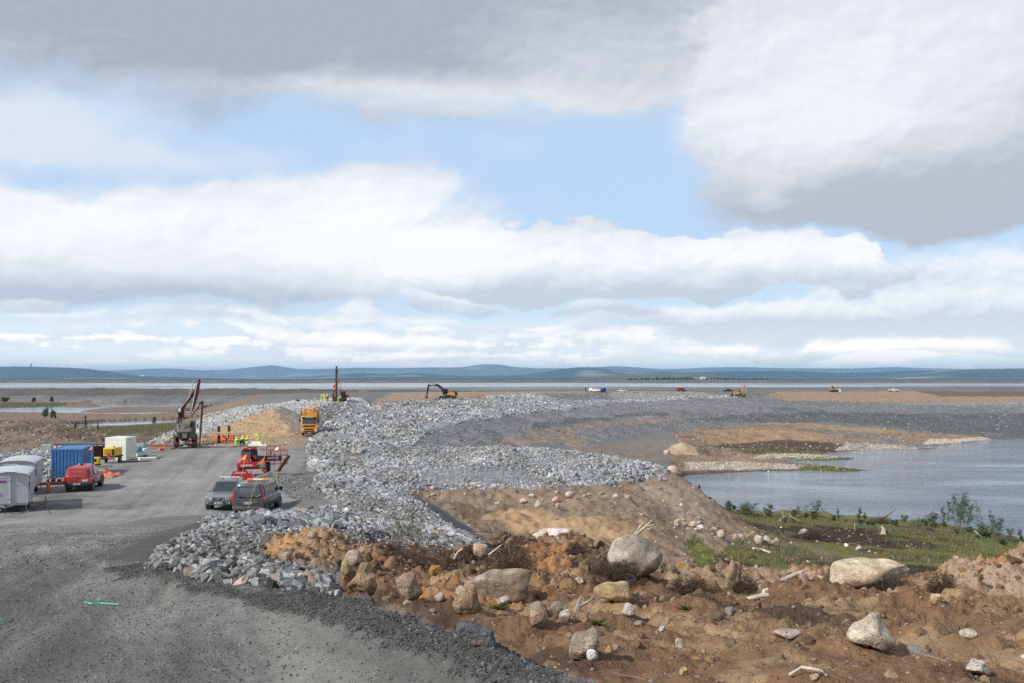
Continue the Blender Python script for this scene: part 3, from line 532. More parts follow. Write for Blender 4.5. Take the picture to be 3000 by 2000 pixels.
# ------------------------------------------------------------------ materials
MATS = {}
def new_mat(name):
    m = bpy.data.materials.new(name); m.use_nodes = True; nt = m.node_tree; b = nt.nodes['Principled BSDF']
    return m, nt, b
def attr(nt, name, out='Color'):
    n = nt.nodes.new('ShaderNodeAttribute'); n.attribute_name = name; return NV(nt, n.outputs[out])
def objco(nt):
    n = nt.nodes.new('ShaderNodeTexCoord'); return NV(nt, n.outputs['Object'])
def set_bump(nt, b, h, strength=0.5, dist=0.05):
    n = nt.nodes.new('ShaderNodeBump'); nt.links.new(h.s, n.inputs['Height']); n.inputs['Strength'].default_value = strength; n.inputs['Distance'].default_value = dist
    nt.links.new(n.outputs[0], b.inputs['Normal'])
def mat(name, col, rough=0.6, metal=0.0, var=0.12, scale=3.0, spec=0.4, dirt=None, bump=0.0, coat=0.0):
    key = name
    if key in MATS: return MATS[key]
    m, nt, b = new_mat(name); co = objco(nt)
    n = noise(nt, co, scale, 5, 0.6)
    c = mixc(nt, smooth(n, .3, .7), tuple(x*(1-var) for x in col), tuple(min(1, x*(1+var)) for x in col))
    if dirt:
        c = mixc(nt, smooth(noise(nt, co, scale*0.7, 6, .65), .5, .68)*dirt[1], c, dirt[0])
    nt.links.new(c.s, b.inputs['Base Color'])
    b.inputs['Roughness'].default_value = rough; b.inputs['Metallic'].default_value = metal
    b.inputs['Specular IOR Level'].default_value = spec; b.inputs['Coat Weight'].default_value = coat
    if bump: set_bump(nt, b, noise(nt, co, scale*6, 4, .6), bump, 0.02)
    MATS[key] = m; return m
# ground material: real soil colour x grain, pebbles, and fine relief
gm, nt, b = new_mat('soil')
co = objco(nt); tintn = attr(nt, 'tint'); spk = attr(nt, 'speck', 'Fac')
n1 = noise(nt, co, 0.35, 6, .6); n2 = noise(nt, co, 3.0, 6, .65); n3 = noise(nt, co, 26.0, 4, .7)
v1 = vor(nt, co, 34.0, 'Color'); v2 = vor(nt, co, 13.0, 'Color'); v1d = vor(nt, co, 34.0); v2d = vor(nt, co, 13.0)
sv1 = nt.nodes.new('ShaderNodeSeparateColor'); nt.links.new(v1.s, sv1.inputs[0]); sv2 = nt.nodes.new('ShaderNodeSeparateColor'); nt.links.new(v2.s, sv2.inputs[0])
k = (n1-.5)*0.7 + (n2-.5)*0.8 + (n3-.5)*0.9*spk + 1.0
st1 = smooth(NV(nt, sv1.outputs[0]), .62, .95)*smooth(v1d, .45, .30); st2 = smooth(NV(nt, sv2.outputs[0]), .80, .97)*smooth(v2d, .34, .20)
k = (k + st1*spk*1.0 + st2*spk*0.9).f('MAXIMUM', 0.25)
c = mixc(nt, 1.0, tintn, grey(nt, k), 'MULTIPLY')
stc = mixc(nt, NV(nt, sv2.outputs[1]), (.42, .40, .38), (.45, .36, .27))
c = mixc(nt, st2*spk*0.55, c, stc)
nt.links.new(c.s, b.inputs['Base Color']); b.inputs['Roughness'].default_value = .95; b.inputs['Specular IOR Level'].default_value = .15
set_bump(nt, b, n2*0.5 + n3*0.25 + st1*spk*0.35 + st2*spk*0.8, 0.9, 0.12)
V = np.stack([XG, YG, ZG], -1)
ground = grid_obj('ground', V, gm, True, TINT, {'speck': SPECK}); tag(ground, kind='structure')
# ------------------------------------------------------------------ water
def water_mat(name, deep, sx, sy, strength, rough=0.06, dist=0.1):
    m, nt, b = new_mat(name); co = objco(nt)
    mp = nt.nodes.new('ShaderNodeMapping'); nt.links.new(co.s, mp.inputs[0]); mp.inputs['Scale'].default_value = (sx, sy, 1)
    v = NV(nt, mp.outputs[0]); h = noise(nt, v, 1.0, 4, .6, .6)
    big_ = noise(nt, v, 0.07, 3, .5)
    b.inputs['Base Color'].default_value = (*deep, 1); b.inputs['Roughness'].default_value = rough; b.inputs['IOR'].default_value = 1.33
    b.inputs['Specular IOR Level'].default_value = 0.5
    set_bump(nt, b, h*smooth(big_, .3, .7)*1.2 + h*0.25, strength, dist)
    return m
def flat(name, pts, z, m):
    me = bpy.data.meshes.new(name); me.from_pydata([(x, y, z) for x, y in pts], [], [tuple(range(len(pts)))]); me.materials.append(m)
    o = bpy.data.objects.new(name, me); COL.objects.link(o); return o
lake = tag(flat('lake', [(15, 100), (300, 100), (300, 352), (15, 352)], CZ-PR, water_mat('lake_water', (.085, .125, .185), 0.45, 1.3, 1.0, .05, .16)), kind='structure')
pond = tag(flat('pond', [(-480, 228), (-60, 228), (-120, 556), (-480, 556)], CZ-PL, water_mat('pond_water', (.085, .125, .185), 0.4, .7, .5)), kind='structure')
# tailings basin: wet silt with sheets of shallow water
m, nt, b = new_mat('tailings_silt'); co = objco(nt)
mp = nt.nodes.new('ShaderNodeMapping'); nt.links.new(co.s, mp.inputs[0]); mp.inputs['Scale'].default_value = (.0035, .016, 1)
v = NV(nt, mp.outputs[0]); n = noise(nt, v, 1.0, 8, .62, .3)
spn = nt.nodes.new('ShaderNodeSeparateXYZ'); nt.links.new(co.s, spn.inputs[0]); yy = NV(nt, spn.outputs[1]); xx = NV(nt, spn.outputs[0])
wet = smooth(n + smooth(yy, 700, 1000)*.17 - smooth(yy, 1500, 2050)*.34 - smooth(xx, -150, 450)*.09 - .06, .45, .53)
c = mixc(nt, wet, mixc(nt, smooth(noise(nt, v, 3.0, 6, .6), .4, .6), (.075, .08, .09), (.15, .155, .165)), (.05, .06, .07))
nt.links.new(c.s, b.inputs['Base Color'])
rg = mixc(nt, wet, (.85, .85, .85), (.12, .12, .12)); nt.links.new(rg.s, b.inputs['Roughness'])
set_bump(nt, b, noise(nt, co, .5, 3, .5), .12, .1)
tail = tag(flat('tailings_pond', [(-1900, 652), (-120, 640), (-20, 602), (60, 548), (1900, 548), (5200, 2350), (-5200, 2350)], CZ-7.45, m), kind='structure')
# ------------------------------------------------------------------ plain and hills
pm, nt, b = new_mat('forest_floor'); co = objco(nt)
n = noise(nt, co, .004, 8, .6); n2 = noise(nt, co, .03, 4, .6); tn = attr(nt, 'tint')
c = mixc(nt, 1.0, tn, grey(nt, (n-.5)*.9 + (n2-.5)*.7 + 1.0), 'MULTIPLY'); nt.links.new(c.s, b.inputs['Base Color'])
b.inputs['Roughness'].default_value = 1.0; b.inputs['Specular IOR Level'].default_value = .05
ny, nx = 60, 90
yy = np.exp(np.linspace(math.log(640), math.log(60000), ny))[:, None]; xx = np.linspace(-1.1, 1.1, nx)[None, :]*yy
pz = np.where(yy < 2300, CZ-9.5, CZ-9.5+np.minimum(6, (yy-2300)*.004)); pz = np.broadcast_to(pz, xx.shape)
pt = np.empty(xx.shape+(3,), np.float32); pt[:] = (.045, .062, .04); pt[(np.broadcast_to(yy, xx.shape) < 2800)] = (.12, .122, .125)
tag(grid_obj('plain', np.stack([xx, np.broadcast_to(yy, xx.shape), pz], -1), pm, True, pt), kind='structure')
# far shore dike of the basin
def dike(name, y, h, w, col, x0, x1, wob):
    n = 240; xs = np.linspace(x0, x1, n); prof = [(-w, -2.0), (-w*.25, h*.93), (0, h), (w*.4, h), (w, -2.0)]
    V = np.zeros((len(prof), n, 3)); top = 1+fbm(xs*.02, xs*0+y, 4)*wob
    for k, (dy, z) in enumerate(prof):
        V[k, :, 0] = xs; V[k, :, 1] = y+dy+fbm(xs*.004, xs*0+3, 3)*60; V[k, :, 2] = CZ-7.45+np.where(z > 0, z*top, z)
    t = np.empty((len(prof), n, 3), np.float32); t[:] = col; t *= (1+fbm(xs*.05, xs*0, 4)*.5)[None, :, None]
    return tag(grid_obj(name, V, gm, False, t, {'speck': np.zeros((len(prof), n))}), kind='structure')
dike('dike', 2150, 5.2, 60, (.13, .13, .128), -2200, 2200, .25)
HILLS = [ # distance, half depth, forest colour with cloud shade painted in, skyline in photo pixels
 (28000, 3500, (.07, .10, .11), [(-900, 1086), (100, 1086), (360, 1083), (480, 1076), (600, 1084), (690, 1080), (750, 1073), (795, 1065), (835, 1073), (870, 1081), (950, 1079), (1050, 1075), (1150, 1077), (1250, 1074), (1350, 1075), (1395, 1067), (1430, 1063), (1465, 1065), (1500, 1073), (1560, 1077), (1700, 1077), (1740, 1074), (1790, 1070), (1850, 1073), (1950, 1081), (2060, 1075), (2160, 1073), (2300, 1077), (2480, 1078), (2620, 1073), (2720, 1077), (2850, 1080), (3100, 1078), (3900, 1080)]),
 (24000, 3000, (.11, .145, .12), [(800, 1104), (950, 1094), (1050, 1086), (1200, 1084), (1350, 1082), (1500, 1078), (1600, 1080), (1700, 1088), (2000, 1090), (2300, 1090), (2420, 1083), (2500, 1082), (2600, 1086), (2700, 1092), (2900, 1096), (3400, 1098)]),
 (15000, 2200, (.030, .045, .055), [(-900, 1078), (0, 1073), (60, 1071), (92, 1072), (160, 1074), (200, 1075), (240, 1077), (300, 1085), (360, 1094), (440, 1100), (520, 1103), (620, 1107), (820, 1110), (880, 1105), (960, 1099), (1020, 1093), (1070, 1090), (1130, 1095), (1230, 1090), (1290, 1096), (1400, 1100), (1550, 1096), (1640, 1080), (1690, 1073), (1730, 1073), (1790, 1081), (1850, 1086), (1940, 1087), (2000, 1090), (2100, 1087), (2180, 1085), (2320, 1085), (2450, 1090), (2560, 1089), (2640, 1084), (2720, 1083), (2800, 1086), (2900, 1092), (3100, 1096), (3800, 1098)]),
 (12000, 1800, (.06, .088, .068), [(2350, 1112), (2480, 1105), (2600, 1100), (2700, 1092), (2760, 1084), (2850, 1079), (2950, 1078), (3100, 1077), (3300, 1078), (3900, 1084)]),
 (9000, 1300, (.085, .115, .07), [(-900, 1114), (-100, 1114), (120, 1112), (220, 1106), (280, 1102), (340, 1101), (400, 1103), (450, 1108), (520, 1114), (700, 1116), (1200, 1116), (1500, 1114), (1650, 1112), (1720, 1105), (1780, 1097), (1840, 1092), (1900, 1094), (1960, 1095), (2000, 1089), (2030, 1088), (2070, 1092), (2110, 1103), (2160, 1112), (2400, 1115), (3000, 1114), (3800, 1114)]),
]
for k, (dist, half, colr, sk) in enumerate(HILLS):
    n = 520; pxs = np.linspace(-900, 3900, n); sx_ = np.array([p[0] for p in sk], float); sy_ = np.array([p[1] for p in sk], float)
    rows = 15; t = np.linspace(-1, 1, rows)
    prof = np.interp(pxs, sx_, sy_, left=1125, right=1125); prof = np.convolve(np.pad(prof, 6, 'edge'), np.ones(13)/13, 'valid')*.5+prof*.5
    hgt = (HOR-prof)/F*dist
    V = np.zeros((rows, n, 3)); T = np.empty((rows, n, 3), np.float32)
    for r_, tt in enumerate(t):
        x = (pxs-1500)/F*dist; bell = (math.cos(tt*math.pi)+1)/2
        und = fbm(x*.0011, x*0+tt*3.0+k, 4)
        V[r_, :, 0] = x; V[r_, :, 1] = dist+tt*half + und*half*.3*(1-bell)
        base = -18.0
        V[r_, :, 2] = CZ+base+(hgt-base)*bell*(1+und*.18*(1-bell)) + fbm(x*.02, x*0+tt*9, 3)*9*bell
        lum = 1+fbm(x*.0006, x*0+tt*2.2+k*5, 5)*1.1  # broad patches: forest tone and cloud shade, both put into the hill colour
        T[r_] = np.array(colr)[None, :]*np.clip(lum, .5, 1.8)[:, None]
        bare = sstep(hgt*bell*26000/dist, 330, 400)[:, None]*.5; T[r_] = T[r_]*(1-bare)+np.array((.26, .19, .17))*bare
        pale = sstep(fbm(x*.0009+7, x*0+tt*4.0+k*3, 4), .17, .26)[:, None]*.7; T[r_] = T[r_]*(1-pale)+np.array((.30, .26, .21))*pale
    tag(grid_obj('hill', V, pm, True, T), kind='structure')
# ------------------------------------------------------------------ stone
sm, nt, b = new_mat('stone'); co = objco(nt)
tn = attr(nt, 'tint'); n = noise(nt, co, 9.0, 6, .68); n2 = noise(nt, co, 1.6, 5, .6); n3 = noise(nt, co, 70.0, 3, .7)
c = mixc(nt, 1.0, tn, grey(nt, ((n-.5)*1.0 + (n2-.5)*.5 + (n3-.5)*1.2 + 1.0) * (1.0 - smooth(noise(nt, co, 3.2, 6, .7),   .54, .62)*.16)), 'MULTIPLY'); nt.links.new(c.s, b.inputs['Base Color'])
b.inputs['Roughness'].default_value = .88; b.inputs['Specular IOR Level'].default_value = .25
set_bump(nt, b, n + n3*.4 + vor(nt, co, 5.0, 'Distance', 'F1')*.5, 1.0, .05)
def hull_protos(n, k, seed, flatten=.75):
    out = []; r = np.random.default_rng(seed)
    for _ in range(n):
        p = r.normal(size=(k, 3)); p /= np.linalg.norm(p, axis=1)[:, None]; p *= r.uniform(.72, 1.0, (k, 1)); p *= np.array([1, r.uniform(.6, .95), r.uniform(.5, flatten)])
        bm = bmesh.new(); [bm.verts.new(q) for q in p]
        res = bmesh.ops.convex_hull(bm, input=bm.verts[:]); 
        bmesh.ops.delete(bm, geom=[v for v in bm.verts if not v.link_faces], context='VERTS'); bmesh.ops.triangulate(bm, faces=bm.faces[:]); bmesh.ops.recalc_face_normals(bm, faces=bm.faces[:])
        bm.verts.index_update(); V = np.array([v.co[:] for v in bm.verts]); T = np.array([[v.index for v in f.verts] for f in bm.faces]); bm.free(); out.append((V, T))
    return out
ANG = hull_protos(24, 11, 3); RND = hull_protos(12, 26, 4, .85)
def rot_mats(n, r):
    q = r.normal(size=(n, 4)); q /= np.linalg.norm(q, axis=1)[:, None]; w, x, y, z = q.T
    return np.stack([np.stack([1-2*(y*y+z*z), 2*(x*y-z*w), 2*(x*z+y*w)], -1), np.stack([2*(x*y+z*w), 1-2*(x*x+z*z), 2*(y*z-x*w)], -1), np.stack([2*(x*z-y*w), 2*(y*z+x*w), 1-2*(x*x+y*y)], -1)], 1)
def scatter_mesh(name, P, S, cols, protos, seed):
    r = np.random.default_rng(seed); VV = []; TT = []; CC = []; off = 0; which = r.integers(0, len(protos), len(P)); M = rot_mats(len(P), r)
    for k, (V, T) in enumerate(protos):
        idx = np.where(which == k)[0]
        if len(idx) == 0: continue
        v = np.einsum('nij,vj->nvi', M[idx], V)*S[idx, None, None]+P[idx, None, :]
        t = T[None]+(np.arange(len(idx))*len(V))[:, None, None]+off
        VV.append(v.reshape(-1, 3)); TT.append(t.reshape(-1, 3)); CC.append(np.repeat(cols[idx], len(V), 0)); off += len(idx)*len(V)
    V = np.concatenate(VV); T = np.concatenate(TT)
    return link_np(name, V, T.ravel(), np.arange(len(T))*3, None, sm, None, False, np.concatenate(CC))
AREA = None
def scatter_pts(mask, n, seed, ylim=(0, 999), pxlim=(-120, 3120)):
    global AREA
    if AREA is None:
        AREA = (uu[0, 1]-uu[0, 0])*YG*YG*(np.log(YG[1, 0])-np.log(YG[0, 0]))
    r = np.random.default_rng(seed)
    w = mask*AREA*((YG > ylim[0]) & (YG < ylim[1]) & (PXG > pxlim[0]) & (PXG < pxlim[1]) & (mask > .3)); w = w[:-1, :-1].ravel().astype(float)
    A = w.sum(); cs = np.cumsum(w); k = np.searchsorted(cs, r.random(n)*cs[-1]); k = np.minimum(k, len(w)-1)
    i, j = k//(NU-1), k % (NU-1); lu = (U1-U0)/(NU-1); ly = (LY1-LY0)/(NY-1)
    y = np.exp(LY0+(i+r.random(n))*ly); x = (U0+(j+r.random(n))*lu)*y
    return x, y, ground_z(x, y), A, r
def palette(cols, wts, n, r, var=.18):
    c = np.array(cols)[r.choice(len(cols), n, p=np.array(wts)/np.sum(wts))]
    return np.clip(c*(1+r.normal(0, var, (n, 1))), .015, .9)
GREYS = [(.275, .285, .288), (.205, .213, .22), (.345, .352, .352), (.145, .151, .157), (.42, .34, .29), (.46, .45, .43), (.29, .255, .2)]
GW = [5, 4, 3, 1.5, .35, .5, .35]
TANS = [(.42, .33, .24), (.50, .44, .37), (.36, .27, .19), (.56, .53, .49), (.46, .33, .26), (.30, .28, .26), (.50, .33, .16)]
TW = [4, 3, 3, 1.5, 1.2, 1, .7]
def fill(name, mask, n, smin, smax, cols, wts, seed, protos=ANG, power=2.2, sink=.15, ylim=(0, 999), var=.18, label=None, px=(-120, 3120), grow=0.0, patchy=0.0):
    x, y, z, A, r = scatter_pts(mask, n, seed, ylim, px)
    s = smin*(1+(smax/smin-1)*r.random(n)**power)*(1+grow*y)
    cols_ = palette(cols, wts, n, r, var)
    if patchy:                                                       # dumped loads: runs of coarse blocks beside runs of dusty fines
        pf = fbm(x*.17+seed, y*.10, 4, .55); s = s*np.clip(1+patchy*2.4*pf, .40, 1.7); pd = fbm(x*.30+seed*2, y*.16+7, 4, .6)
        cols_ = np.clip(cols_*(1+np.clip(pd*1.1, -.35, .35))[:, None]*(1+np.clip(-pd, 0, .3)[:, None]*np.array([.25, .10, -.10])), .012, .9)
    P = np.stack([x, y, z-s*sink+s*.25*r.random(n)], -1)
    o = scatter_mesh(name, P, s, cols_, protos, seed+1)
    return tag(o, kind='stuff')
DG = [tuple(.82*q for q in g) for g in GREYS[:4]]+[(.27, .22, .18), (.36, .35, .33)]
GL_ = [tuple(1.12*q for q in g) for g in GREYS]
fill('rockfill', ZONE['bench']*(1-ZONE['heap']), 60000, .06, .40, GL_, GW, 21, power=3.4, patchy=.9)
fill('rockfill', ZONE['riprap'], 76000, .10, .58, [tuple(1.22*q for q in g) for g in GREYS], GW, 22, power=3.0, grow=.0008, var=.14, patchy=1.0)
fill('rockfill', ZONE['rubble']*(1-ZONE['orange']), 48000, .012, .115, [tuple(1.05*q for q in g) for g in GREYS]+[(.42, .30, .25), (.07, .07, .07)], GW+[.5, 3], 23, power=3.6, sink=.0, ylim=(8, 34), var=.24, patchy=.9)
fill('rockfill', ZONE['rubble'], 34000, .045, .34, GL_, GW, 24, power=3.0, patchy=1.0, ylim=(30, 80))
fill('rockfill', ZONE['pale'], 9000, .15, .5, [(.5, .5, .48), (.42, .42, .41), (.36, .36, .35)], [3, 3, 2], 25)
fill('rockfill', ZONE['riprap2'], 4500, .15, .5, [(.22, .22, .215), (.16, .16, .16), (.32, .32, .31)], [3, 3, 1], 26)
fill('rockfill', ZONE['dam']*(1-ZONE['riprap']), 26000, .06, .42, DG, [4, 4, 1, 2, 1.5, .15], 27, power=4, grow=.001)
fill('rockfill', ZONE['lrock'], 4200, .14, .62, [tuple(1.15*q for q in g) for g in GREYS], GW, 28, power=2.2)
fill('gravel_heap', ZONE['heap'], 16000, .03, .16, [(.22, .225, .22), (.17, .17, .165), (.28, .28, .27)], [3, 2, 1], 29, power=3.2)
fill('stones', ZONE['hollow'], 2200, .03, .22, [tuple(.8*q for q in g) for g in TANS], TW, 30, RND, power=4.5)
fill('stones', ZONE['bank'], 2600, .08, .4, TANS, TW, 31, RND, power=5)
fill('stones', ZONE['wstone'], 5000, .10, .34, [(.46, .41, .34), (.40, .34, .27), (.58, .55, .50)], [3, 3, 1], 32, RND, power=3)
fill('stones', ZONE['sand'], 1500, .05, .36, TANS, TW, 33, ANG, power=4)
fill('stones', ZONE['peat']*(YG > 44)*(YG < 140), 200, .05, .2, [(.66, .64, .6), (.5, .45, .38)], [3, 1], 34, RND, power=3)
low_left = (1-np.clip(ZONE['lrock']+ZONE['pad']+ZONE['pale'], 0, 1))*(PXG < 700)*(CZ-ZG < 12.8)
fill('stones', low_left*(YG > 128)*(YG < 250)*(PXG < 320), 2600, .08, .6, [(.30, .25, .2), (.22, .175, .13), (.36, .33, .29), (.16, .12, .09)], [3, 3, 1.5, 2], 46, ANG, power=3, ylim=(128, 250), px=(-120, 320))
fill('stones', low_left, 2200, .07, .4, [tuple(.75*q for q in g) for g in TANS], TW, 35, ANG, power=5, ylim=(112, 330), px=(-120, 700))
fill('stones', low_left, 450, .2, .6, [tuple(.75*q for q in g) for g in TANS], TW, 36, ANG, power=5, ylim=(330, 545), px=(-120, 700))
BRN = [(.27, .18, .105), (.21, .135, .08), (.34, .24, .15), (.11, .072, .05), (.33, .19, .09)]
ridge = ZONE['fg']*(.5+.5*sstep(YG, 9.5, 14))*(1-.4*sstep(YG, 9.5, 6.5))
fill('earth_clods', ridge*1.6, 11000, .010, .085, BRN, [4, 4, 3, 2, 1], 43, RND, power=3.2, ylim=(4.5, 26), sink=.25)
fill('earth_clods', ridge*sstep(YG, 11, 14)*1.6, 2600, .03, .16, BRN, [4, 4, 3, 2, 1], 44, RND, power=2.6, ylim=(9.5, 26), sink=.35)
fill('rubble', ZONE['fg']*sstep(YG, 11.5, 14)*2, 420, .03, .19, [(.44, .34, .23), (.50, .42, .33), (.36, .25, .16), (.42, .30, .22)], [4, 2, 3, 2], 47, ANG, power=2.4, ylim=(11, 26), sink=.2)
fill('earth_clods', ZONE['orange'], 1500, .02, .12, [(.40, .25, .13), (.32, .2, .12), (.22, .14, .09)], [3, 3, 1], 45, RND, power=3, sink=.3)
FGT = [(.34, .25, .175), (.40, .33, .26), (.27, .2, .14), (.52, .48, .43), (.42, .30, .23), (.27, .25, .23), (.45, .30, .15)]
fill('stones', ZONE['fg'], 30000, .004, .022, FGT, [4, 3, 4, .8, 1.2, 1, .8], 37, RND, power=4.0, ylim=(4, 26), sink=.1)
fill('stones', ZONE['fg'], 2000, .010, .07, FGT, [4, 3, 4, .8, 1.2, 1, .8], 38, RND, power=4.0, ylim=(6, 26), sink=.1)
fill('stones', ZONE['orange'], 1600, .008, .07, TANS, TW, 39, ANG, power=4.0)
DK = [(.07, .072, .074), (.115, .117, .118), (.20, .2, .2), (.24, .19, .17)]
fill('gravel', ZONE['dark']*(ZONE['fg'] < .5), 40000, .005, .020, DK, [5, 4, .6, .25], 40, ANG, power=3, ylim=(2.5, 16))
roadm = (1-np.clip(ZONE['fg']+ZONE['dark']+ZONE['rubble']+ZONE['orange'], 0, 1))
RC = [(.15, .15, .145), (.20, .20, .195), (.29, .29, .28)]
fill('gravel', roadm, 26000, .004, .020, RC, [5, 3, .8], 41, ANG, power=5, ylim=(4, 16), px=(-120, 1400))
fill('gravel', roadm, 12000, .012, .055, [(.2, .2, .2), (.25, .25, .245), (.32, .31, .30)], [3, 3, 1], 42, ANG, power=4, ylim=(16, 48), px=(-120, 900))
# ------------------------------------------------------------------ boulders: one object each
def ico(sub):
    bm = bmesh.new(); bmesh.ops.create_icosphere(bm, subdivisions=sub, radius=1)
    bm.verts.index_update(); V = np.array([v.co[:] for v in bm.verts]); T = np.array([[v.index for v in f.verts] for f in bm.faces]); bm.free(); return V, T
ICO = {s_: ico(s_) for s_ in (2, 3, 4, 5)}
def n3d(V, s, sd):
    x, y, z = (V*s).T
    return (fbm(x+sd*7.1, y+sd*3.3, 4)+fbm(y+sd*1.7+50, z+sd*5.9, 4)+fbm(z+sd*2.3+90, x+sd, 4))/1.5
def rock_shape(seed, sub=4, facets=11, soft=14.0, rough=.05, flat_top=0.0):
    r = np.random.default_rng(seed); V, T = ICO[sub]
    nn = r.normal(size=(facets, 3)); nn /= np.linalg.norm(nn, axis=1)[:, None]; dd = r.uniform(.58, .98, facets); soft *= 2.0
    if flat_top: nn = np.vstack([nn, [[.1, -.25, .96]]]); dd = np.append(dd, flat_top)
    q = (V @ nn.T)/dd; rad = 1/np.maximum((np.log(np.exp(np.clip(q, -3, 3)*soft).sum(1)+math.exp(soft*.95)))/soft, .3)
    return V*(rad*(1+n3d(V, 1.2, seed)*rough*3.0+n3d(V, 4.0, seed+5)*rough*1.2))[:, None], T
def boulder(label, x0, x1, top, bot, col, seed, col2=None, facets=11, soft=14.0, rough=.05, flat_top=0.0, name='boulder', cat='boulder', group=None, depth=.85, Y=None, tilt=(0, 0), sub=4, sink=.16, turn=None, outline=None, soil=None):
    cx = (x0+x1)/2
    g = hit(cx, bot) if Y is None else at(cx, Y)
    w = (x1-x0)/F*g.y; h = (bot-top)/F*g.y; r = np.random.default_rng(seed+3)
    V, T = rock_shape(seed, sub, facets, soft, rough, flat_top)
    if outline is None:
        E = np.array(Euler((tilt[0], tilt[1], r.uniform(0, 6.28) if turn is None else turn)).to_matrix()); V = V @ E.T
        lo, hi = V.min(0), V.max(0); V = (V-(lo+hi)/2)/((hi-lo)/2)
    else:                                                            # a rock whose silhouette was surveyed: fractured faces inside that outline
        U = V/np.linalg.norm(V, axis=1)[:, None]; fr = np.linalg.norm(V, axis=1); th = np.arctan2(U[:, 2], U[:, 0])
        ox = np.array([(p[0]-cx)/((x1-x0)/2) for p in outline]); oz = np.array([-(p[1]-(top+bot)/2)/((bot-top)/2) for p in outline])
        oa = np.linspace(-math.pi, math.pi, 241); orad = np.empty(241); n_ = len(ox)
        for k, a_ in enumerate(oa):
            best = .3; dx_, dz_ = math.cos(a_), math.sin(a_)
            for i in range(n_):
                x0_, z0_, x1_, z1_ = ox[i], oz[i], ox[(i+1) % n_], oz[(i+1) % n_]; ex, ez = x1_-x0_, z1_-z0_; den = dx_*ez-dz_*ex
                if abs(den) > 1e-9:
                    t_ = (x0_*ez-z0_*ex)/den; s_ = (x0_*dz_-z0_*dx_)/den
                    if t_ > 0 and -1e-6 <= s_ <= 1+1e-6: best = max(best, t_)
            orad[k] = best
        orad = np.convolve(np.pad(orad, 4, 'wrap'), np.ones(9)/9, 'valid'); R_ = np.interp(th, oa, orad)
        xz = np.hypot(U[:, 0], U[:, 2]); k_ = 1-(1-fr/fr.max())*.95; bulge = np.where(xz > 0, (1-(1-xz)**1.0*.10), 1)
        V = np.stack([U[:, 0]*R_*k_*bulge, U[:, 1]*(.85+.15*k_)*k_, U[:, 2]*R_*k_*bulge], -1)
    V = V*np.array([w/2, w/2*depth, h*(1+sink)/2])
    s_ = V/max(w, .01)
    rid = 1-2*np.abs(n3d(s_, 3.2, seed+11)*2.2); V = V*(1+n3d(s_, 9, seed+1)*.05+np.clip(rid-.75, 0, 1)*-.06)[:, None]
    base = np.array(col)[None]*1.15*(1+n3d(s_, 5, seed)[:, None]*.7+n3d(s_, 22, seed+2)[:, None]*.6)
    if col2 is not None:
        f = sstep(n3d(s_, 2.6, seed+9), -.03, .12)[:, None]; base = base*(1-f)+np.array(col2)[None]*f
    crack = sstep(np.abs(n3d(s_, 2.1, seed+21)), .012, .0)[:, None]*.45; base = base*(1-crack)
    if g.y < 26:                                                     # soil clinging to the foot
        f = sstep(V[:, 2]/h+n3d(s_, 6, seed+13)*.55, -.18, -.42)[:, None]*.85; base = base*(1-f)+np.array(soil or (.20, .125, .078))*f
    o = link_np(name, V+np.array([0, 0, h*(1-sink)/2]), T.ravel(), np.arange(len(T))*3, None, sm, None, True, np.clip(base, .01, .9))
    o.location = (g.x, g.y+w*depth*.35, g.z)
    return tag(o, label, cat, group)
TN = (.34, .265, .185); GT = (.36, .31, .25); PW = (.52, .47, .41); PK = (.48, .36, .29); YT = (.50, .37, .21); WH = (.62, .58, .53); EA = (.27, .185, .115)
boulder('large flat topped tan boulder with grey side in the middle of the dirt ridge', 1359, 1569, 1666, 1768, GT, 101, (.27, .20, .14), 8, 24, .04, .72, sub=5, depth=.7, turn=.4, outline=[(1359,1745),(1359,1705),(1385,1690),(1440,1672),(1560,1667),(1568,1690),(1569,1745),(1560,1768),(1500,1762),(1420,1752)])
boulder('big peaked whitish grey speckled boulder on the crest of the dirt ridge', 1778, 1976, 1577, 1712, (.45, .395, .325), 102, (.34, .285, .23), 7, 20, .05, sub=5, depth=.8, outline=[(1778,1640),(1800,1592),(1860,1577),(1900,1590),(1950,1630),(1976,1658),(1972,1690),(1940,1706),(1880,1712),(1830,1695),(1785,1665)])
boulder('yellow tan smooth boulder in front of the peaked grey boulder', 1740, 1877, 1701, 1772, YT, 103, (.42, .30, .17), 10, 10, .03, sub=4, outline=[(1740,1732),(1762,1702),(1840,1708),(1873,1728),(1877,1752),(1850,1770),(1800,1770),(1750,1752)])
boulder('rounded tan boulder standing upright in the brown dirt beside a small white rock', 1667, 1780, 1839, 1930, (.42, .35, .27), 104, (.36, .29, .21), 8, 12, .035, sub=5, outline=[(1667,1912),(1672,1870),(1690,1855),(1745,1839),(1758,1850),(1780,1888),(1760,1915),(1740,1928),(1690,1930),(1670,1928)])
boulder('small bright white rock leaning on the upright tan boulder', 1718, 1753, 1904, 1938, (.66, .63, .6), 105, None, 10, 10, .04)
boulder('orange brown slab standing on edge in the dirt', 1552, 1602, 1764, 1843, (.42, .28, .18), 106, (.34, .28, .23), 8, 16, .04)
boulder('grey angular rock beside the orange brown slab', 1615, 1650, 1764, 1793, (.28, .25, .23), 107, None, 9, 14, .04)
boulder('pale crusted rock right of the grey angular rock', 1638, 1676, 1784, 1820, (.46, .37, .28), 108, WH, 9, 10, .07)
boulder('pink granite boulder behind the dark root debris', 1380, 1432, 1593, 1640, (.46, .32, .24), 109, PW, 9, 14, .04)
boulder('round orange rock among the dark roots', 1255, 1297, 1656, 1688, (.40, .22, .07), 110, (.30, .16, .06), 12, 8, .05)
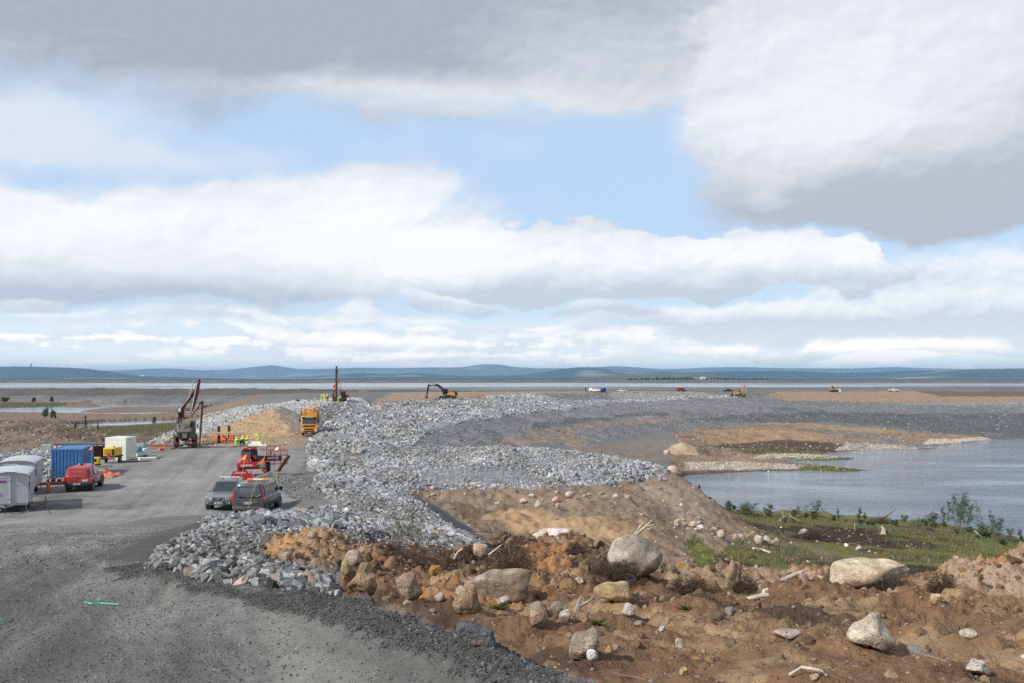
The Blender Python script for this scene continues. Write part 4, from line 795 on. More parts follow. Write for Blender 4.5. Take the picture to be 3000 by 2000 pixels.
boulder('crumbling white rock heap at the edge of the hollow', 1552, 1690, 1538, 1592, (.58, .50, .45), 111, (.45, .33, .26), 14, 16, .14, sub=5, depth=.6, Y=23)
boulder('tall earth covered boulder with a pointed top beside the rockfill', 1000, 1112, 1645, 1737, (.30, .21, .13), 112, (.26, .18, .11), 9, 9, .07, sub=5, outline=[(1000,1715),(1020,1690),(1050,1648),(1075,1645),(1100,1690),(1112,1715),(1095,1737),(1035,1737)])
boulder('earth covered boulder with an overhanging pink underside', 1150, 1246, 1674, 1761, (.30, .21, .13), 113, (.36, .27, .2), 9, 9, .07, sub=5, outline=[(1150,1692),(1180,1675),(1215,1680),(1225,1700),(1246,1735),(1225,1760),(1190,1760),(1162,1735)])
boulder('smooth pinkish boulder set in the orange mound', 1008, 1054, 1612, 1660, (.42, .33, .27), 114, None, 8, 10, .03)
boulder('yellow pointed stone standing at the foot of the orange mound', 999, 1022, 1640, 1683, (.47, .35, .17), 115, None, 7, 14, .04)
boulder('low tan rock on the crest of the orange mound', 897, 930, 1554, 1578, (.42, .33, .25), 131, None, 9, 12, .04)
boulder('tan rock stuck in the face of the orange mound', 822, 856, 1618, 1648, (.38, .29, .21), 132, None, 9, 12, .04)
boulder('long clod of tan earth below the flat topped boulder', 1322, 1404, 1716, 1802, (.33, .23, .145), 116, (.27, .18, .11), 12, 9, .09, name='earth_clod', cat='clod', sub=5)
boulder('dark grey slab boulder half buried in the dark gravel bank', 1335, 1474, 1818, 1896, (.105, .108, .112), 117, (.14, .145, .15), 8, 18, .03, .6, sub=5, depth=.5, outline=[(1335,1855),(1345,1820),(1390,1822),(1440,1842),(1470,1870),(1474,1896),(1380,1894)])
boulder('pale rounded stone under the dark root clump', 1684, 1710, 1689, 1710, (.5, .41, .31), 118, None, 10, 10, .03)
boulder('pinkish white round boulder between the grey and yellow boulders', 1829, 1866, 1685, 1712, (.5, .41, .38), 119, None, 11, 9, .03)
boulder('low whitish crusted rock in front of the flat topped boulder', 1453, 1494, 1747, 1777, (.5, .38, .29), 120, WH, 10, 10, .06)
boulder('pale pink domed stone near the earth covered boulder', 1272, 1304, 1735, 1762, (.54, .43, .38), 121, None, 10, 9, .03)
boulder('white stone perched left of the flat topped boulder', 1333, 1362, 1717, 1745, (.55, .45, .36), 133, None, 9, 10, .04)
boulder('huge smooth cream boulder lying flat on the ridge above the green shelf', 2445, 2722, 1629, 1727, (.56, .47, .33), 122, (.47, .36, .24), 8, 10, .025, .62, sub=5, depth=.6, turn=.2, outline=[(2445,1675),(2460,1657),(2560,1637),(2625,1630),(2660,1632),(2700,1660),(2722,1675),(2700,1698),(2600,1720),(2470,1727),(2450,1708)])
boulder('large pale triangular boulder alone on the brown slope', 2487, 2640, 1793, 1910, (.53, .455, .36), 123, (.46, .37, .28), 7, 22, .025, sub=5, depth=.8, outline=[(2487,1860),(2510,1835),(2580,1795),(2600,1795),(2630,1840),(2640,1882),(2610,1908),(2560,1900),(2500,1876)])
boulder('small pink rock at the foot of the pale triangular boulder', 2526, 2552, 1873, 1897, (.46, .31, .26), 134, None, 8, 12, .03)
boulder('white angular boulder near the lower right corner', 2834, 2914, 1928, 1980, (.55, .49, .41), 124, None, 8, 18, .04, .7, outline=[(2835,1955),(2850,1932),(2895,1930),(2912,1950),(2914,1978),(2880,1980),(2840,1970)])
boulder('flat white stone upslope of the white angular boulder', 2818, 2872, 1846, 1873, (.55, .48, .40), 125, None, 8, 12, .03)
boulder('yellow rounded rock beside the grey brush clump', 2729, 2761, 1741, 1773, (.51, .38, .22), 126, None, 10, 10, .03)
boulder('long pale pink slab lying flush with the slope', 2270, 2356, 1845, 1876, (.45, .36, .32), 127, None, 10, 10, .04, .5)
boulder('small yellow block near the bottom edge', 1990, 2017, 1956, 1982, (.55, .40, .17), 128, None, 8, 18, .03)
boulder('round tan stone cut by the bottom edge beside twigs', 2374, 2405, 1980, 2004, (.47, .36, .24), 129, None, 10, 9, .03)
boulder('tilted pale stone left on the brown slope', 1979, 2004, 1870, 1899, (.52, .45, .39), 130, None, 9, 12, .03)
boulder('round white cobble on the brown slope', 1929, 1950, 1831, 1850, (.60, .57, .52), 135, None, 12, 8, .02)
boulder('white crusted rock clump above the round white cobble', 1822, 1866, 1768, 1808, (.50, .42, .36), 136, WH, 12, 14, .12, sub=4)
boulder('smooth grey stone beside the orange pebble', 1858, 1884, 1822, 1838, (.30, .28, .26), 137, None, 10, 9, .02)
boulder('pink topped boulder on the end of the rock bench above the lake', 1952, 1986, 1356, 1382, (.55, .43, .35), 138, None, 9, 10, .03, Y=107)
boulder('white boulder with a red mark beside the sand cone', 1945, 1966, 1317, 1330, (.6, .52, .48), 139, (.55, .2, .18), 9, 10, .03, name='boulder')
boulder('large pale grey boulder on the green shelf', 2341, 2376, 1550, 1571, (.5, .44, .37), 140, None, 9, 10, .03)
boulder('square topped boulder in the stone row at the foot of the spur', 2212, 2238, 1566, 1592, (.45, .37, .30), 141, None, 8, 14, .03)
boulder('round boulder closing the stone row at the foot of the spur', 2236, 2261, 1570, 1593, (.43, .34, .26), 142, None, 12, 8, .02)
boulder('blocky boulder left in the stone row on the spur', 2103, 2128, 1551, 1575, (.44, .37, .30), 143, None, 8, 14, .03)
boulder('rounded grey boulder halfway up the spur', 1976, 1999, 1519, 1541, (.40, .34, .27), 144, None, 10, 10, .03)
boulder('low tan boulder on the spur right of the rounded grey one', 2021, 2047, 1526, 1545, (.44, .36, .28), 145, None, 9, 10, .03)
boulder('pale flat boulder on the spur under the low tan one', 2042, 2068, 1536, 1551, (.52, .46, .38), 146, None, 9, 10, .03)
boulder('grey boulder in the peat behind the cream boulder', 2508, 2530, 1597, 1614, (.36, .34, .32), 147, None, 8, 14, .04)
boulder('small white boulder in the peat left of the grey one', 2474, 2488, 1592, 1603, (.62, .58, .54), 148, None, 10, 9, .03)
boulder('pink rock below the rock bench in the brown bank', 1617, 1639, 1453, 1473, (.50, .32, .25), 149, None, 9, 12, .03, sub=3)
boulder('wide tan boulder below the rock bench', 1521, 1547, 1459, 1476, (.44, .36, .29), 150, None, 9, 12, .03, sub=3)
boulder('leaning oval boulder below the rock bench', 1566, 1588, 1463, 1487, (.46, .38, .31), 151, None, 10, 9, .03, sub=3)
boulder('small standing boulder under the pink rock', 1626, 1641, 1474, 1494, (.43, .33, .25), 152, None, 10, 9, .03, sub=3)
boulder('broad pale boulder at the right end of the brown bank', 1655, 1684, 1440, 1460, (.48, .38, .32), 153, None, 9, 10, .03, sub=3)
# many look-alike cobbles on the bare earth
protoB = []
for k in range(10):
    V, T = rock_shape(300+k, 3, 11, 10, .03); V = V*np.array([1, .8, .62])
    c = np.array([TANS[k % len(TANS)]])*(1+n3d(V, 3, k)[:, None]*.4)
    o = link_np('cobble', V, T.ravel(), np.arange(len(T))*3, None, sm, None, True, np.clip(c, .02, .9)); protoB.append(o.data); bpy.data.objects.remove(o)
def cobbles(n, mask, ylim, smin, smax, label, group, seed, px=(-50, 3050)):
    x, y, z, A, r = scatter_pts(mask, n, seed, ylim, px)
    for k in range(n):
        s = smin+(smax-smin)*r.random()**2.2
        o = bpy.data.objects.new('cobble', protoB[int(r.integers(0, 10))]); COL.objects.link(o)
        o.location = (x[k], y[k], z[k]+s*.12); o.scale = (s, s, s); o.rotation_euler = (r.uniform(-.4, .4), r.uniform(-.4, .4), r.uniform(0, 6.28))
        tag(o, label, 'cobble', group)
cobbles(90, ZONE['fg'], (6, 20), .03, .095, 'small tan or pale cobble lying loose on the brown foreground dirt', 'cobbles on the brown foreground dirt', 61)
row = ZONE['hollow']*sstep(poly_dist(PXG, PYG, [(1960, 1520), (2060, 1530), (2270, 1590), (2250, 1605), (2080, 1570), (1960, 1545)]), 25, 0)
cobbles(70, row, (55, 112), .12, .38, 'pale rounded stone in the row along the foot of the earth spur', 'stones along the foot of the spur', 62)
cobbles(50, ZONE['hollow']*(PYG < 1475)*(PXG < 1950), (74, 110), .12, .36, 'tan rounded stone scattered on the brown bank under the rock bench', 'stones on the bank under the rock bench', 63)
cobbles(36, ZONE['peat']*(PXG > 2450), (55, 112), .07, .24, 'white stone lying in the dark peat of the green shelf', 'white stones in the peat', 64)
# ------------------------------------------------------------------ builder for made objects
class MB:
    def __init__(s): s.bm = bmesh.new()
    def box(s, c, d, rot=None, bev=0.0):
        r = bmesh.ops.create_cube(s.bm, size=1.0); vs = r['verts']
        M = Matrix.Translation(Vector(c)) @ (Euler(rot).to_matrix().to_4x4() if rot else Matrix.Identity(4)) @ Matrix.Diagonal((d[0], d[1], d[2], 1))
        bmesh.ops.transform(s.bm, matrix=M, verts=vs)
        if bev:
            es = list({e for v in vs for e in v.link_edges}); bmesh.ops.bevel(s.bm, geom=es, offset=bev, segments=2, affect='EDGES', profile=.6)
        return s
    def ring(s, pts): return [s.bm.verts.new(p) for p in pts]
    def loft(s, rings, cap=True):
        R_ = [s.ring(r) for r in rings]; n = len(R_[0])
        for a, b_ in zip(R_[:-1], R_[1:]):
            for i in range(n): s.bm.faces.new((a[i], a[(i+1) % n], b_[(i+1) % n], b_[i]))
        if cap: s.bm.faces.new(R_[0][::-1]); s.bm.faces.new(R_[-1])
        return s
    def tube(s, pts, r, n=8):
        P = [Vector(p) for p in pts]; rs = r if isinstance(r, (list, tuple)) else [r]*len(P); rings = []; ref = None
        for i, p in enumerate(P):
            t = (P[min(i+1, len(P)-1)]-P[max(i-1, 0)]).normalized()
            if ref is None: ref = Vector((0, 0, 1)) if abs(t.z) < .9 else Vector((1, 0, 0))
            u_ = t.cross(ref).normalized(); w_ = u_.cross(t).normalized()
            rings.append([p+u_*rs[i]*math.cos(2*math.pi*k/n)+w_*rs[i]*math.sin(2*math.pi*k/n) for k in range(n)])
        return s.loft(rings)
    def beam(s, pts, w, h, lat=(0, 1, 0)):                       # rectangular section along a path; lat = width direction
        P = [Vector(p) for p in pts]; lat = Vector(lat).normalized(); ws = w if isinstance(w, (list, tuple)) else [w]*len(P); hs = h if isinstance(h, (list, tuple)) else [h]*len(P); rings = []
        for i, p in enumerate(P):
            t = (P[min(i+1, len(P)-1)]-P[max(i-1, 0)]).normalized(); u_ = t.cross(lat).normalized()
            a, b_ = lat*ws[i]/2, u_*hs[i]/2; rings.append([p-a-b_, p+a-b_, p+a+b_, p-a+b_])
        return s.loft(rings)
    def cyl(s, p0, p1, r, r1=None, n=16): return s.tube([p0, p1], [r, r if r1 is None else r1], n)
    def prism(s, poly, x0, x1):                                  # (y,z) outline extruded along x
        return s.loft([[(x0, y, z) for y, z in poly], [(x1, y, z) for y, z in poly]])
    def prismy(s, poly, y0, y1):                                 # (x,z) outline extruded along y
        return s.loft([[(x, y0, z) for x, z in poly], [(x, y1, z) for x, z in poly]])
    def ball(s, c, r, sc=(1, 1, 1), seg=12):
        q = bmesh.ops.create_uvsphere(s.bm, u_segments=seg, v_segments=seg//2+2, radius=r)
        bmesh.ops.transform(s.bm, matrix=Matrix.Translation(Vector(c)) @ Matrix.Diagonal((*sc, 1)), verts=q['verts']); return s
    def quad(s, p, th=.012):
        P = [Vector(q) for q in p]; n = (P[1]-P[0]).cross(P[3]-P[0]).normalized()*th
        return s.loft([[q-n*.5 for q in P], [q+n for q in P]])
    def build(s, name, m, parent=None, smooth_=False, angle=35):
        bmesh.ops.recalc_face_normals(s.bm, faces=s.bm.faces[:])
        if smooth_:
            for f in s.bm.faces: f.smooth = True
            for e in s.bm.edges:
                if len(e.link_faces) == 2 and e.calc_face_angle(0) > R(angle): e.smooth = False
        me = bpy.data.meshes.new(name); s.bm.to_mesh(me); s.bm.free()
        for q in (m if isinstance(m, list) else [m]): me.materials.append(q)
        o = bpy.data.objects.new(name, me); COL.objects.link(o)
        if parent is not None: o.parent = parent
        return o
def thing(name, label, cat, loc, rz=0.0, group=None):
    o = bpy.data.objects.new(name, None); COL.objects.link(o); o.location = loc; o.rotation_euler = (0, 0, R(rz)); o.empty_display_size = .3
    return tag(o, label, cat, group)
def copy_tree(o, parent=None):
    c = o.copy(); COL.objects.link(c); c.parent = parent
    for ch in [q for q in list(o.children)]: copy_tree(ch, c)
    return c
def rrect(w, z0, z1, y, e=5.0, n=20):                            # rounded section across the car
    out = []
    for k in range(n):
        a = 2*math.pi*(k+.5)/n; c_, s_ = math.cos(a), math.sin(a)
        out.append((w*math.copysign(abs(c_)**(2/e), c_), y, (z0+z1)/2+(z1-z0)/2*math.copysign(abs(s_)**(2/e), s_)))
    return out
def rplan(w, y0, y1, z, e=6.0, n=24):
    out = []
    for k in range(n):
        a = 2*math.pi*(k+.5)/n; c_, s_ = math.cos(a), math.sin(a)
        out.append((w*math.copysign(abs(c_)**(2/e), c_), (y0+y1)/2+(y1-y0)/2*math.copysign(abs(s_)**(2/e), s_), z))
    return out
def text(body, size, m, parent, loc, rot, name='lettering', depth=.004, bold=0.0, sx=1.0):
    c = bpy.data.curves.new(name, 'FONT'); c.body = body; c.size = size; c.extrude = depth; c.offset = bold; c.align_x = 'CENTER'; c.align_y = 'CENTER'
    t = bpy.data.objects.new(name, c); COL.objects.link(t); dg = bpy.context.evaluated_depsgraph_get()
    me = bpy.data.meshes.new_from_object(t.evaluated_get(dg)); bpy.data.objects.remove(t); me.materials.clear(); me.materials.append(m)
    o = bpy.data.objects.new(name, me); COL.objects.link(o); o.parent = parent; o.location = loc; o.rotation_euler = rot; o.scale = (sx, 1, 1); return o
REAR = (R(90), 0, 0); FRONT = (R(90), 0, R(180)); RIGHT = (R(90), 0, R(90)); LEFT = (R(90), 0, R(-90))
P_GREY = mat('paint_grey', (.105, .11, .118), .32, .35, .10, 1.5, .5, ((.16, .155, .145), .35), coat=.35)
P_SILV = mat('paint_silver', (.20, .205, .215), .3, .4, .10, 1.5, .5, ((.17, .165, .155), .35), coat=.35)
P_RED = mat('paint_red', (.36, .030, .032), .42, 0, .12, 1.5, .5, ((.27, .14, .12), .45), coat=.2)
P_MAN = mat('paint_machine_red', (.42, .022, .025), .4, 0, .10, 2, .5, ((.30, .12, .10), .25), coat=.2)
P_DRED = mat('paint_dark_red', (.125, .012, .014), .45, 0, .15, 1.5, .5, ((.16, .08, .07), .3))
P_YEL = mat('paint_yellow', (.68, .30, .012), .42, 0, .08, 1.5, .5, ((.40, .26, .10), .25))
P_YEL2 = mat('paint_lemon', (.72, .50, .02), .45, 0, .08, 1.5)
P_ORG = mat('paint_orange', (.42, .20, .06), .5, 0, .12, 1.0, .4, ((.3, .18, .08), .35))
P_WHITE = mat('paint_white', (.72, .73, .74), .4, 0, .05, 1.0, .5, ((.5, .48, .45), .3))
P_BLACK = mat('paint_black', (.018, .019, .021), .4, .1, .2, 2.0)
P_BLUE = mat('paint_blue', (.045, .15, .36), .5, 0, .12, .8, .4, ((.12, .17, .25), .5))
GLASS = mat('dark_glass', (.012, .015, .018), .06, 0, .05, 1.0, .8)
GLASSL = mat('tinted_glass', (.05, .06, .065), .05, 0, .1, 1.0, .8)
RUB = mat('tyre_rubber', (.028, .028, .028), .85, 0, .2, 6.0, .2, ((.13, .125, .115), .7))
RIM = mat('rim_metal', (.30, .30, .31), .4, .7, .1, 5.0)
PLAS = mat('black_plastic', (.025, .026, .028), .65, 0, .15, 4.0, .4, ((.10, .098, .09), .4))
CHRM = mat('chrome', (.55, .56, .58), .2, .9, .05)
STEEL = mat('grey_steel', (.30, .31, .32), .45, .6, .12, 2.0)
LAMP_C = mat('clear_lamp', (.62, .64, .66), .15, .2, .15, 8.0, .8)
LAMP_R = mat('red_lamp', (.48, .012, .014), .2, 0, .15, 8.0, .7)
LAMP_O = mat('amber_lamp', (.80, .24, .02), .3, 0, .1, 8.0, .6)
PLATE = mat('plate_white', (.75, .75, .73), .5, 0, .04, 4.0)
INK = mat('plate_ink', (.02, .02, .02), .6)
PB = mat('plate_blue', (.02, .07, .35), .5)
SIGNW = mat('sign_white', (.78, .78, .78), .5, 0, .04)
SIGNP = mat('sign_purple', (.045, .03, .28), .5, 0, .08)
SIGNPK = mat('sign_pink', (.70, .10, .22), .5, 0, .08)
CABIN = mat('cabin_panel', (.44, .455, .475), .5, .1, .06, .6, .4, ((.36, .36, .36), .35))
WOOD = mat('raw_wood', (.42, .26, .13), .8, 0, .2, 5.0, .2)
WOODP = mat('pale_wood', (.55, .45, .31), .8, 0, .15, 5.0, .2)
PLY = mat('dark_plywood', (.095, .042, .030), .6, 0, .25, 3.0)
RUST = mat('rusty_steel', (.085, .050, .034), .85, .2, .35, 4.0, .3)
PILE = mat('sheet_pile', (.045, .036, .032), .85, .2, .3, 3.0)
REBAR = mat('rebar', (.07, .036, .024), .85, .2, .3, 5.0)
CONC = mat('concrete', (.42, .40, .37), .9, 0, .12, 2.0)
MUD = mat('muddy_steel', (.235, .215, .17), .8, .1, .3, 2.5, .3, ((.09, .085, .07), .6))
DARKM = mat('oily_steel', (.035, .034, .032), .6, .3, .3, 4.0)
FOAM = mat('foam_board', (.74, .74, .64), .8, 0, .07, 1.2, .2, ((.58, .62, .48), .5))
ORANGE = mat('orange_tarp', (.78, .16, .05), .6, 0, .15, 3.0)
ORF = mat('flag_orange', (.85, .20, .04), .6, 0, .1, 5.0)
HIVIS = mat('hi_vis_cloth', (.60, .78, .035), .8, 0, .12, 8.0, .2)
NAVY = mat('dark_cloth', (.02, .022, .03), .9, 0, .2, 8.0, .1)
SKIN = mat('skin', (.50, .31, .22), .6, 0, .05)
HELM = mat('helmet_white', (.78, .78, .76), .4)
HELMY = mat('helmet_yellow', (.75, .62, .03), .4)
STRAP = mat('green_strap', (.10, .50, .36), .6, 0, .2, 9.0)
def wheel(parent, x, y, r, w, side, rimr=.62):
    t = MB(); pr = [(-w/2, r*.80), (-w/2*.9, r*.97), (-w/4, r), (w/4, r), (w/2*.9, r*.97), (w/2, r*.80)]
    n = 24; rings = [[(x+dx, y+rr*math.cos(2*math.pi*k/n), r+rr*math.sin(2*math.pi*k/n)) for k in range(n)] for dx, rr in pr]
    t.loft(rings); o = t.build('wheel', RUB, parent, True)
    rm = MB(); xs = x+side*w*.5
    rm.cyl((xs-side*.03, y, r), (xs+side*.012, y, r), r*rimr, n=20)
    for k in range(5):
        a = 2*math.pi*k/5; rm.box((xs+side*.02, y+math.cos(a)*r*.32, r+math.sin(a)*r*.32), (.02, r*.5, r*.13), (a, 0, 0))
    rm.build('rim', RIM, o, True); return o
def window(parent, corners, m=None, name='window', th=.012): return MB().quad(corners, th).build(name, m or GLASS, parent)
def side_pts(gh, side, t0, t1, s0, s1, off=.010):                 # pane on a tapered cabin: gh=(z0,w0,ya0,yb0,z1,w1,ya1,yb1); t along y, s up
    z0, w0, a0, b0, z1, w1, a1, b1 = gh; out = []
    for t, s_ in ((t0, s0), (t1, s0), (t1, s1), (t0, s1)):
        w = w0+(w1-w0)*s_; a = a0+(a1-a0)*s_; bb = b0+(b1-b0)*s_
        out.append((side*(w+off), a+(bb-a)*t, z0+(z1-z0)*s_))
    return out if side > 0 else out[::-1]
def end_pts(gh, front, u0, u1, s0, s1, off=.012):
    z0, w0, a0, b0, z1, w1, a1, b1 = gh; out = []
    for u_, s_ in ((u0, s0), (u1, s0), (u1, s1), (u0, s1)):
        w = w0+(w1-w0)*s_; y = (b0+(b1-b0)*s_)+off if front else (a0+(a1-a0)*s_)-off
        out.append((w*u_, y, z0+(z1-z0)*s_))
    return out[::-1] if front else out
def arch(parent, x, y, r, side, m):
    n = 14; a = MB(); rings = []
    for k in range(n+1):
        t = math.pi*(k/n)*1.08-math.pi*.04; c_, s_ = math.cos(t), math.sin(t)
        rings.append([(x+side*d, y+rr*c_, r*.86+rr*s_) for d, rr in ((-.10, r*1.12), (.025, r*1.12), (.035, r*1.22), (-.10, r*1.26))])
    a.loft(rings); a.build('wheel_arch', m, parent, True)
    MB().cyl((x-side*.30, y, r*.95), (x+side*.004, y, r*.95), r*1.13, n=20).build('wheel_well', PLAS, parent)
def plate(parent, loc, rot, s, w=.52, h=.12, blue=True):
    front = rot is FRONT
    o = MB().box(loc, (w, .02, h)).build('number_plate', PLATE, parent)
    d = .016 if front else -.016
    MB().box((loc[0]+(w/2-.03)*(1 if front else -1), loc[1]+d*.4, loc[2]), (.05, .018, h*.96)).build('country_band', PB, o)
    text(s, h*.86, INK, o, (loc[0]+(-.03 if front else .03), loc[1]+d, loc[2]), rot, 'plate_characters', .003, .004)
    return o
def pickup(root, paint, canopy=False, detail=2, bumper=PLAS):
    L0 = [(2.62, .74, .50, .82), (2.56, .86, .42, .96), (2.35, .905, .38, 1.02), (1.75, .925, .36, 1.09), (1.25, .93, .36, 1.14), (.2, .93, .36, 1.13), (-.95, .93, .38, 1.13), (-1.05, .93, .40, 1.13), (-2.45, .925, .46, 1.13), (-2.62, .90, .52, 1.11)]
    MB().loft([rrect(w, z0, z1, y, 6) for y, w, z0, z1 in L0[::-1]]).build('body', paint, root, True)
    gh = (1.10, .885, -1.02, 1.30, 1.78, .70, -.86, .42)
    MB().loft([rplan(w, a, c_, z) for z, w, a, c_ in ((1.08, .885, -1.02, 1.32), (1.45, .80, -.96, .86), (1.72, .715, -.88, .50), (1.79, .66, -.80, .40))]).build('cab', paint, root, True)
    window(root, end_pts(gh, True, -.86, .86, .10, .90), GLASSL, 'windscreen')
    window(root, end_pts(gh, False, -.80, .80, .20, .84), GLASS, 'rear_window')
    for sd in (-1, 1):
        window(root, side_pts(gh, sd, .52, .86, .10, .86)); window(root, side_pts(gh, sd, .08, .46, .10, .86))
        for y in (1.68, -1.62):
            wheel(root, sd*.80, y, .385, .265, sd); arch(root, sd*.925, y, .40, sd, bumper)
        MB().box((sd*1.02, .92, 1.17), (.20, .10, .16), None, .03).build('mirror', CHRM if detail > 1 else paint, root, True)
        MB().box((sd*.935, .35, .46), (.10, 2.6, .05)).build('sill', PLAS, root)
        for yy_ in (.42, -.62): MB().box((sd*.945, yy_, 1.0), (.02, .16, .035)).build('door_handle', paint, root)
    if canopy:
        g2 = (1.13, .89, -2.58, -1.02, 1.76, .76, -2.34, -.94)
        MB().loft([rplan(w, a, c_, z) for z, w, a, c_ in ((1.12, .90, -2.60, -1.0), (1.55, .83, -2.45, -.95), (1.74, .74, -2.34, -.90), (1.79, .68, -2.26, -.84))]).build('canopy', paint, root, True)
        window(root, end_pts(g2, False, -.84, .84, .16, .88), mat('red_dusty_glass', (.30, .04, .045), .25, 0, .1, 2) if paint is P_RED else GLASS, 'hatch_window')
        for sd in (-1, 1): window(root, side_pts(g2, sd, .10, .86, .25, .80), paint, 'canopy_side_panel')
    else:
        MB().box((0, -1.82, 1.125), (1.50, 1.44, .03)).build('bed', PLAS, root)
    MB().box((0, -2.68, .60), (1.72, .16, .20), None, .03).build('rear_bumper', bumper, root, True)
    for sd in (-1, 1): MB().box((sd*.84, -2.60, .92), (.13, .10, .34), None, .02).build('tail_light', LAMP_R, root)
    return gh
def van(root, paint, Lf=2.55, Lr=-2.60, detail=True):
    MB().loft([rrect(w, z0, z1, y, 6) for y, w, z0, z1 in ((Lr, .93, .45, 1.16), (Lr+.06, .97, .36, 1.20), (-1.0, .985, .34, 1.20), (1.3, .985, .34, 1.20), (1.85, .97, .34, 1.14), (Lf-.15, .90, .36, .98), (Lf, .76, .45, .84))]).build('body', paint, root, True)
    gh = (1.12, .965, Lr+.02, 1.95, 1.93, .83, Lr+.16, 1.02)
    MB().loft([rplan(w, a, c_, z, 7) for z, w, a, c_ in ((1.10, .975, Lr+.01, 1.98), (1.50, .93, Lr+.05, 1.52), (1.84, .86, Lr+.12, 1.10), (1.95, .80, Lr+.20, .95), (1.975, .70, Lr+.30, .85))]).build('upper_body', paint, root, True)
    MB().quad(end_pts(gh, False, -.80, .80, .08, .88)).build('rear_window', GLASSL, root)
    window(root, end_pts(gh, True, -.88, .88, .10, .92), GLASS, 'windscreen')
    for sd in (-1, 1):
        window(root, side_pts(gh, sd, .79, .955, .12, .82), GLASS, 'front_side_window')
        window(root, side_pts(gh, sd, .10, .40, .12, .84)); window(root, side_pts(gh, sd, .42, .745, .12, .84))
        for y in (1.70, -1.55):
            wheel(root, sd*.86, y, .345, .23, sd); arch(root, sd*.982, y, .36, sd, paint)
        MB().box((sd*1.10, 1.45, 1.27), (.22, .12, .26), None, .04).build('mirror', PLAS, root, True)
        MB().box((sd*.985, .0, .62), (.025, 2.3, .07)).build('side_moulding', PLAS, root)
        MB().box((sd*.99, -.95, .98), (.02, 1.3, .04)).build('door_rail', PLAS, root)
        MB().loft([[(sd*.90, Lr+.0, .78), (sd*.985, Lr+.05, .78), (sd*.985, Lr+.14, .80), (sd*.90, Lr+.02, .84)], [(sd*.88, Lr-.025, 1.15), (sd*.985, Lr+.03, 1.15), (sd*.985, Lr+.14, 1.15), (sd*.88, Lr+.06, 1.15)], [(sd*.84, Lr+.09, 1.62), (sd*.90, Lr+.10, 1.62), (sd*.91, Lr+.16, 1.62), (sd*.84, Lr+.14, 1.62)]]).build('tail_light', LAMP_R, root, True)
    return gh
# ---- grey pickup, front towards us
g = at(671, 66); v = thing('pickup_truck', 'grey double cab pickup facing us beside the grey van', 'pickup', g, 181)
gh = pickup(v, P_SILV)
gr = MB().box((0, 2.60, .80), (.62, .06, .20), None, .02).build('grille', PLAS, v)
for k in range(4): MB().box((0, 2.635, .735+k*.045), (.56, .02, .012)).build('grille_bar', CHRM, gr)
MB().cyl((0, 2.63, .81), (0, 2.665, .81), .075, n=20).build('badge', CHRM, gr)
for sd in (-1, 1):
    MB().prismy([(sd*.32, .92), (sd*.42, .92), (sd*.37, .70), (sd*.30, .70)], 2.57, 2.66).build('grille_frame', CHRM, v)
    MB().loft([[(sd*.42, 2.60, .90), (sd*.80, 2.46, .99), (sd*.82, 2.44, .86), (sd*.46, 2.60, .74)], [(sd*.42, 2.64, .90), (sd*.82, 2.49, .99), (sd*.84, 2.47, .86), (sd*.46, 2.64, .74)]]).build('headlight', LAMP_C, v)
    fl = MB().box((sd*.70, 2.585, .57), (.24, .08, .12), None, .03).build('fog_light', PLAS, v); MB().cyl((sd*.70, 2.60, .57), (sd*.70, 2.64, .57), .045).build('lens', LAMP_C, fl)
    MB().tube([(sd*.62, .30, 1.80), (sd*.62, .22, 1.85), (sd*.62, -.75, 1.85), (sd*.62, -.85, 1.80)], .02).build('roof_rail', CHRM, v, True)
MB().box((0, 2.60, .55), (.98, .07, .20), None, .03).build('bumper_intake', PLAS, v); MB().box((0, 2.63, .50), (.86, .04, .035)).build('bumper_trim', CHRM, v)
plate(v, (0, 2.67, .565), FRONT, 'TBG 508')
lb = MB().box((0, -.30, 1.93), (1.30, .16, .05), None, .02).build('light_bar', P_WHITE, v)
for sd in (-1, 1): MB().box((sd*.5, -.30, 1.86), (.06, .10, .12)).build('bracket', PLAS, lb)
MB().tube([(0, -1.0, 1.78), (0, -1.0, 2.15)], .008, 5).build('aerial', PLAS, v)
# ---- grey van, rear towards us
g = at(757, 63.7); v = thing('van', 'dark grey passenger van seen from behind with an amber beacon bar', 'van', g, 0)
van(v, P_GREY)
MB().box((0, -2.66, .50), (1.84, .20, .22), None, .05).build('rear_bumper', P_GREY, v, True)
for sd in (-1, 1): MB().box((sd*.78, -2.77, .52), (.16, .02, .05)).build('reflector', LAMP_R, v)
tb = MB().tube([(0, -2.6, .40), (0, -2.85, .40), (0, -2.88, .50)], .03).ball((0, -2.88, .53), .035).build('tow_bar', PLAS, v, True)
MB().box((0, -2.62, .93), (1.25, .02, .30)).build('tailgate_panel', P_GREY, v); plate(v, (0, -2.65, .80), REAR, '046 CMO')
MB().box((0, -2.60, 1.135), (.14, .03, .035)).build('tailgate_badge', CHRM, v); text('TRANSIT', .085, CHRM, v, (-.55, -2.635, 1.02), REAR, 'model_lettering', .003, .003)
MB().tube([(-.84, -2.59, 1.48), (-.78, -2.62, 1.28), (-.52, -2.645, 1.16), (.52, -2.645, 1.16), (.78, -2.62, 1.28), (.84, -2.59, 1.48)], .03, 6).build('tailgate_crease', P_GREY, v, True)
MB().box((0, -2.42, 1.93), (.30, .06, .03)).build('brake_light', LAMP_R, v)
bb = MB().box((.28, -1.15, 2.03), (1.30, .26, .05)).build('beacon_bar', PLAS, v)
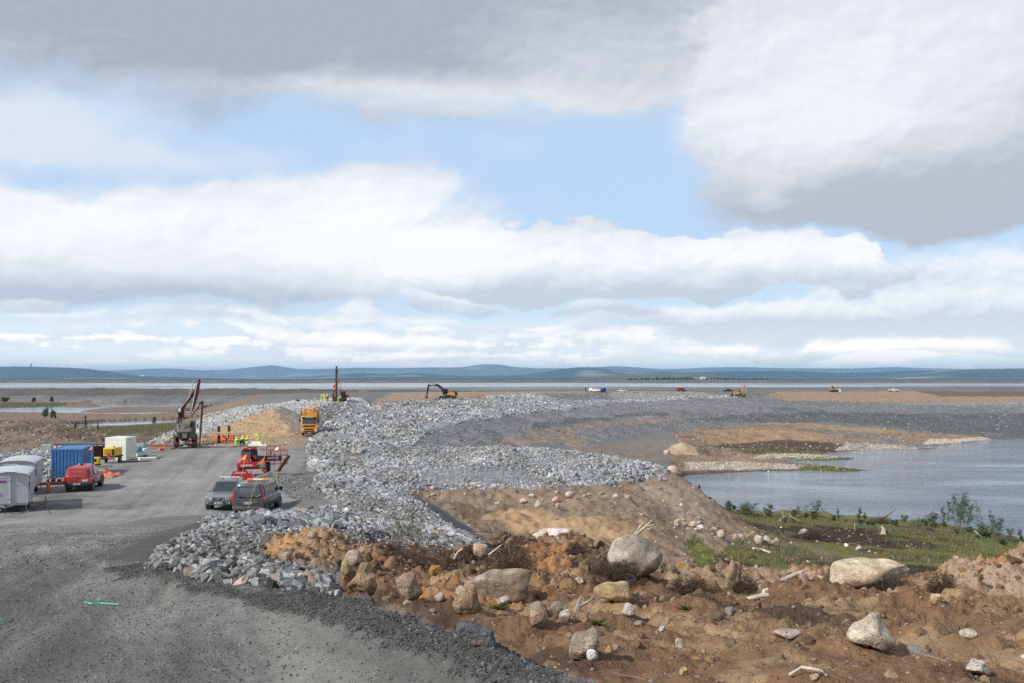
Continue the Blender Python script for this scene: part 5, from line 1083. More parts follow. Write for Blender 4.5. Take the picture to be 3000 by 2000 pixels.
MB().box((-.22, -1.15, 2.11), (.36, .26, .12), None, .03).build('amber_lens', LAMP_O, bb); MB().box((.28, -1.15, 2.11), (.62, .25, .11), None, .03).build('white_lens', mat('cream_lens', (.75, .68, .55), .4), bb); MB().box((.78, -1.15, 2.11), (.36, .26, .12), None, .03).build('amber_lens', LAMP_O, bb)
# ---- red pickup with canopy
g = at(249, 76.6); v = thing('pickup_truck', 'dusty red pickup with a red canopy and white letters on its tailgate', 'pickup', g, 11)
pickup(v, P_RED, True)
text('YIT', .20, SIGNW, v, (.56, -2.63, .82), REAR, 'tailgate_letters', .004, .008, 1.5); text('YIT', .42, SIGNW, v, (.945, .10, .78), RIGHT, 'door_letters', .004, .016, 1.4); text('YIT', .42, SIGNW, v, (-.945, .10, .78), LEFT, 'door_letters', .004, .016, 1.4)
plate(v, (0, -2.77, .60), REAR, 'NDK 27')
MB().box((0, -2.64, 1.02), (.14, .03, .06)).build('tailgate_handle', PLAS, v); MB().box((0, -2.62, .40), (1.5, .08, .10)).build('underrun', PLAS, v)
for k, x in enumerate((-.40, -.18, .22, .42)): MB().box((x, -.15, 1.85), (.15, .12, .11), None, .02).build('work_lamp', LAMP_C if k != 1 else P_BLACK, v)
MB().cyl((.02, -.15, 1.79), (.02, -.15, 1.93), .06, .05).build('beacon', LAMP_O, v)
# ---- far cars on the crest
def far_car(fn, name, label, cat, px, Y, rz, *a, **k):
    v = thing(name, label, cat, at(px, Y), rz); fn(v, *a, **k); return v
far_car(pickup, 'pickup_truck', 'white pickup driving right on the far crest beyond the lake', 'pickup', 2619, 503, -88, P_WHITE, False, 1)
far_car(pickup, 'pickup_truck', 'white pickup with a canopy parked on the crest beside a blue tank', 'pickup', 1743, 437, -112, P_WHITE, True, 1)
far_car(pickup, 'pickup_truck', 'small distant white pickup on the tailings track behind the blue tank', 'pickup', 1822, 545, -85, P_WHITE, False, 1)
far_car(pickup, 'pickup_truck', 'black pickup parked near the orange excavator', 'pickup', 2134, 520, -96, P_BLACK, False, 1)
far_car(van, 'van', 'small red van parked alone on the far crest', 'van', 1995, 490, -70, P_RED)
# ------------------------------------------------------------------ site trailers, container, stores
def cabin(label, px, Y, rz, sign, dz=0.0):
    t = thing('cabin_trailer', label, 'trailer', at(px, Y), rz, 'site cabin trailers')
    W_, L_, z0, z1 = 1.22, 5.2, .55, 2.35
    arc = [(-W_, z0)]+[(W_*math.sin(a), z1+.24*math.cos(a*1.0)-.05) for a in np.linspace(-1.57, 1.57, 15)]+[(W_, z0)]
    MB().prismy(arc, 0, L_).build('walls', CABIN, t)
    rf = [(W_*1.04*math.sin(a), z1+.24*math.cos(a)-.02) for a in np.linspace(-1.57, 1.57, 15)]; rf = rf+[(x*.985, z-.045) for x, z in rf[::-1]]
    MB().prismy(rf, -.10, L_+.08).build('roof', mat('cabin_roof', (.52, .54, .56), .4, .2, .06, .5), t)
    d = MB().box((-.30, -.025, 1.42), (.92, .05, 1.70)).build('door', CABIN, t)
    MB().box((-.30, -.055, 2.275), (1.0, .03, .045)).box((-.78, -.055, 1.42), (.045, .03, 1.75)).box((.18, -.055, 1.42), (.045, .03, 1.75)).build('door_frame', P_WHITE, d)
    MB().box((-.62, -.08, 1.35), (.05, .08, .20)).build('handle', STEEL, d)
    for z in (.85, 2.0): MB().box((.20, -.07, z), (.16, .05, .05)).build('hinge', STEEL, d)
    MB().box((0, L_/2, .50), (2.2, L_, .10)).box((0, -.06, .52), (2.46, .08, .12)).build('chassis', STEEL, t)
    MB().tube([(-.5, 0, .46), (0, -1.15, .46), (.5, 0, .46)], .045, 6).build('drawbar', STEEL, t); MB().cyl((0, -1.0, .05), (0, -1.0, .62), .035).build('jockey_leg', RUST, t)
    for x, y in ((-1.1, .15), (1.1, .15), (-1.1, L_-.15), (1.1, L_-.15)):
        lg = MB().box((x, y, .30), (.06, .06, .54)).build('support_leg', STEEL, t); MB().box((x, y, .025), (.36, .30, .05)).build('foot_board', WOOD, lg)
    for sd in (-1, 1):
        wheel(t, sd*1.0, 2.7, .33, .20, sd); MB().box((sd*1.0, 2.7, .70), (.28, .9, .04)).build('mudguard', PLAS, t)
    w_ = MB().box((W_+.012, .75, 1.62), (.03, .55, .62)).build('side_window', GLASSL, t); MB().box((W_+.02, .75, 1.95), (.05, .65, .05)).box((W_+.02, .75, 1.29), (.05, .65, .05)).build('frame', P_WHITE, w_)
    MB().box((.1, -.12, 2.62), (.75, .5, .03), (.0, .05, .1)).build('roof_board', P_WHITE, t) if sign else None
    if sign:
        s_ = MB().box((-.30, -.062, 1.98), (.52, .012, .12)).build('door_sign', SIGNP, t); text('wangeskog', .095, SIGNPK, s_, (-.30, -.072, 1.98), REAR, 'sign_lettering', .002, .002)
    s2 = MB().box((W_+.02, 1.25 if sign else 1.0, 2.05), (.014, .42, .22)).build('side_sign', SIGNP, t); MB().box((W_+.032, 1.20 if sign else .95, 2.05), (.01, .16, .20)).build('pink_patch', SIGNPK, s2)
    return t
cabin('grey arched cabin trailer standing in front with its door towards us', 20, 63, 22, True)
cabin('grey arched cabin trailer half hidden behind the front one', 46, 72, 19, False)
# blue container
c = thing('shipping_container', 'blue corrugated shipping container on the left of the gravel pad', 'container', at(196, 85), 14)
Wc, Hc, Lc = 1.22, 2.42, 6.0
def corr(x0, x1, n): 
    out = []
    for k in range(n):
        t0 = x0+(x1-x0)*k/n; d_ = (x1-x0)/n; out += [(t0, 0), (t0+d_*.28, 0), (t0+d_*.40, .035), (t0+d_*.88, .035)]
    return out+[(x1, 0)]
pr = corr(-Wc+.1, Wc-.1, 8); MB().loft([[(x, -dy_, z) for x, dy_ in pr]+[(x, .06, z) for x, dy_ in pr[::-1]] for z in (.16, Hc-.12)]).build('end_wall', P_BLUE, c)
pr = corr(.1, Lc-.1, 20)
for sd in (-1, 1): MB().loft([[(sd*(Wc-.04+dy_), y, z) for y, dy_ in pr]+[(sd*(Wc-.10), y, z) for y, dy_ in pr[::-1]] for z in (.16, Hc-.12)]).build('side_wall', P_BLUE, c)
MB().box((0, Lc/2, Hc-.05), (2*Wc-.02, Lc-.02, .05)).build('roof', P_BLUE, c)
MB().box((0, Lc-.03, Hc/2), (2*Wc-.2, .05, Hc-.25)).build('door', P_BLUE, c); MB().box((0, Lc/2, .12), (2*Wc-.1, Lc-.1, .06)).build('floor', PLY, c)
fr = MB()
for x in (-Wc+.05, Wc-.05):
    for y in (.0, Lc): fr.box((x, y, Hc/2), (.12, .12, Hc))
    for z in (.08, Hc-.06): fr.box((x, Lc/2, z), (.10, Lc-.12, .14))
for y in (0, Lc):
    for z in (.08, Hc-.06): fr.box((0, y, z), (2*Wc-.22, .10, .14))
fr.build('frame', P_BLUE, c); MB().cyl((-Wc+.42, -.06, 2.05), (-Wc+.42, .0, 2.05), .06).build('vent', P_BLACK, c)
# wrapped foam stack
c = thing('foam_stack', 'tall pale stack of wrapped foam boards beside the yellow compressor', 'foam stack', at(338, 103), -4)
for k in range(8): MB().box((RNG.normal(0, .008), 1.2+RNG.normal(0, .008), .17+k*.295), (2.24, 2.40, .288), None, .012).build('foam_board_layer', FOAM, c)
MB().box((0, 1.2, .01), (2.2, 2.3, .05)).build('pallet', PLY, c); MB().box((.02, 1.2, 2.395), (1.2, 1.6, .03), (.02, .03, .1)).build('top_sheet', FOAM, c)
for i, (px, Y, rz, d, lab) in enumerate(((415, 107, -25, (2.2, .9, .28), 'long pale foam slab tilted beside the blue drum'), (432, 103.5, 30, (1.7, 1.0, .26), 'pale foam slab lying flat on the gravel in front of the tilted one'), (392, 104.5, -10, (1.6, 1.0, .2), 'low foam slab by the foam stack'))):
    o = MB().box((0, 0, d[2]/2+(.18 if i == 0 else .03)), d, (.0, -.16 if i == 0 else 0, 0), .02).build('foam_slab', FOAM, None); o.location = at(px, Y); o.rotation_euler.z = R(rz); tag(o, lab, 'foam slab')
o = MB().box((0, 0, .06), (3.0, .9, .10)).build('plywood_sheet', PLY, None); o.location = at(394, 101.5); o.rotation_euler.z = R(14); tag(o, 'dark brown plywood sheets stacked flat in front of the foam stack', 'plywood')
# compressor trailer
c = thing('compressor_trailer', 'yellow compressor on a small trailer with a red warning triangle', 'compressor', at(319, 99.5), -2)
MB().box((0, .9, 1.17), (1.16, 1.8, .82), None, .06).build('hood', P_YEL2, c, True)
for k in range(6): MB().box((-.12, -.015, .92+k*.10), (.78, .03, .035)).build('louvre', mat('louvre_shadow', (.16, .11, .02), .7), c)
MB().box((.42, -.02, 1.15), (.20, .05, .62)).build('control_panel', P_BLACK, c); MB().box((0, .9, .68), (1.3, 1.9, .18)).build('chassis', PLAS, c); MB().box((0, -.08, .48), (1.35, .06, .16)).build('light_board', P_BLACK, c)
tr = MB().prismy([(-.26, .62), (.26, .62), (0, 1.06)], -.10, -.06).build('warning_triangle', LAMP_R, c)
for sd in (-1, 1):
    wheel(c, sd*.72, .9, .33, .2, sd); MB().box((sd*.55, -.10, .48), (.16, .04, .09)).build('tail_light', LAMP_R, c)
MB().cyl((.3, .5, 1.58), (.3, .5, 1.78), .05).build('exhaust', DARKM, c); MB().tube([(0, 1.8, .6), (0, 3.0, .55)], .05).build('drawbar', PLAS, c)
# small yellow machine, bucket, block, drum, tank, tarps
c = thing('generator', 'small yellow generator half hidden beside the blue container', 'generator', at(279, 95), 5)
MB().box((0, .4, .62), (.55, .8, .62), None, .05).build('body', P_YEL2, c, True); MB().box((0, .4, .2), (.6, .85, .12)).build('base', PLAS, c); MB().box((-.05, -.01, .68), (.3, .03, .3)).build('control_panel', P_BLACK, c)
c = thing('excavator_bucket', 'rusty brown excavator bucket lying between container and foam stack', 'bucket', at(287, 104), 20)
n_ = 12; sh = [(0, 0)]+[(.0+.75*math.cos(a), .75+.75*math.sin(a)) for a in np.linspace(-1.6, 1.5, n_)]
MB().prism([(y, z) for y, z in sh]+[(y*.93+.02, z*.93+.05) for y, z in sh[::-1]], -.75, .75).build('shell', RUST, c, True)
for sd in (-1, 1): MB().prism([(y, z) for y, z in sh], sd*.75, sd*.79).build('side_plate', RUST, c)
for k in range(4): MB().box((-.6+.4*k, -.08, .04), (.14, .26, .06)).build('tooth', RUST, c)
o = MB().box((0, 0, .45), (1.15, 1.1, .9), None, .03).build('concrete_block', CONC, None); o.location = at(137, 113); o.rotation_euler.z = R(15); tag(o, 'square grey concrete block on the rock edge behind the blue container', 'concrete block')
c = thing('water_tank', 'white caged plastic water tank beside the foam stack', 'tank', at(407, 113), 10)
MB().box((0, 0, .62), (1.1, .95, 1.0), None, .08).build('bottle', mat('tank_plastic', (.58, .66, .64), .35), c, True); MB().box((0, 0, .06), (1.2, 1.0, .12)).build('pallet', WOODP, c); MB().cyl((0, 0, 1.12), (0, 0, 1.2), .12).build('lid', P_BLUE, c)
cg = MB()
for k in range(7): cg.box((-.57+.19*k, -.50, .62), (.02, .02, 1.04)).box((-.57+.19*k, .50, .62), (.02, .02, 1.04))
for z in (.2, .5, .8, 1.12): cg.box((0, -.50, z), (1.2, .02, .02)).box((.59, 0, z), (.02, 1.0, .02)).box((-.59, 0, z), (.02, 1.0, .02))
cg.build('cage', STEEL, c)
c = thing('drum', 'white and blue plastic drum standing by the foam slabs', 'drum', at(421, 109))
MB().loft([[(r*math.cos(a), r*math.sin(a), z) for a in np.linspace(0, 6.28, 20, endpoint=False)] for r, z in ((.36, 0), (.40, .04), (.40, .38))]).build('lower_half', P_BLUE, c, True)
MB().loft([[(r*math.cos(a), r*math.sin(a), z) for a in np.linspace(0, 6.28, 20, endpoint=False)] for r, z in ((.40, .38), (.41, .42), (.41, .78), (.36, .86))]).build('upper_half', P_WHITE, c, True)
def tarp(name, label, cat, px, Y, w, d, h, m, seed, rz=0):
    n = 26; xs = np.linspace(-1, 1, n)[None, :]+np.zeros((n, 1)); ys = xs.T
    z = h*np.clip(1-np.maximum(np.abs(xs), np.abs(ys))**2, 0, 1)*(1+fbm(xs*2.5+seed, ys*2.5, 4)*2.2)+.02+np.abs(fbm(xs*5+seed, ys*5+3, 3))*h*.5
    rim = 1+fbm(xs*1.5+seed*3, ys*1.5, 3)*.4
    o = grid_obj(name, np.stack([xs*w/2*rim, ys*d/2*rim, z], -1), m, True); o.location = at(px, Y); o.rotation_euler.z = R(rz); o.modifiers.new('thickness', 'SOLIDIFY').thickness = .02
    return tag(o, label, cat)
tarp('tarpaulin', 'blue tarpaulin bundle between water tank and drum', 'tarpaulin', 403, 108.5, 1.7, 1.2, .75, mat('blue_tarp', (.02, .12, .20), .5, 0, .3, 3), 3)
tarp('tarpaulin', 'crumpled salmon red tarpaulin on the ground behind the red pickup', 'tarpaulin', 306, 86, 2.4, 2.6, .45, mat('salmon_tarp', (.62, .20, .12), .7, 0, .15, 3), 8)
tarp('tarpaulin', 'orange tarpaulin over the rebar behind the dark steel posts', 'tarpaulin', 640, 139, 2.6, 1.4, .75, ORANGE, 5)
tarp('tarpaulin', 'small orange tarpaulin hanging beside the taller steel post', 'tarpaulin', 679, 137, .8, .7, .8, ORANGE, 6)
c = thing('gas_cylinder', 'orange gas cylinder standing beside the formwork', 'gas cylinder', at(141, 74))
MB().loft([[(r*math.cos(a), r*math.sin(a), z) for a in np.linspace(0, 6.28, 16, endpoint=False)] for r, z in ((.11, 0), (.13, .03), (.13, .62), (.09, .74), (.04, .78))]).build('cylinder_body', mat('cylinder_orange', (.62, .16, .02), .5), c, True); MB().cyl((0, 0, .78), (0, 0, .9), .03).build('valve', DARKM, c); MB().cyl((0, 0, 0), (0, 0, .08), .16).build('foot_ring', LAMP_R, c)
# formwork deck with standing rebar behind the red pickup
c = thing('formwork_deck', 'flat plywood formwork with rebar on the ground left of the red pickup', 'formwork', at(165, 80), 24)
MB().box((0, 1.5, .12), (4.0, .08, .24)).box((0, -.9, .12), (4.0, .08, .24)).box((-2, .3, .12), (.08, 2.4, .24)).box((2, .3, .12), (.08, 2.4, .24)).build('edge_board', PLY, c)
for k in range(9): MB().box((-1.8+.45*k, .3, .26), (.10, 2.3, .06)).build('batten', WOOD, c)
MB().box((0, .3, .05), (3.9, 2.3, .06)).build('deck', PLY, c)
rb = MB()
for k in range(16): rb.tube([(-1.9+.25*k, .9, .2), (-1.9+.25*k+RNG.normal(0, .03), .9, 1.35+RNG.uniform(0, .5))], .010, 4)
for z in (.5, .8, 1.1, 1.35): rb.tube([(-1.9, .9, z), (1.9, .9, z)], .008, 4)
rb.build('rebar_mat', REBAR, c)
c = thing('formwork_deck', 'long formwork frame with white boards behind the blue container', 'formwork', at(215, 122), 4)
MB().box((0, 0, .35), (7.5, .1, .7)).box((0, 1.6, .35), (7.5, .1, .7)).build('edge_board', P_WHITE, c); MB().box((0, .8, .75), (7.8, 1.9, .05)).build('deck', P_BLACK, c)
for k in range(10): MB().box((-3.6+.8*k, -.08, .35), (.10, .06, .7)).build('stud', LAMP_R, c)
def rebar_cage(label, px, Y, w, d, h, n, rz=0, lean=.05, horiz=3):
    c = thing('rebar_cage', label, 'rebar', at(px, Y), rz); vb = MB()
    for row_ in (0, d):
        for k in range(n):
            x = -w/2+w*k/(n-1)+RNG.normal(0, .02); vb.tube([(x, row_, 0), (x+RNG.normal(0, lean), row_+RNG.normal(0, lean), h*RNG.uniform(.82, 1.05))], .011, 4)
    vb.build('vertical_bars', REBAR, c); hb = MB()
    for k in range(horiz):
        for row_ in (0, d): hb.tube([(-w/2, row_, .15+k*h*.22), (w/2, row_, .15+k*h*.22)], .010, 4)
    hb.build('tie_bars', REBAR, c); return c
rebar_cage('long row of thin upright rebar behind the foam stack', 405, 128, 9.0, 1.8, 2.9, 30)
rebar_cage('dense low rebar cage behind the crouching workers', 655, 131.5, 5.6, 1.6, 1.5, 34, 0, .03, 4)
c = thing('edge_formwork', 'red edge formwork along the foot of the dense rebar cage', 'formwork', at(645, 130.3))
MB().box((0, 0, .22), (6.0, .05, .05)).box((0, 0, .02), (6.0, .05, .04)).build('rail', LAMP_R, c)
for k in range(22): MB().box((-2.9+k*.276, 0, .12), (.04, .04, .16)).build('stud', LAMP_R, c)
for px, Y, h, lab in ((641, 130, 2.3, 'nearer dark steel post standing in front of the rebar cage'), (671, 141, 2.0, 'farther dark steel post standing behind the orange tarpaulin')):
    c = thing('steel_post', lab, 'steel post', at(px, Y), 8); MB().box((0, -.12, h/2), (.34, .03, h)).box((0, .12, h/2), (.34, .03, h)).build('flange', PILE, c); MB().box((0, 0, h/2), (.03, .22, h-.01)).build('web', PILE, c)
def plank(label, p0, p1, w, t, m=WOODP, name='plank', cat='plank'):
    o = MB().beam([p0, p1], w, t, (0, 1, .2)).build(name, m, None); return tag(o, label, cat)
plank('long pale plank laid level across the dense rebar cage', at3(618, 1267, 129.5), at3(722, 1264, 129.5), .12, .16)
plank('pale plank propped at a slant against the rebar cage', at3(592, 1297, 127), at3(636, 1270, 129), .10, .10)
plank('second level plank lower on the dense rebar cage', at3(606, 1273, 129.3), at3(704, 1270, 129.3), .08, .09)
c = thing('sawhorse', 'wooden trestle between the rebar row and the concrete pump truck', 'trestle', at(489, 119))
MB().box((0, 0, 1.36), (1.0, .9, .22)).build('top', WOODP, c)
for x in (-.35, .35): MB().box((x, 0, .62), (.10, .10, 1.26)).build('leg', WOOD, c)
c = thing('edge_formwork', 'rust red formwork board in front of the thin rebar row', 'formwork', at(470, 122)); MB().box((0, 0, .28), (2.6, .06, .40)).build('panel', mat('rust_board', (.30, .09, .05), .7), c); MB().box((0, -.06, .06), (2.6, .08, .08)).build('foot_rail', WOOD, c)
o = MB().ball((0, 0, .14), .28, (1.4, 1, .55)).build('canister', LAMP_R, None, True); o.location = at(471, 117); tag(o, 'small red canister on the gravel left of the concrete pump truck', 'canister')
for i, (px, Y, rz, d, zz, lab) in enumerate(((747, 125, -4, (2.1, .7, .30), 0, 'lower pale foam slab in front of the crouching workers'), (744, 125.2, -2, (1.9, .6, .28), .31, 'upper pale foam slab on the pile by the crouching workers'), (776, 124.6, 8, (.5, .6, .3), 0, 'small pale foam block at the end of the slab pile'))):
    o = MB().box((0, 0, d[2]/2+zz), d, None, .02).build('foam_slab', FOAM, None); o.location = at(px, Y, .03); o.rotation_euler.z = R(rz); tag(o, lab, 'foam slab')
# flags and stakes
def flag(label, base, top, m, tri=.32, pole_m=None, side=1):
    b0, t0 = Vector(base), Vector(top); c = thing('flag_pole', label, 'flag', b0); d = t0-b0
    MB().tube([(0, 0, 0), d*.5, d], .012, 5).build('pole', pole_m or mat('pole_yellow', (.62, .50, .10), .6), c)
    u_ = d.normalized(); MB().loft([[d, d+Vector((0, .01, 0)), d+Vector((0, .01, 0))-u_*.02, d-u_*.02], [d-u_*tri*.9+Vector((-tri*.9*side, 0, -tri*.25)), d-u_*tri*.9+Vector((-tri*.9*side, .01, -tri*.25)), d-u_*tri*1.0+Vector((-.0, .01, 0)), d-u_*tri*1.0]]).build('pennant', m, c); return c
flag('orange pennant on a leaning yellow pole in front of the red telehandler', at(697, 73), at3(722, 1328, 75), ORF, .48)
flag('orange pennant on a slanted pole rising from behind the van', at3(725, 1488, 60.6), at3(776, 1336, 60.2), ORF, .45)
flag('white pennant on a thin pole beside the red telehandler', at(808, 73), at3(815, 1306, 76), SIGNW, .34)
flag('orange disc flag on a thin pole before the sandy slope', at(785, 112), at3(787, 1254, 112), ORF, .34, None, -1)
flag('orange pennant on a thin bare stake by the blue container', at(266, 84), at3(270, 1303, 84.5), ORF, .36, mat('pale_pole', (.45, .40, .3), .7))
for k, (px, Y) in enumerate(((175, 170), (225, 168), (20, 172), (390, 180))):
    o = MB().tube([(0, 0, 0), (.02, 0, 1.3)], .03, 5).build('survey_stake', mat('stake_red', (.70, .10, .06), .7), None); o.location = at(px, Y); tag(o, 'thin red survey stake beside the dirt track left of the rebar', 'stake', 'red survey stakes along the track')
# loose timber, hoses, straps
plank('short wooden board leaning on the yellow compressor', at3(302, 1346, 97), at3(312, 1360, 95), .14, .04, WOOD)
plank('pale plank stub under the cabin trailer', at(92, 66, .05), at(104, 67, .05), .2, .05, WOOD)
plank('bent plank lying behind the cabin trailer', at(108, 68, .04), at(124, 67, .06), .12, .04, WOOD)
o = MB().tube([at(131, 72, .03), at(132, 67, .04), at(137, 64.5, .03), at(147, 62, .03)], .03, 6).build('hose', mat('brown_hose', (.16, .11, .07), .7), None, True); tag(o, 'brown hose curling over the gravel beside the cabin trailers', 'hose')
def strap(label, pts):
    o = MB().beam(pts, .02, .01, (0, 1, 0)).build('strap', STRAP, None); return tag(o, label, 'strap')
S_ = [hit(247, 1767), hit(270, 1772), hit(295, 1770), hit(320, 1772), hit(347, 1774)]; strap('long green plastic strap lying bent on the haul road', [S_[1]+Vector((0, .25, .03)), hit(285, 1763)+Vector((0, .0, .03))]+[q+Vector((0, 0, .02)) for q in (S_[0], S_[1], S_[2], S_[3], S_[4])])
strap('short green plastic strap at the left edge of the haul road', [hit(-12, 1830)+Vector((0, 0, .02)), hit(10, 1822)+Vector((0, 0, .04)), hit(31, 1812)+Vector((0, 0, .02))])
# ------------------------------------------------------------------ machines
# concrete pump truck, seen from behind with its boom folded upright
c = thing('concrete_pump_truck', 'concrete pump truck seen from behind with a dark red folded boom', 'pump truck', at(541, 121), 17)
c.scale = (1.03,)*3
def Z2(x, y, d): return ((x-665)/115, d, (1205-y)/115)
MB().box((0, 4.4, 1.0), (.9, 8.6, .28)).box((0, 2.0, 1.25), (2.2, 3.0, .12)).build('chassis', DARKM, c)
for sd in (-1, 1):
    for y in (1.6, 2.95, 7.6): wheel(c, sd*.98, y, .50, .42 if y < 5 else .32, sd, .5)
    MB().box((sd*.98, 2.3, 1.10), (.55, 2.6, .05)).build('mudguard', P_BLACK, c)
MB().box((0, 8.2, 1.9), (2.3, 1.9, 2.1), None, .12).build('cab', mat('cab_grime', (.085, .08, .07), .7, 0, .2, 2), c, True)
for sd in (-1, 1): MB().box((sd*1.38, 8.9, 2.2), (.14, .12, .55), None, .03).build('mirror', P_BLACK, c); MB().box((sd*1.215, 8.3, 2.45), (.02, 1.0, .7)).build('cab_window', GLASS, c)
MB().box((0, 7.23, 2.55), (1.6, .02, .5)).build('rear_window', GLASS, c)
MB().box((0, -.18, .40), (2.4, .12, .22), None, .03).build('rear_bumper', P_DRED, c); MB().box((0, -.26, .36), (2.1, .05, .16)).build('light_bar', PLAS, c)
for sd in (-1, 1): MB().box((sd*.98, -.24, .66), (.36, .06, .16)).build('tail_light', LAMP_R, c)
plate(c, (.05, -.30, .34), REAR, '48', .5, .12)
hp = MB().loft([[(-.74, -.45, 1.95), (.76, -.45, 1.95), (.82, .75, 1.95), (-.80, .75, 1.95)], [(-.70, -.40, 2.30), (.76, -.40, 2.30), (.72, .60, 2.42), (-.70, .60, 2.42)]]).build('hopper_rim', MUD, c)
MB().loft([[(-.45, .05, 1.15), (.45, .05, 1.15), (.45, .55, 1.15), (-.45, .55, 1.15)], [(-.66, -.35, 1.93), (.70, -.35, 1.93), (.72, .68, 1.93), (-.70, .68, 1.93)]]).build('hopper', mat('hopper_inside', (.095, .088, .075), .8, 0, .4, 3), c)
MB().box((0, -.42, 1.55), (.55, .10, .5)).build('agitator', MUD, hp); MB().box((0, -.42, 1.20), (1.3, .14, .10)).build('hopper_bar', P_DRED, c)
MB().loft([[(.55*math.cos(a)*s_-.02, y, z+.42*math.sin(a)*s_) for a in np.linspace(0, 6.28, 18, endpoint=False)] for y, z, s_ in ((.15, 3.0, .75), (.5, 3.02, 1.0), (1.6, 2.9, 1.05), (2.4, 2.8, .8))]).build('mixing_drum', MUD, c, True)
MB().loft([[(-.62, -.05, 2.95), (.66, -.05, 2.95), (.60, .2, 3.40), (-.40, .2, 3.45)], [(-.40, -.20, 2.45), (.45, -.20, 2.45), (.45, .1, 2.45), (-.40, .1, 2.45)]]).build('chute', MUD, c)
MB().box((.02, -.22, 2.78), (.06, .06, .62)).build('chute_rib', STEEL, c)
for sd, x in ((-1, -1.15), (1, 1.25)):
    MB().box((x, .5, 1.15), (.22, .5, 1.0)).build('side_box', MUD, c); MB().box((x*1.08, -.05, .95), (.16, .16, 1.5)).build('outrigger', DARKM if sd > 0 else MUD, c); MB().box((x*1.08, -.05, .05), (.4, .4, .08)).build('outrigger_foot', RUST, c)
MB().cyl((-.95, 1.0, 2.2), (-.95, 2.2, 2.2), .32, n=18).build('water_tank', STEEL, c, True); MB().tube([(-1.1, .1, 1.2), (-1.12, .1, 2.9), (-.9, .3, 3.3)], .05, 6).build('hand_rail', MUD, c)
MB().tube([(-.75, -.1, 2.0), (-.75, -.1, 2.9)], .09, 8).build('cylinder', CHRM, c)
MB().tube([(-.2, -.35, .72), (.55, -.45, .95), (1.2, -.35, 1.25)], [.06, .08, .09], 8).build('delivery_pipe', P_DRED, c, True)
p_ = lambda L_, d: [Z2(x, y, d) for x, y in L_]
MB().cyl((-.15, 1.4, 1.9), (-.15, 1.4, 3.6), .32, n=16).build('slewing_post', P_DRED, c, True)
a1 = MB().beam(p_([(640, 820), (632, 690), (668, 600), (800, 440), (842, 300)], 1.4), [.34, .36, .36, .30, .24], [.36, .42, .40, .34, .28], (0, 1, 0)).build('boom_section', P_DRED, c)
a2 = MB().beam(p_([(858, 272), (835, 430), (790, 600), (752, 715)], .95), [.28, .30, .28, .24], [.26, .30, .28, .22], (0, 1, 0)).build('boom_section', P_DRED, c)
a3 = MB().beam(p_([(752, 755), (800, 690), (880, 580)], .55), [.22, .24, .22], [.22, .26, .20], (0, 1, 0)).build('boom_section', P_DRED, c)
a4 = MB().beam(p_([(898, 570), (893, 640), (878, 900), (858, 1180)], .15), [.2, .22, .2, .18], [.24, .22, .17, .13], (0, 1, 0)).build('boom_section', P_DRED, c)
for (x, y, d, r) in ((850, 285, 1.2, .17), (745, 740, .75, .17), (892, 578, .35, .15)): MB().cyl(Z2(x, y, d-.35), Z2(x, y, d+.35), r/1.0, n=14).build('boom_hinge', DARKM, c, True)
PIPE = mat('delivery_pipe', (.40, .39, .37), .5, .2, .15, 3)
MB().tube(p_([(562, 780), (588, 690), (722, 515), (775, 300), (800, 280)], 1.15), .06, 8).build('concrete_pipe', PIPE, a1, True)
MB().tube(p_([(832, 295), (795, 470), (752, 700), (712, 735)], .70), .06, 8).build('concrete_pipe', PIPE, a2, True)
MB().tube(p_([(722, 760), (760, 735), (850, 610), (842, 580)], .35), .06, 8).build('concrete_pipe', PIPE, a3, True)
MB().tube(p_([(866, 620), (866, 800), (852, 1100)], -.02), .06, 8).build('concrete_pipe', PIPE, a4, True)
for k, (x0, y0, x1, y1) in enumerate(((770, 300, 842, 300), (722, 515, 770, 480), (588, 690, 640, 690), (850, 330, 832, 330))): MB().tube([Z2(x0, y0, 1.1), Z2(x1, y1, 1.2)], .035, 5).build('pipe_bracket', P_DRED, c)
# yellow truck
c = thing('concrete_truck', 'yellow lorry facing us on the brown track below the dam', 'truck', at(908, 157), 190)
MB().box((0, 0, .95), (.9, 8.6, .3)).build('chassis', DARKM, c)
for sd in (-1, 1):
    for y in (2.9, -2.2, -3.6): wheel(c, sd*.98, y, .5, .36, sd, .5)
MB().loft([rrect(1.22, .55, 1.75, 4.35, 9), rrect(1.25, .50, 1.78, 4.2, 9), rrect(1.25, .50, 1.78, 2.5, 9)]).build('cab_lower', P_YEL, c, True)
MB().loft([rplan(1.25, 2.45, 4.32, 1.74, 9), rplan(1.23, 2.45, 4.15, 2.8, 9), rplan(1.18, 2.5, 4.0, 3.05, 9)]).build('cab_upper', P_YEL, c, True)
MB().quad([(1.06, 4.33, 1.86), (-1.06, 4.33, 1.86), (-1.04, 4.20, 2.72), (1.04, 4.20, 2.72)]).build('windscreen', GLASSL, c)
MB().box((0, 4.30, 2.82), (2.25, .22, .20), (.2, 0, 0), .03).build('sun_visor', P_BLACK, c); MB().box((0, 4.42, 2.82), (1.2, .015, .05)).build('visor_sign', SIGNW, c)
g_ = MB().box((0, 4.35, 1.52), (1.75, .05, .26)).build('upper_grille', P_BLACK, c); MB().beam([(-.8, 4.385, 1.42), (.8, 4.385, 1.63)], .02, .05, (0, 1, 0)).build('diagonal_bar', CHRM, g_)
for z in (.72, 1.05): MB().box((0, 4.38, z), (1.45, .05, .17), None, .02).build('lower_grille', P_BLACK, c)
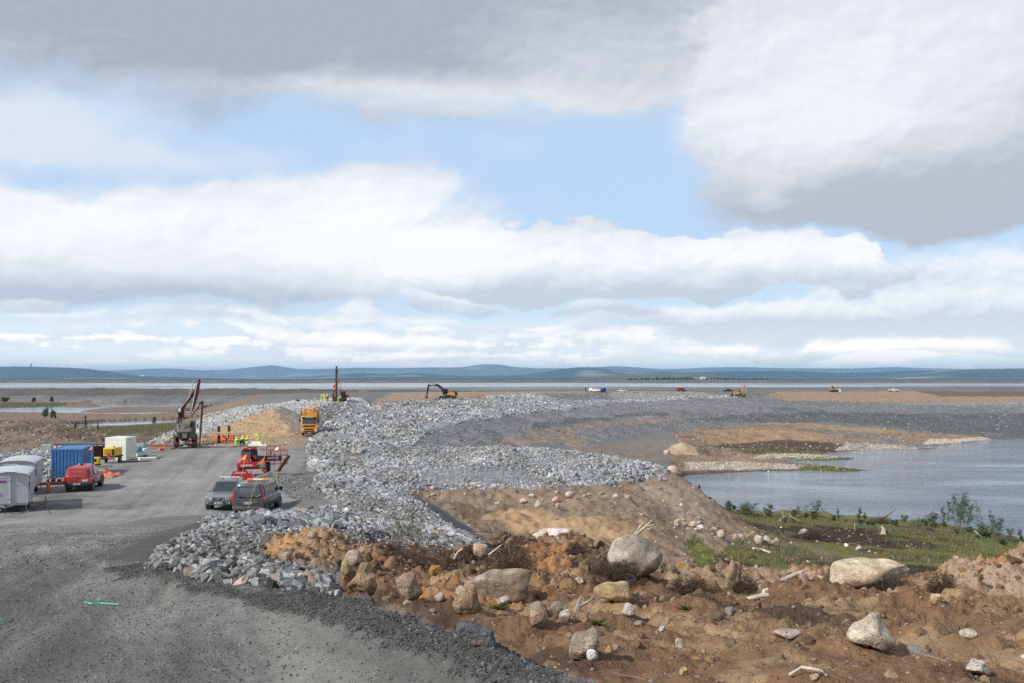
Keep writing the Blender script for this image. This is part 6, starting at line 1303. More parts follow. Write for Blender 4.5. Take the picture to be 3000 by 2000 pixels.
for sd in (-1, 1): MB().box((sd*1.0, 4.36, .92), (.28, .06, .36), None, .03).build('headlight', LAMP_C, c); MB().box((sd*1.42, 4.1, 2.35), (.16, .12, .62), None, .03).build('mirror', P_BLACK, c); MB().box((sd*1.26, 3.5, 2.25), (.02, .9, .7)).build('side_window', GLASS, c)
MB().box((0, 4.36, .42), (2.3, .12, .14)).build('bumper', P_BLACK, c); plate(c, (0, 4.43, .48), FRONT, 'CKA 58')
MB().loft([[(-1.18, 2.2, 1.3), (1.18, 2.2, 1.3), (1.18, -4.0, 1.3), (-1.18, -4.0, 1.3)], [(-1.18, 2.2, 3.5), (1.18, 2.2, 3.5), (1.18, -4.0, 3.3), (-1.18, -4.0, 3.3)]]).build('body', P_YEL, c)
for sd in (-1, 1):
    MB().box((sd*1.30, -.6, 2.85), (.08, 5.4, 1.9)).build('side_panel', mat('panel_brown', (.26, .10, .03), .6, 0, .2, 2), c); MB().box((sd*.95, 2.25, 2.95), (.18, .04, .34)).build('air_intake', RUST, c)
MB().tube([(-.55, 1.6, 3.5), (-.5, 1.5, 4.1), (.3, .6, 4.15), (.75, .2, 3.9), (.8, .1, 3.5)], .17, 8).build('folded_arm', P_YEL, c, True); MB().tube([(-.35, 1.8, 3.55), (.7, 1.7, 3.62), (.9, .5, 3.6)], .12, 8).build('folded_arm', P_YEL, c, True)
MB().tube([(.72, 2.3, 3.0), (.70, 2.2, 5.15)], .03, 5).build('aerial', P_BLACK, c); b_ = MB().box((0, 3.3, 3.10), (1.5, .2, .10)).build('roof_beam', STEEL, c)
for x in (-.6, -.2, .2, .6): MB().box((x, 3.42, 3.12), (.14, .1, .12)).build('roof_lamp', LAMP_O if abs(x) > .5 else LAMP_C, b_)
MB().loft([[(-.85, -.2, 4.05), (-.85, -.18, 4.05), (-.85, -.18, 4.6), (-.85, -.2, 4.6)], [(-1.12, -.2, 4.15), (-1.12, -.18, 4.15), (-1.1, -.18, 4.7), (-1.1, -.2, 4.7)]]).build('flag', ORF, c); MB().tube([(-.86, -.2, 3.4), (-.86, -.2, 4.7)], .02, 5).build('flag_staff', P_BLACK, c)
# red telehandler
c = thing('telehandler', 'red rotating telehandler seen from behind with a platform of red rails', 'telehandler', at(743, 83), 13)
c.scale = (1.10,)*3
def Z3(x, y, d): return ((x-1180)/252, d, (805-y)/252)
MB().box((-.05, 2.2, .98), (2.0, 4.4, .42), None, .05).build('chassis', P_MAN, c)
for sd in (-1, 1):
    for y in (.9, 3.6): wheel(c, sd*.95, y, .62, .46, sd, .5)
    MB().box((sd*.95, .9, 1.30), (.62, 1.4, .08), None, .03).build('mudguard', P_MAN, c)
    MB().box((sd*.92-.15, -.62, .72), (.34, .10, .14)).build('tail_light', LAMP_R, c); MB().box((sd*1.02-.15, -.68, .72), (.10, .04, .10)).build('indicator', LAMP_O, c)
bl = MB().prismy([(-1.62, .05), (.10, .05), (.0, .35), (-.40, .62), (-.45, .78), (-1.15, .78), (-1.2, .62), (-1.62, .30)], -1.05, -.80).build('stabiliser_blade', P_MAN, c); text('MANITOU', .14, SIGNW, bl, (-.85, -1.06, .60), REAR, 'lettering', .004, .004); text('MRT', .15, SIGNW, bl, (-.85, -1.06, .20), REAR, 'lettering', .004, .004)
for sd in (-1, 1): MB().beam([(-.8+sd*.55, -.7, .72), (-.8+sd*.85, -1.0, .25)], .14, .14, (0, 1, 0)).build('stabiliser_arm', P_MAN, c); MB().box((-.8+sd*.82, -1.0, .06), (.30, .35, .10)).build('stabiliser_foot', P_MAN, c)
MB().cyl((0, 1.9, 1.15), (0, 1.9, 1.35), .75, n=24).build('turntable', DARKM, c, True)
cw = MB().loft([rrect(.72, .95, 1.32, -.45, 5), rrect(.80, .90, 1.36, -.2, 5), rrect(.80, .90, 1.36, 1.2, 5)]); 
for v_ in cw.bm.verts: v_.co.x -= .48
cw = cw.build('counterweight', P_MAN, c, True); text('MANITOU', .17, SIGNW, cw, (-.50, -.475, 1.10), REAR, 'lettering', .006, .008, 1.1); MB().box((.10, -.42, 1.10), (.14, .03, .18)).build('warning_sticker', P_YEL2, cw)
h_ = MB().box((-.58, .35, 1.55), (.70, 1.2, .52), None, .05).build('hood', P_MAN, c, True); MB().prismy([(-.85, 1.33), (-.36, 1.33), (-.60, 1.74)], -.275, -.262).build('triangle', LAMP_O, h_); MB().prismy([(-.75, 1.39), (-.46, 1.39), (-.60, 1.64)], -.295, -.28).build('triangle_centre', P_RED, h_)
MB().box((-.24, -.20, 1.48), (.12, .08, .16)).build('work_lamp', LAMP_C, c)
cb = MB().loft([rplan(.62, .9, 2.5, 1.30, 7), rplan(.62, .8, 2.55, 1.8, 7), rplan(.56, .9, 2.4, 2.22, 7)]); 
for v_ in cb.bm.verts: v_.co.x -= .35
cb = cb.build('cab', P_BLACK, c, True); MB().quad([(-.92, .80, 1.60), (-.20, .80, 1.60), (-.22, .84, 2.08), (-.86, .84, 2.08)]).build('rear_window', GLASSL, cb); MB().quad([(.285, .95, 1.50), (.285, 2.3, 1.50), (.235, 2.2, 2.14), (.235, 1.05, 2.14)]).build('side_window', GLASSL, cb); MB().quad([(-.985, 2.3, 1.50), (-.985, .95, 1.50), (-.925, 1.05, 2.14), (-.925, 2.2, 2.14)]).build('side_window', GLASSL, cb)
MB().box((-.42, 1.5, 2.28), (1.0, 1.5, .16), None, .05).build('roof', P_MAN, c, True); MB().box((-.1, 1.5, 2.37), (.75, 1.1, .05)).build('roof_guard', P_BLACK, c); MB().cyl((-.47, 1.0, 2.36), (-.47, 1.0, 2.52), .05, .04).build('beacon', LAMP_R, c)
for x in (-.86, -.32): MB().box((x, .74, 2.26), (.10, .06, .10)).build('roof_lamp', LAMP_C, c)
bm_ = MB().beam([(.05, .3, 1.62), (.75, 1.0, 1.50), (1.95, 2.1, 1.42)], .34, [.36, .40, .44], (.5, -.5, .0)).build('telescopic_boom', P_DRED, c); text('MANITOU', .20, SIGNW, bm_, (1.36, 1.30, 1.50), (R(90), 0, R(43)), 'lettering', .006, .006)
MB().box((.58, .15, 1.10), (.52, .62, .44), None, .02).build('fuel_box', STEEL, c); MB().box((.6, 1.3, .95), (1.0, 1.4, .3), None, .04).build('engine_cover', P_MAN, c, True)
MB().tube([(1.25, .9, 1.6), (1.25, .9, 2.05)], .03, 6).build('mirror_arm', P_BLACK, c); MB().box((1.25, .88, 1.95), (.12, .05, .22)).build('mirror', P_BLACK, c)
def rail(pts, r=.025): return MB().tube(pts, r, 6)
pf = MB().box((1.75, 3.0, .95), (1.5, 1.2, .06)).build('work_platform', P_MAN, c)
pts = [(1.0, 2.4), (2.5, 2.4), (2.5, 3.6), (1.0, 3.6), (1.0, 2.4)]
rr_ = MB()
for z in (1.25, 1.6, 1.95):
    for a_, b_ in zip(pts[:-1], pts[1:]): rr_.tube([(*a_, z), (*b_, z)], .028, 6)
for x, y in ((1.0, 2.4), (1.5, 2.4), (2.0, 2.4), (2.5, 2.4), (2.5, 3.0), (2.5, 3.6), (1.0, 3.6), (1.75, 3.6)): rr_.tube([(x, y, .95), (x, y, 1.95)], .028, 6)
rr_.build('rails', P_MAN, pf)
rr_ = MB()
for z in (2.02, 2.26): rr_.tube([(.35, 2.8, z+.04), (2.0, 3.2, z-.02)], .026, 6)
for x in (.9, 1.5, 2.0): rr_.tube([(x, 3.0, 1.5), (x, 3.0, 2.26)], .026, 6)
rr_.build('upper_rails', P_MAN, pf)
MB().beam([(1.6, .2, .55), (2.05, .7, .62)], .10, .18, (0, 1, 0)).build('fork_arm', P_MAN, c)
b0_, b1_ = at3(818, 1378, 82.5), at3(848, 1335, 84); o = MB().beam([b0_, b1_], .20, .03, (.8, .6, 0)).beam([b0_+Vector((-.08, 0, .10)), b1_+Vector((-.08, 0, .10))], .20, .03, (.8, .6, 0)).beam([b0_+Vector((-.04, 0, .05)), b1_+Vector((-.04, 0, .05))], .03, .10, (.8, .6, 0)).build('steel_beam', RUST, None); tag(o, 'short rusty steel beam tilted up right of the red telehandler', 'steel beam')
# drill rig on the crest
c = thing('drill_rig', 'drill rig with a tall dark mast on the dam crest among workers', 'drill rig', at(990, 236.5), -62)
c.rotation_euler.z = 0
def Z4(x, y, d): return ((x-540)/52, d, (560-y)/52)
ms = MB().box((-.38, 0, 4.15), (.26, .34, 8.1)).box((-.12, 0, 4.0), (.16, .26, 7.7))
for k in range(13): ms.box((-.55, 0, 1.4+k*.52), (.22, .3, .20)).box((-.08, -.12, 1.2+k*.5), (.18, .18, .24))
ms = ms.build('mast', RUST, c); MB().box((-.3, 0, 8.35), (.75, .3, .06)).cyl((-.3, 0, 7.9), (-.3, 0, 8.3), .18).build('mast_head', DARKM, ms); MB().tube([(-.02, -.2, .2), (-.02, -.2, 6.5)], .06, 6).build('drill_rod', STEEL, ms)
for sd in (-1, 1): MB().box((.4, sd*.75, .35), (3.2, .42, .66), None, .18).build('track', DARKM, c, True)
MB().box((.55, 0, .9), (2.6, 1.3, .5), None, .05).build('chassis', DARKM, c); MB().box((1.25, 0, 1.65), (1.2, 1.3, 1.5), None, .08).build('engine_housing', P_BLACK, c, True); MB().box((1.55, 0, 2.35), (.7, 1.1, .6), None, .06).build('tank', P_MAN, c, True)
MB().box((-1.05, -.2, 1.2), (.5, .4, 1.5), None, .05).build('control_frame', P_DRED, c); MB().box((-.85, 0, 3.55), (.42, .4, .85), (0, -.12, 0), .04).build('hose_guide', P_MAN, c); MB().box((-.85, 0, 2.4), (.3, .3, .7)).build('winch', P_DRED, c)
MB().cyl((2.3, -.35, 1.25), (2.3, .35, 1.25), .42, n=20).build('hose_reel', P_MAN, c, True); MB().cyl((2.3, -.37, 1.25), (2.3, .37, 1.25), .2, n=14).build('reel_core', P_BLACK, c); MB().box((1.9, 0, .95), (.9, .12, .12)).build('reel_arm', P_DRED, c)
MB().tube([(-.2, .1, 5.5), (.5, .2, 4.2), (.6, .2, 2.4)], .06, 6).build('hydraulic_hose', P_BLACK, c, True)
o = MB().box((0, 0, .15), (3.6, .5, .22)).box((0, .5, .12), (3.4, .3, .2)).build('drill_pipes', STEEL, None); o.location = at(915, 240); tag(o, 'stack of grey drill pipes lying left of the workers on the crest', 'pipes')
o = MB().box((0, 0, .3), (.7, .4, .3), (0, .3, .2), .05).ball((.3, 0, .25), .2).build('tool_pile', P_BLACK, None, True); o.location = at(872, 243); tag(o, 'small black equipment left alone on the pale crest', 'equipment')
# excavators and dozer
def excavator(label, px, Y, rz, paint, boom_pts, stick_pts, bucket_at, boom_m, house_col, scale=1.0):
    c = thing('excavator', label, 'excavator', at(px, Y), rz)
    for sd in (-1, 1):
        n = 16; prf = [(2.1+.45*math.cos(a), .48+.46*math.sin(a)) for a in np.linspace(-1.57, 1.57, n)]+[(-2.1+.45*math.cos(a), .48+.46*math.sin(a)) for a in np.linspace(1.57, 4.71, n)]
        t_ = MB().loft([[(x, sd*1.2-.3, z) for x, z in prf], [(x, sd*1.2+.3, z) for x, z in prf]]).build('track', DARKM, c, True)
        for k in range(6): MB().cyl((-1.9+.76*k, sd*1.2-.32, .32), (-1.9+.76*k, sd*1.2+.32, .32), .17, n=12).build('roller', STEEL, t_)
    MB().box((0, 0, .85), (2.6, 2.0, .35)).cyl((0, 0, .9), (0, 0, 1.2), .85, n=20).build('undercarriage', DARKM, c)
    MB().box((.9, 0, 1.65), (2.9, 2.7, .95), None, .10).build('house', house_col, c, True); MB().box((2.35, 0, 1.6), (.8, 2.7, 1.15), None, .2).build('counterweight', P_BLACK, c, True)
    for sd in (-1, 1): MB().loft([[(x, sd*1.36, z) for x, z in ((-.6, 1.25), (2.2, 1.2), (1.9, 1.95), (.5, 2.15))], [(x, sd*1.40, z) for x, z in ((-.6, 1.25), (2.2, 1.2), (1.9, 1.95), (.5, 2.15))]]).build('side_panel', paint, c)
    MB().box((-.75, -.85, 2.15), (1.5, 1.0, 1.75), None, .10).build('cab', P_BLACK, c, True); MB().box((-.75, -1.36, 2.35), (1.2, .02, 1.0)).build('side_window', GLASS, c); MB().box((-1.51, -.85, 2.3), (.02, .85, 1.2)).build('windscreen', GLASS, c); MB().box((-.75, -.85, 3.04), (1.35, .95, .05)).build('cab_roof', paint, c)
    MB().beam([(x, 0, z) for x, z in boom_pts], .55, [.55]+[.75]*(len(boom_pts)-2)+[.45], (0, 1, 0)).build('boom', boom_m, c)
    MB().beam([(x, 0, z) for x, z in stick_pts], .45, [.35]+[.6]*(len(stick_pts)-2)+[.3], (0, 1, 0)).build('stick', boom_m, c)
    bx, bz = bucket_at; MB().loft([[(bx-.55, y, bz+.9), (bx+.35, y, bz+.95), (bx+.55, y, bz+.35), (bx+.15, y, bz-.1), (bx-.4, y, bz), (bx-.05, y, bz+.35)] for y in (-.6, .6)]).build('bucket', DARKM, c)
    m1 = boom_pts[len(boom_pts)//2]; MB().tube([(-1.2, .3, 1.5), (m1[0], .3, m1[1]-.3)], .09, 8).build('boom_cylinder', CHRM, c); MB().tube([(m1[0], 0, m1[1]+.35), (stick_pts[0][0]+.2, 0, stick_pts[0][1]+.3)], .08, 8).build('stick_cylinder', CHRM, c)
    c.scale = (scale,)*3; return c
DKB = mat('boom_black', (.03, .03, .032), .5, 0, .2, 1)
e = excavator('black and yellow excavator with a long boom reaching left on the crest', 1312, 288, 4, P_YEL, [(-1.2, 1.8), (-1.7, 3.2), (-2.8, 4.0), (-5.6, 3.9)], [(-5.5, 4.4), (-5.75, 2.8), (-6.05, .9)], (-6.2, -.1), DKB, P_BLACK)
text('VOLVO', .34, SIGNW, e, (-4.2, -.29, 3.85), REAR, 'boom_lettering', .006, .008); MB().tube([(.9, 0, 2.1), (.9, 0, 4.6)], .02, 5).build('aerial', STEEL, e)
for x in (1.3, 1.7, 2.3): MB().tube([(x, .6, 2.1), (x, .6, 2.8)], .04, 5).build('exhaust', P_DRED, e)
e = excavator('orange excavator with raised boom on the rock shoulder of the dam', 2164, 427, 158, P_ORG, [(-.9, 1.8), (-1.7, 3.6), (-2.4, 4.6), (-3.0, 4.4)], [(-2.6, 4.9), (-3.1, 3.4), (-3.0, 1.4)], (-2.7, .4), P_ORG, P_ORG, 1.0)
MB().cyl((-2.5, 0, 4.9), (-2.5, 0, 5.2), .25, n=12).build('boom_head', P_BLUE, e); text('CAT', .5, INK, e, (1.2, 1.42, 1.7), (R(90), 0, R(180)), 'side_lettering', .006, .01)
c = thing('bulldozer', 'small yellow bulldozer with a raised white blade on the far crest', 'bulldozer', at(2444, 497), 0)
for sd in (-1, 1):
    prf = [(1.4+.45*math.cos(a), .5+.48*math.sin(a)) for a in np.linspace(-1.57, 1.57, 10)]+[(-1.4+.4*math.cos(a), .5+.48*math.sin(a)) for a in np.linspace(1.57, 4.71, 10)]; MB().loft([[(x, sd*1.0-.25, z) for x, z in prf], [(x, sd*1.0+.25, z) for x, z in prf]]).build('track', DARKM, c, True)
MB().box((.7, 0, 1.35), (1.9, 1.2, 1.0), None, .08).build('hood', P_ORG, c, True); MB().box((-.9, 0, 1.9), (1.4, 1.5, 2.0), None, .08).build('cab', P_ORG, c, True); MB().box((-.9, -.76, 2.3), (1.0, .02, .8)).build('cab_window', GLASS, c); MB().box((-.9, 0, 2.95), (1.6, 1.6, .1)).build('cab_roof', P_ORG, c)
MB().loft([[(2.3+.25*math.cos(a), y, .85+.75*math.sin(a)) for a in (-1.5, -.8, 0, .8, 1.5)]+[(2.45+.25*math.cos(a), y, .85+.8*math.sin(a)) for a in (1.5, .8, 0, -.8, -1.5)] for y in (-1.7, 1.7)]).build('blade', P_WHITE, c, True); MB().tube([(1.9, 0, 1.6), (1.9, 0, 3.4)], .05, 6).build('mast', P_BLACK, c)
c = thing('tank_trailer', 'blue rounded tank beside the white canopy pickup on the crest', 'tank', at(1768, 436), 15)
MB().loft([[(.85*math.cos(a)*s_, y, 1.35+.85*math.sin(a)*s_) for a in np.linspace(0, 6.28, 18, endpoint=False)] for y, s_ in ((-1.3, .55), (-1.2, .95), (0, 1.05), (1.2, .95), (1.3, .55))]).build('tank', mat('tank_blue', (.02, .04, .22), .4), c, True); MB().box((0, 0, .45), (1.6, 2.4, .2)).build('frame', DARKM, c); MB().cyl((0, 0, 2.1), (0, 0, 2.45), .25).build('filler', P_WHITE, c)
for sd in (-1, 1): wheel(c, sd*.85, 0, .36, .2, sd)
# ------------------------------------------------------------------ people: one skinned body each
def person(label, loc, rz, pose, mats, helmet=HELM, hscale=1.0, group=None):
    """pose: joint -> (x, y, z); facing +Y. mats: (lower, upper); faces above the waist use the jacket."""
    J = dict(pel=(0, 0, .95), che=(0, .02, 1.30), nek=(0, .02, 1.48), hed=(0, .04, 1.66), shl=(-.19, .02, 1.42), ell=(-.26, .03, 1.14), hal=(-.24, .12, .90), shr=(.19, .02, 1.42), elr=(.26, .03, 1.14), har=(.24, .12, .90),
             hil=(-.10, 0, .92), knl=(-.12, .03, .50), ftl=(-.13, -.02, .08), tol=(-.13, .14, .04), hir=(.10, 0, .92), knr=(.12, .03, .50), ftr=(.13, -.02, .08), tor=(.13, .14, .04))
    J.update(pose)
    rad = dict(pel=.16, che=.18, nek=.075, hed=.115, shl=.09, ell=.065, hal=.045, shr=.09, elr=.065, har=.045, hil=.11, knl=.085, ftl=.065, tol=.045, hir=.11, knr=.085, ftr=.065, tor=.045)
    E = [('pel', 'che'), ('che', 'nek'), ('nek', 'hed'), ('che', 'shl'), ('shl', 'ell'), ('ell', 'hal'), ('che', 'shr'), ('shr', 'elr'), ('elr', 'har'), ('pel', 'hil'), ('hil', 'knl'), ('knl', 'ftl'), ('ftl', 'tol'), ('pel', 'hir'), ('hir', 'knr'), ('knr', 'ftr'), ('ftr', 'tor')]
    ks = list(J); me = bpy.data.meshes.new('tmp'); me.from_pydata([J[k] for k in ks], [(ks.index(a), ks.index(b_)) for a, b_ in E], [])
    t = bpy.data.objects.new('tmp', me); COL.objects.link(t); md = t.modifiers.new('skin', 'SKIN'); md.use_smooth_shade = True; t.modifiers.new('sub', 'SUBSURF').levels = 1
    for i, k in enumerate(ks): sv = me.skin_vertices[0].data[i]; sv.radius = (rad[k], rad[k]); sv.use_root = (k == 'pel')
    dg = bpy.context.evaluated_depsgraph_get(); m2 = bpy.data.meshes.new_from_object(t.evaluated_get(dg)); m2.name = 'person'; bpy.data.objects.remove(t)
    for m_ in (mats[1], mats[0], SKIN): m2.materials.append(m_)
    P_ = {k: Vector(J[k]) for k in ks}
    for f in m2.polygons:
        k = min(ks, key=lambda q: (P_[q]-f.center).length/ (rad[q]+.12)); f.use_smooth = True
        f.material_index = 2 if k in ('hed', 'hal', 'har', 'nek') else 1 if k in ('knl', 'knr', 'ftl', 'ftr', 'tol', 'tor', 'hil', 'hir', 'pel') else 0
    o = bpy.data.objects.new('person', m2); COL.objects.link(o); o.location = loc; o.rotation_euler = (0, 0, R(rz)); o.scale = (hscale,)*3
    h = P_['hed']; d = (h-P_['nek']).normalized()
    hm = MB().ball(h+d*.06, .145, (1, 1.12, .78)).cyl(h+d*.035-Vector((0, -.02, .0)), h+d*.05+Vector((0, .02, 0)), .17, n=14).build('helmet', helmet, o, True)
    if mats[1] is HIVIS:
        a_, b_ = P_['pel'], P_['che']
        for t_ in (.25, .75): MB().tube([a_.lerp(b_, t_)-(b_-a_).normalized()*.03, a_.lerp(b_, t_)+(b_-a_).normalized()*.03], .205, 14).build('reflective_band', STEEL, o)
    return tag(o, label, 'person', group)
HV = (HIVIS, HIVIS); DK_ = (NAVY, HIVIS); ALLD = (NAVY, NAVY)
bend = dict(che=(0, .26, 1.16), nek=(0, .42, 1.22), hed=(0, .55, 1.25), shl=(-.19, .32, 1.18), ell=(-.24, .45, .92), hal=(-.2, .52, .68), shr=(.19, .32, 1.18), elr=(.24, .45, .92), har=(.2, .52, .68), pel=(0, -.08, .92), hil=(-.1, -.08, .9), hir=(.1, -.08, .9))
crouch = dict(pel=(0, -.12, .42), che=(0, .12, .74), nek=(0, .26, .86), hed=(0, .34, .99), shl=(-.19, .16, .80), ell=(-.24, .36, .60), hal=(-.14, .52, .42), shr=(.19, .16, .80), elr=(.24, .36, .60), har=(.14, .52, .42), hil=(-.12, -.12, .42), knl=(-.2, .26, .50), ftl=(-.18, .0, .08), tol=(-.18, .16, .04), hir=(.12, -.12, .42), knr=(.2, .26, .50), ftr=(.18, .0, .08), tor=(.18, .16, .04))
kneel = dict(crouch, knr=(.16, .22, .08), ftr=(.16, -.28, .10), tor=(.16, -.42, .05))
person('worker in yellow hi-vis clothes bending forward alone on the brown track', at(759, 130), 55, bend, HV, HELMY)
person('crouching hi-vis worker at the left of three by the rebar cage', at(694, 126.5), 20, crouch, HV, HELM)
person('crouching hi-vis worker between two others by the rebar cage', at(708, 127.5), -10, crouch, DK_, HELM, 1.1)
person('hi-vis worker in a yellow helmet kneeling nearest the foam slabs', at(719, 127.8), -40, kneel, HV, HELMY, 1.1)
person('hi-vis worker standing at the left end of the group beside the drill rig', at(943, 238), 30, {}, HV)
person('hi-vis worker standing in the middle of the group beside the drill rig', at(949.5, 236), -30, dict(hal=(-.1, .25, 1.1), har=(.1, .25, 1.1)), HV)
person('hi-vis worker with dark trousers standing closest to the drill rig', at(959.5, 237), 20, {}, DK_)
person('hi-vis worker stooping at the foot of the drill mast', at(991, 234.8), -80, bend, HV, HELM)
person('dark clothed person with a white helmet standing on top of the pump truck', at3(527, 1232, 120.0)-Vector((0, 0, .35)), 10, dict(hal=(-.15, .3, 1.15), har=(.15, .3, 1.15)), ALLD)
person('dark figure standing alone on the far crest left of the white pickup', at(1716, 440), 60, {}, ALLD, P_BLACK, 1.3)
# ------------------------------------------------------------------ vegetation and woody debris
def leaf_mat(name, a, b_):
    m, nt, bs = new_mat(name); tn = attr(nt, 'tint'); nt.links.new(tn.s, bs.inputs['Base Color'])
    bs.inputs['Roughness'].default_value = .6; bs.inputs['Specular IOR Level'].default_value = .25
    tr = nt.nodes.new('ShaderNodeBsdfTranslucent'); nt.links.new(tn.s, tr.inputs[0]); mx = nt.nodes.new('ShaderNodeMixShader'); mx.inputs[0].default_value = .3
    nt.links.new(bs.outputs[0], mx.inputs[1]); nt.links.new(tr.outputs[0], mx.inputs[2]); nt.links.new(mx.outputs[0], nt.nodes['Material Output'].inputs[0]); return m
LEAF = leaf_mat('leaf', 0, 0)
BARK = mat('bark', (.13, .10, .08), .9, 0, .3, 6.0, .1); DEAD = mat('dead_wood', (.33, .28, .23), .9, 0, .3, 5.0, .1); PALEW = mat('bleached_wood', (.50, .44, .37), .9, 0, .2, 5.0, .1); ROOT = mat('dark_root', (.115, .082, .062), .95, 0, .35, 6.0, .1)
def leaves(name, C, size, cols, wts, seed, parent=None, up=.0, aspect=.5):
    r = np.random.default_rng(seed); n = len(C); M = rot_mats(n, r); s_ = (size*r.uniform(.6, 1.3, n))[:, None, None]
    q = np.array([[-.5, 0, 0], [0, -aspect/2, .04], [.5, 0, 0], [0, aspect/2, .04]])
    V = np.einsum('nij,vj->nvi', M, q)*s_+np.asarray(C)[:, None, :]
    col_ = palette(cols, wts, n, r, .22); o = link_np(name, V.reshape(-1, 3), np.arange(n*4), np.arange(n)*4, None, LEAF, None, False, np.repeat(col_, 4, 0), parent); return o
GRN = [(.075, .115, .045), (.11, .15, .065), (.16, .19, .095), (.05, .08, .037)]; GW_ = [4, 3, 1.5, 2]
AUT = [(.09, .10, .035), (.14, .14, .05), (.26, .18, .04), (.14, .10, .06)]
def sapling(label, px, Y, h, spread, nstem, nleaf, lsize, seed, cols=GRN, wts=GW_, cat='tree', name='sapling', group=None, lean=.12, base_clear=.15, loc=None, dead=False):
    lsize = max(.03, .0012*Y); nleaf = int(nleaf*2.4)
    r = np.random.default_rng(seed); g = at(px, Y) if loc is None else loc; t = thing(name, label, cat, g, 0, group)
    C = []; st = MB()
    for k in range(nstem):
        a = r.uniform(0, 6.28); b0 = Vector((math.cos(a), math.sin(a), 0))*spread*.25*r.random(); tip = Vector((b0.x+r.normal(0, lean)*h*.5+math.cos(a)*spread*.4, b0.y+r.normal(0, lean)*h*.5, h*r.uniform(.72, 1.0) if k else h))
        mid = b0.lerp(tip, .5)+Vector((r.normal(0, .05)*h, r.normal(0, .05)*h, 0)); pts = [b0-Vector((0, 0, .1)), mid, tip]; r0 = max(.012, h*.010); st.tube(pts, [r0, r0*.6, r0*.2], 5)
        nb = int(5+h*3)
        for j in range(nb):
            f = base_clear+(1-base_clear)*(j+r.random())/nb; p = (pts[0].lerp(mid, f*2) if f < .5 else mid.lerp(tip, f*2-1)); a2 = r.uniform(0, 6.28); ln = spread*(.20+.5*(1-f))*r.uniform(.5, 1.2)
            e = p+Vector((math.cos(a2)*ln, math.sin(a2)*ln, ln*r.uniform(.3, 1.0))); st.tube([p, e], [r0*.35, r0*.1], 4)
            m_ = max(1, nleaf//(nstem*nb))
            for _ in range(m_):
                q = p.lerp(e, r.uniform(.15, 1.1)); C.append((q.x+r.normal(0, .10)*spread, q.y+r.normal(0, .10)*spread, q.z+r.normal(0, .05)*h*.6))
    st.build('stems', DEAD if dead else BARK, t, True)
    if not dead and C: leaves('foliage', np.array(C), lsize, cols, wts, seed, t)
    return t
def tree_at(label, px, top, bot, wpx, seed, Y=None, dens=1.0, **k):
    g = hit(px, bot, 30) if Y is None else at(px, Y); h = (bot-top)/F*g.y; w = wpx/F*g.y
    return sapling(label, px, g.y, h, w*.75, k.pop('nstem', 3), int(260*dens), .16 if h > 1.5 else .11, seed, loc=g, **k)
GS = 'young trees along the lake shore'
tree_at('tall twin crowned willow sapling on the shore, tallest of the group', 2806, 1452, 1552, 52, 11, 126, 3.0, nstem=5, lean=.06, group=GS)
tree_at('full crowned sapling just right of the tallest shore willow', 2834, 1468, 1556, 40, 12, 124, 2.2, nstem=3, lean=.05, group=GS)
tree_at('open crowned sapling left of the tallest shore willow', 2768, 1468, 1540, 30, 13, 127, 1.1, nstem=2, lean=.05, group=GS)
tree_at('low round willow bush at the left end of the tall shore group', 2730, 1500, 1540, 40, 14, 127, 1.5, nstem=5, group=GS)
tree_at('thin leaning sapling with sparse leaves right of the tall group', 2866, 1465, 1562, 34, 15, 120, .45, nstem=2, lean=.14, group=GS)
tree_at('slender birch sapling on the shore near the right edge', 2906, 1502, 1572, 28, 16, 116, .7, nstem=1, group=GS)
tree_at('bushy sapling beside the slender birch near the right edge', 2926, 1522, 1582, 38, 17, 113, 1.5, nstem=4, group=GS)
tree_at('small sapling close to the right edge of the shore', 2962, 1548, 1592, 30, 18, 110, .8, nstem=3, group=GS)
tree_at('dark sapling cut by the right edge of the picture', 2996, 1550, 1604, 26, 19, 107, 1.2, nstem=3, group=GS)
tree_at('low bush under the tall shore willows', 2880, 1546, 1574, 46, 20, 117, 1.4, nstem=5, group=GS)
tree_at('leafy round bush at the foot of the earth spur by the water', 2135, 1430, 1477, 38, 21, 136, 1.8, nstem=4, group=GS)
tree_at('thin sapling half way down the edge of the earth spur', 2086, 1428, 1455, 18, 22, 104, .6, nstem=2, group=GS)
tree_at('tiny sapling near the top of the earth spur edge', 2050, 1405, 1428, 12, 23, 104, .4, nstem=1, group=GS)
tree_at('dark bush left of the leafy round bush by the water', 2112, 1455, 1476, 24, 24, 136, .9, nstem=4, group=GS)
tree_at('yellowish open bush on the shore left of the dead spruce', 2176, 1458, 1484, 32, 25, 133, .6, nstem=3, cols=AUT, wts=[2, 3, 1, 1], group=GS)
tree_at('broad low bush on the near edge of the green shelf', 2200, 1484, 1528, 60, 26, 112, 2.2, nstem=7, group=GS)
tree_at('small bright bush beside the broad low bush', 2254, 1478, 1515, 34, 27, 118, 1.1, nstem=4, group=GS)
tree_at('sapling with open top in the middle of the shelf shore', 2392, 1457, 1504, 34, 28, 128, .9, nstem=3, group=GS)
tree_at('pale open shrub left of the middle shore sapling', 2350, 1470, 1504, 34, 29, 128, .5, nstem=3, group=GS)
tree_at('single thin sapling right of the middle shore sapling', 2457, 1465, 1500, 14, 30, 129, .35, nstem=1, group=GS)
tree_at('dark small conifer like sapling beside the overturned root', 2514, 1467, 1503, 18, 31, 129, .8, nstem=1, lean=.03, group=GS)
tree_at('short shrub between the dark sapling and the overturned root', 2533, 1480, 1506, 14, 32, 128, .5, nstem=2, group=GS)
tree_at('low shrub at the waterline right of the overturned root', 2650, 1504, 1526, 22, 33, 128, .6, nstem=3, group=GS)
tree_at('wide low shrub right of the waterline shrub', 2690, 1510, 1532, 36, 34, 126, .8, nstem=5, group=GS)
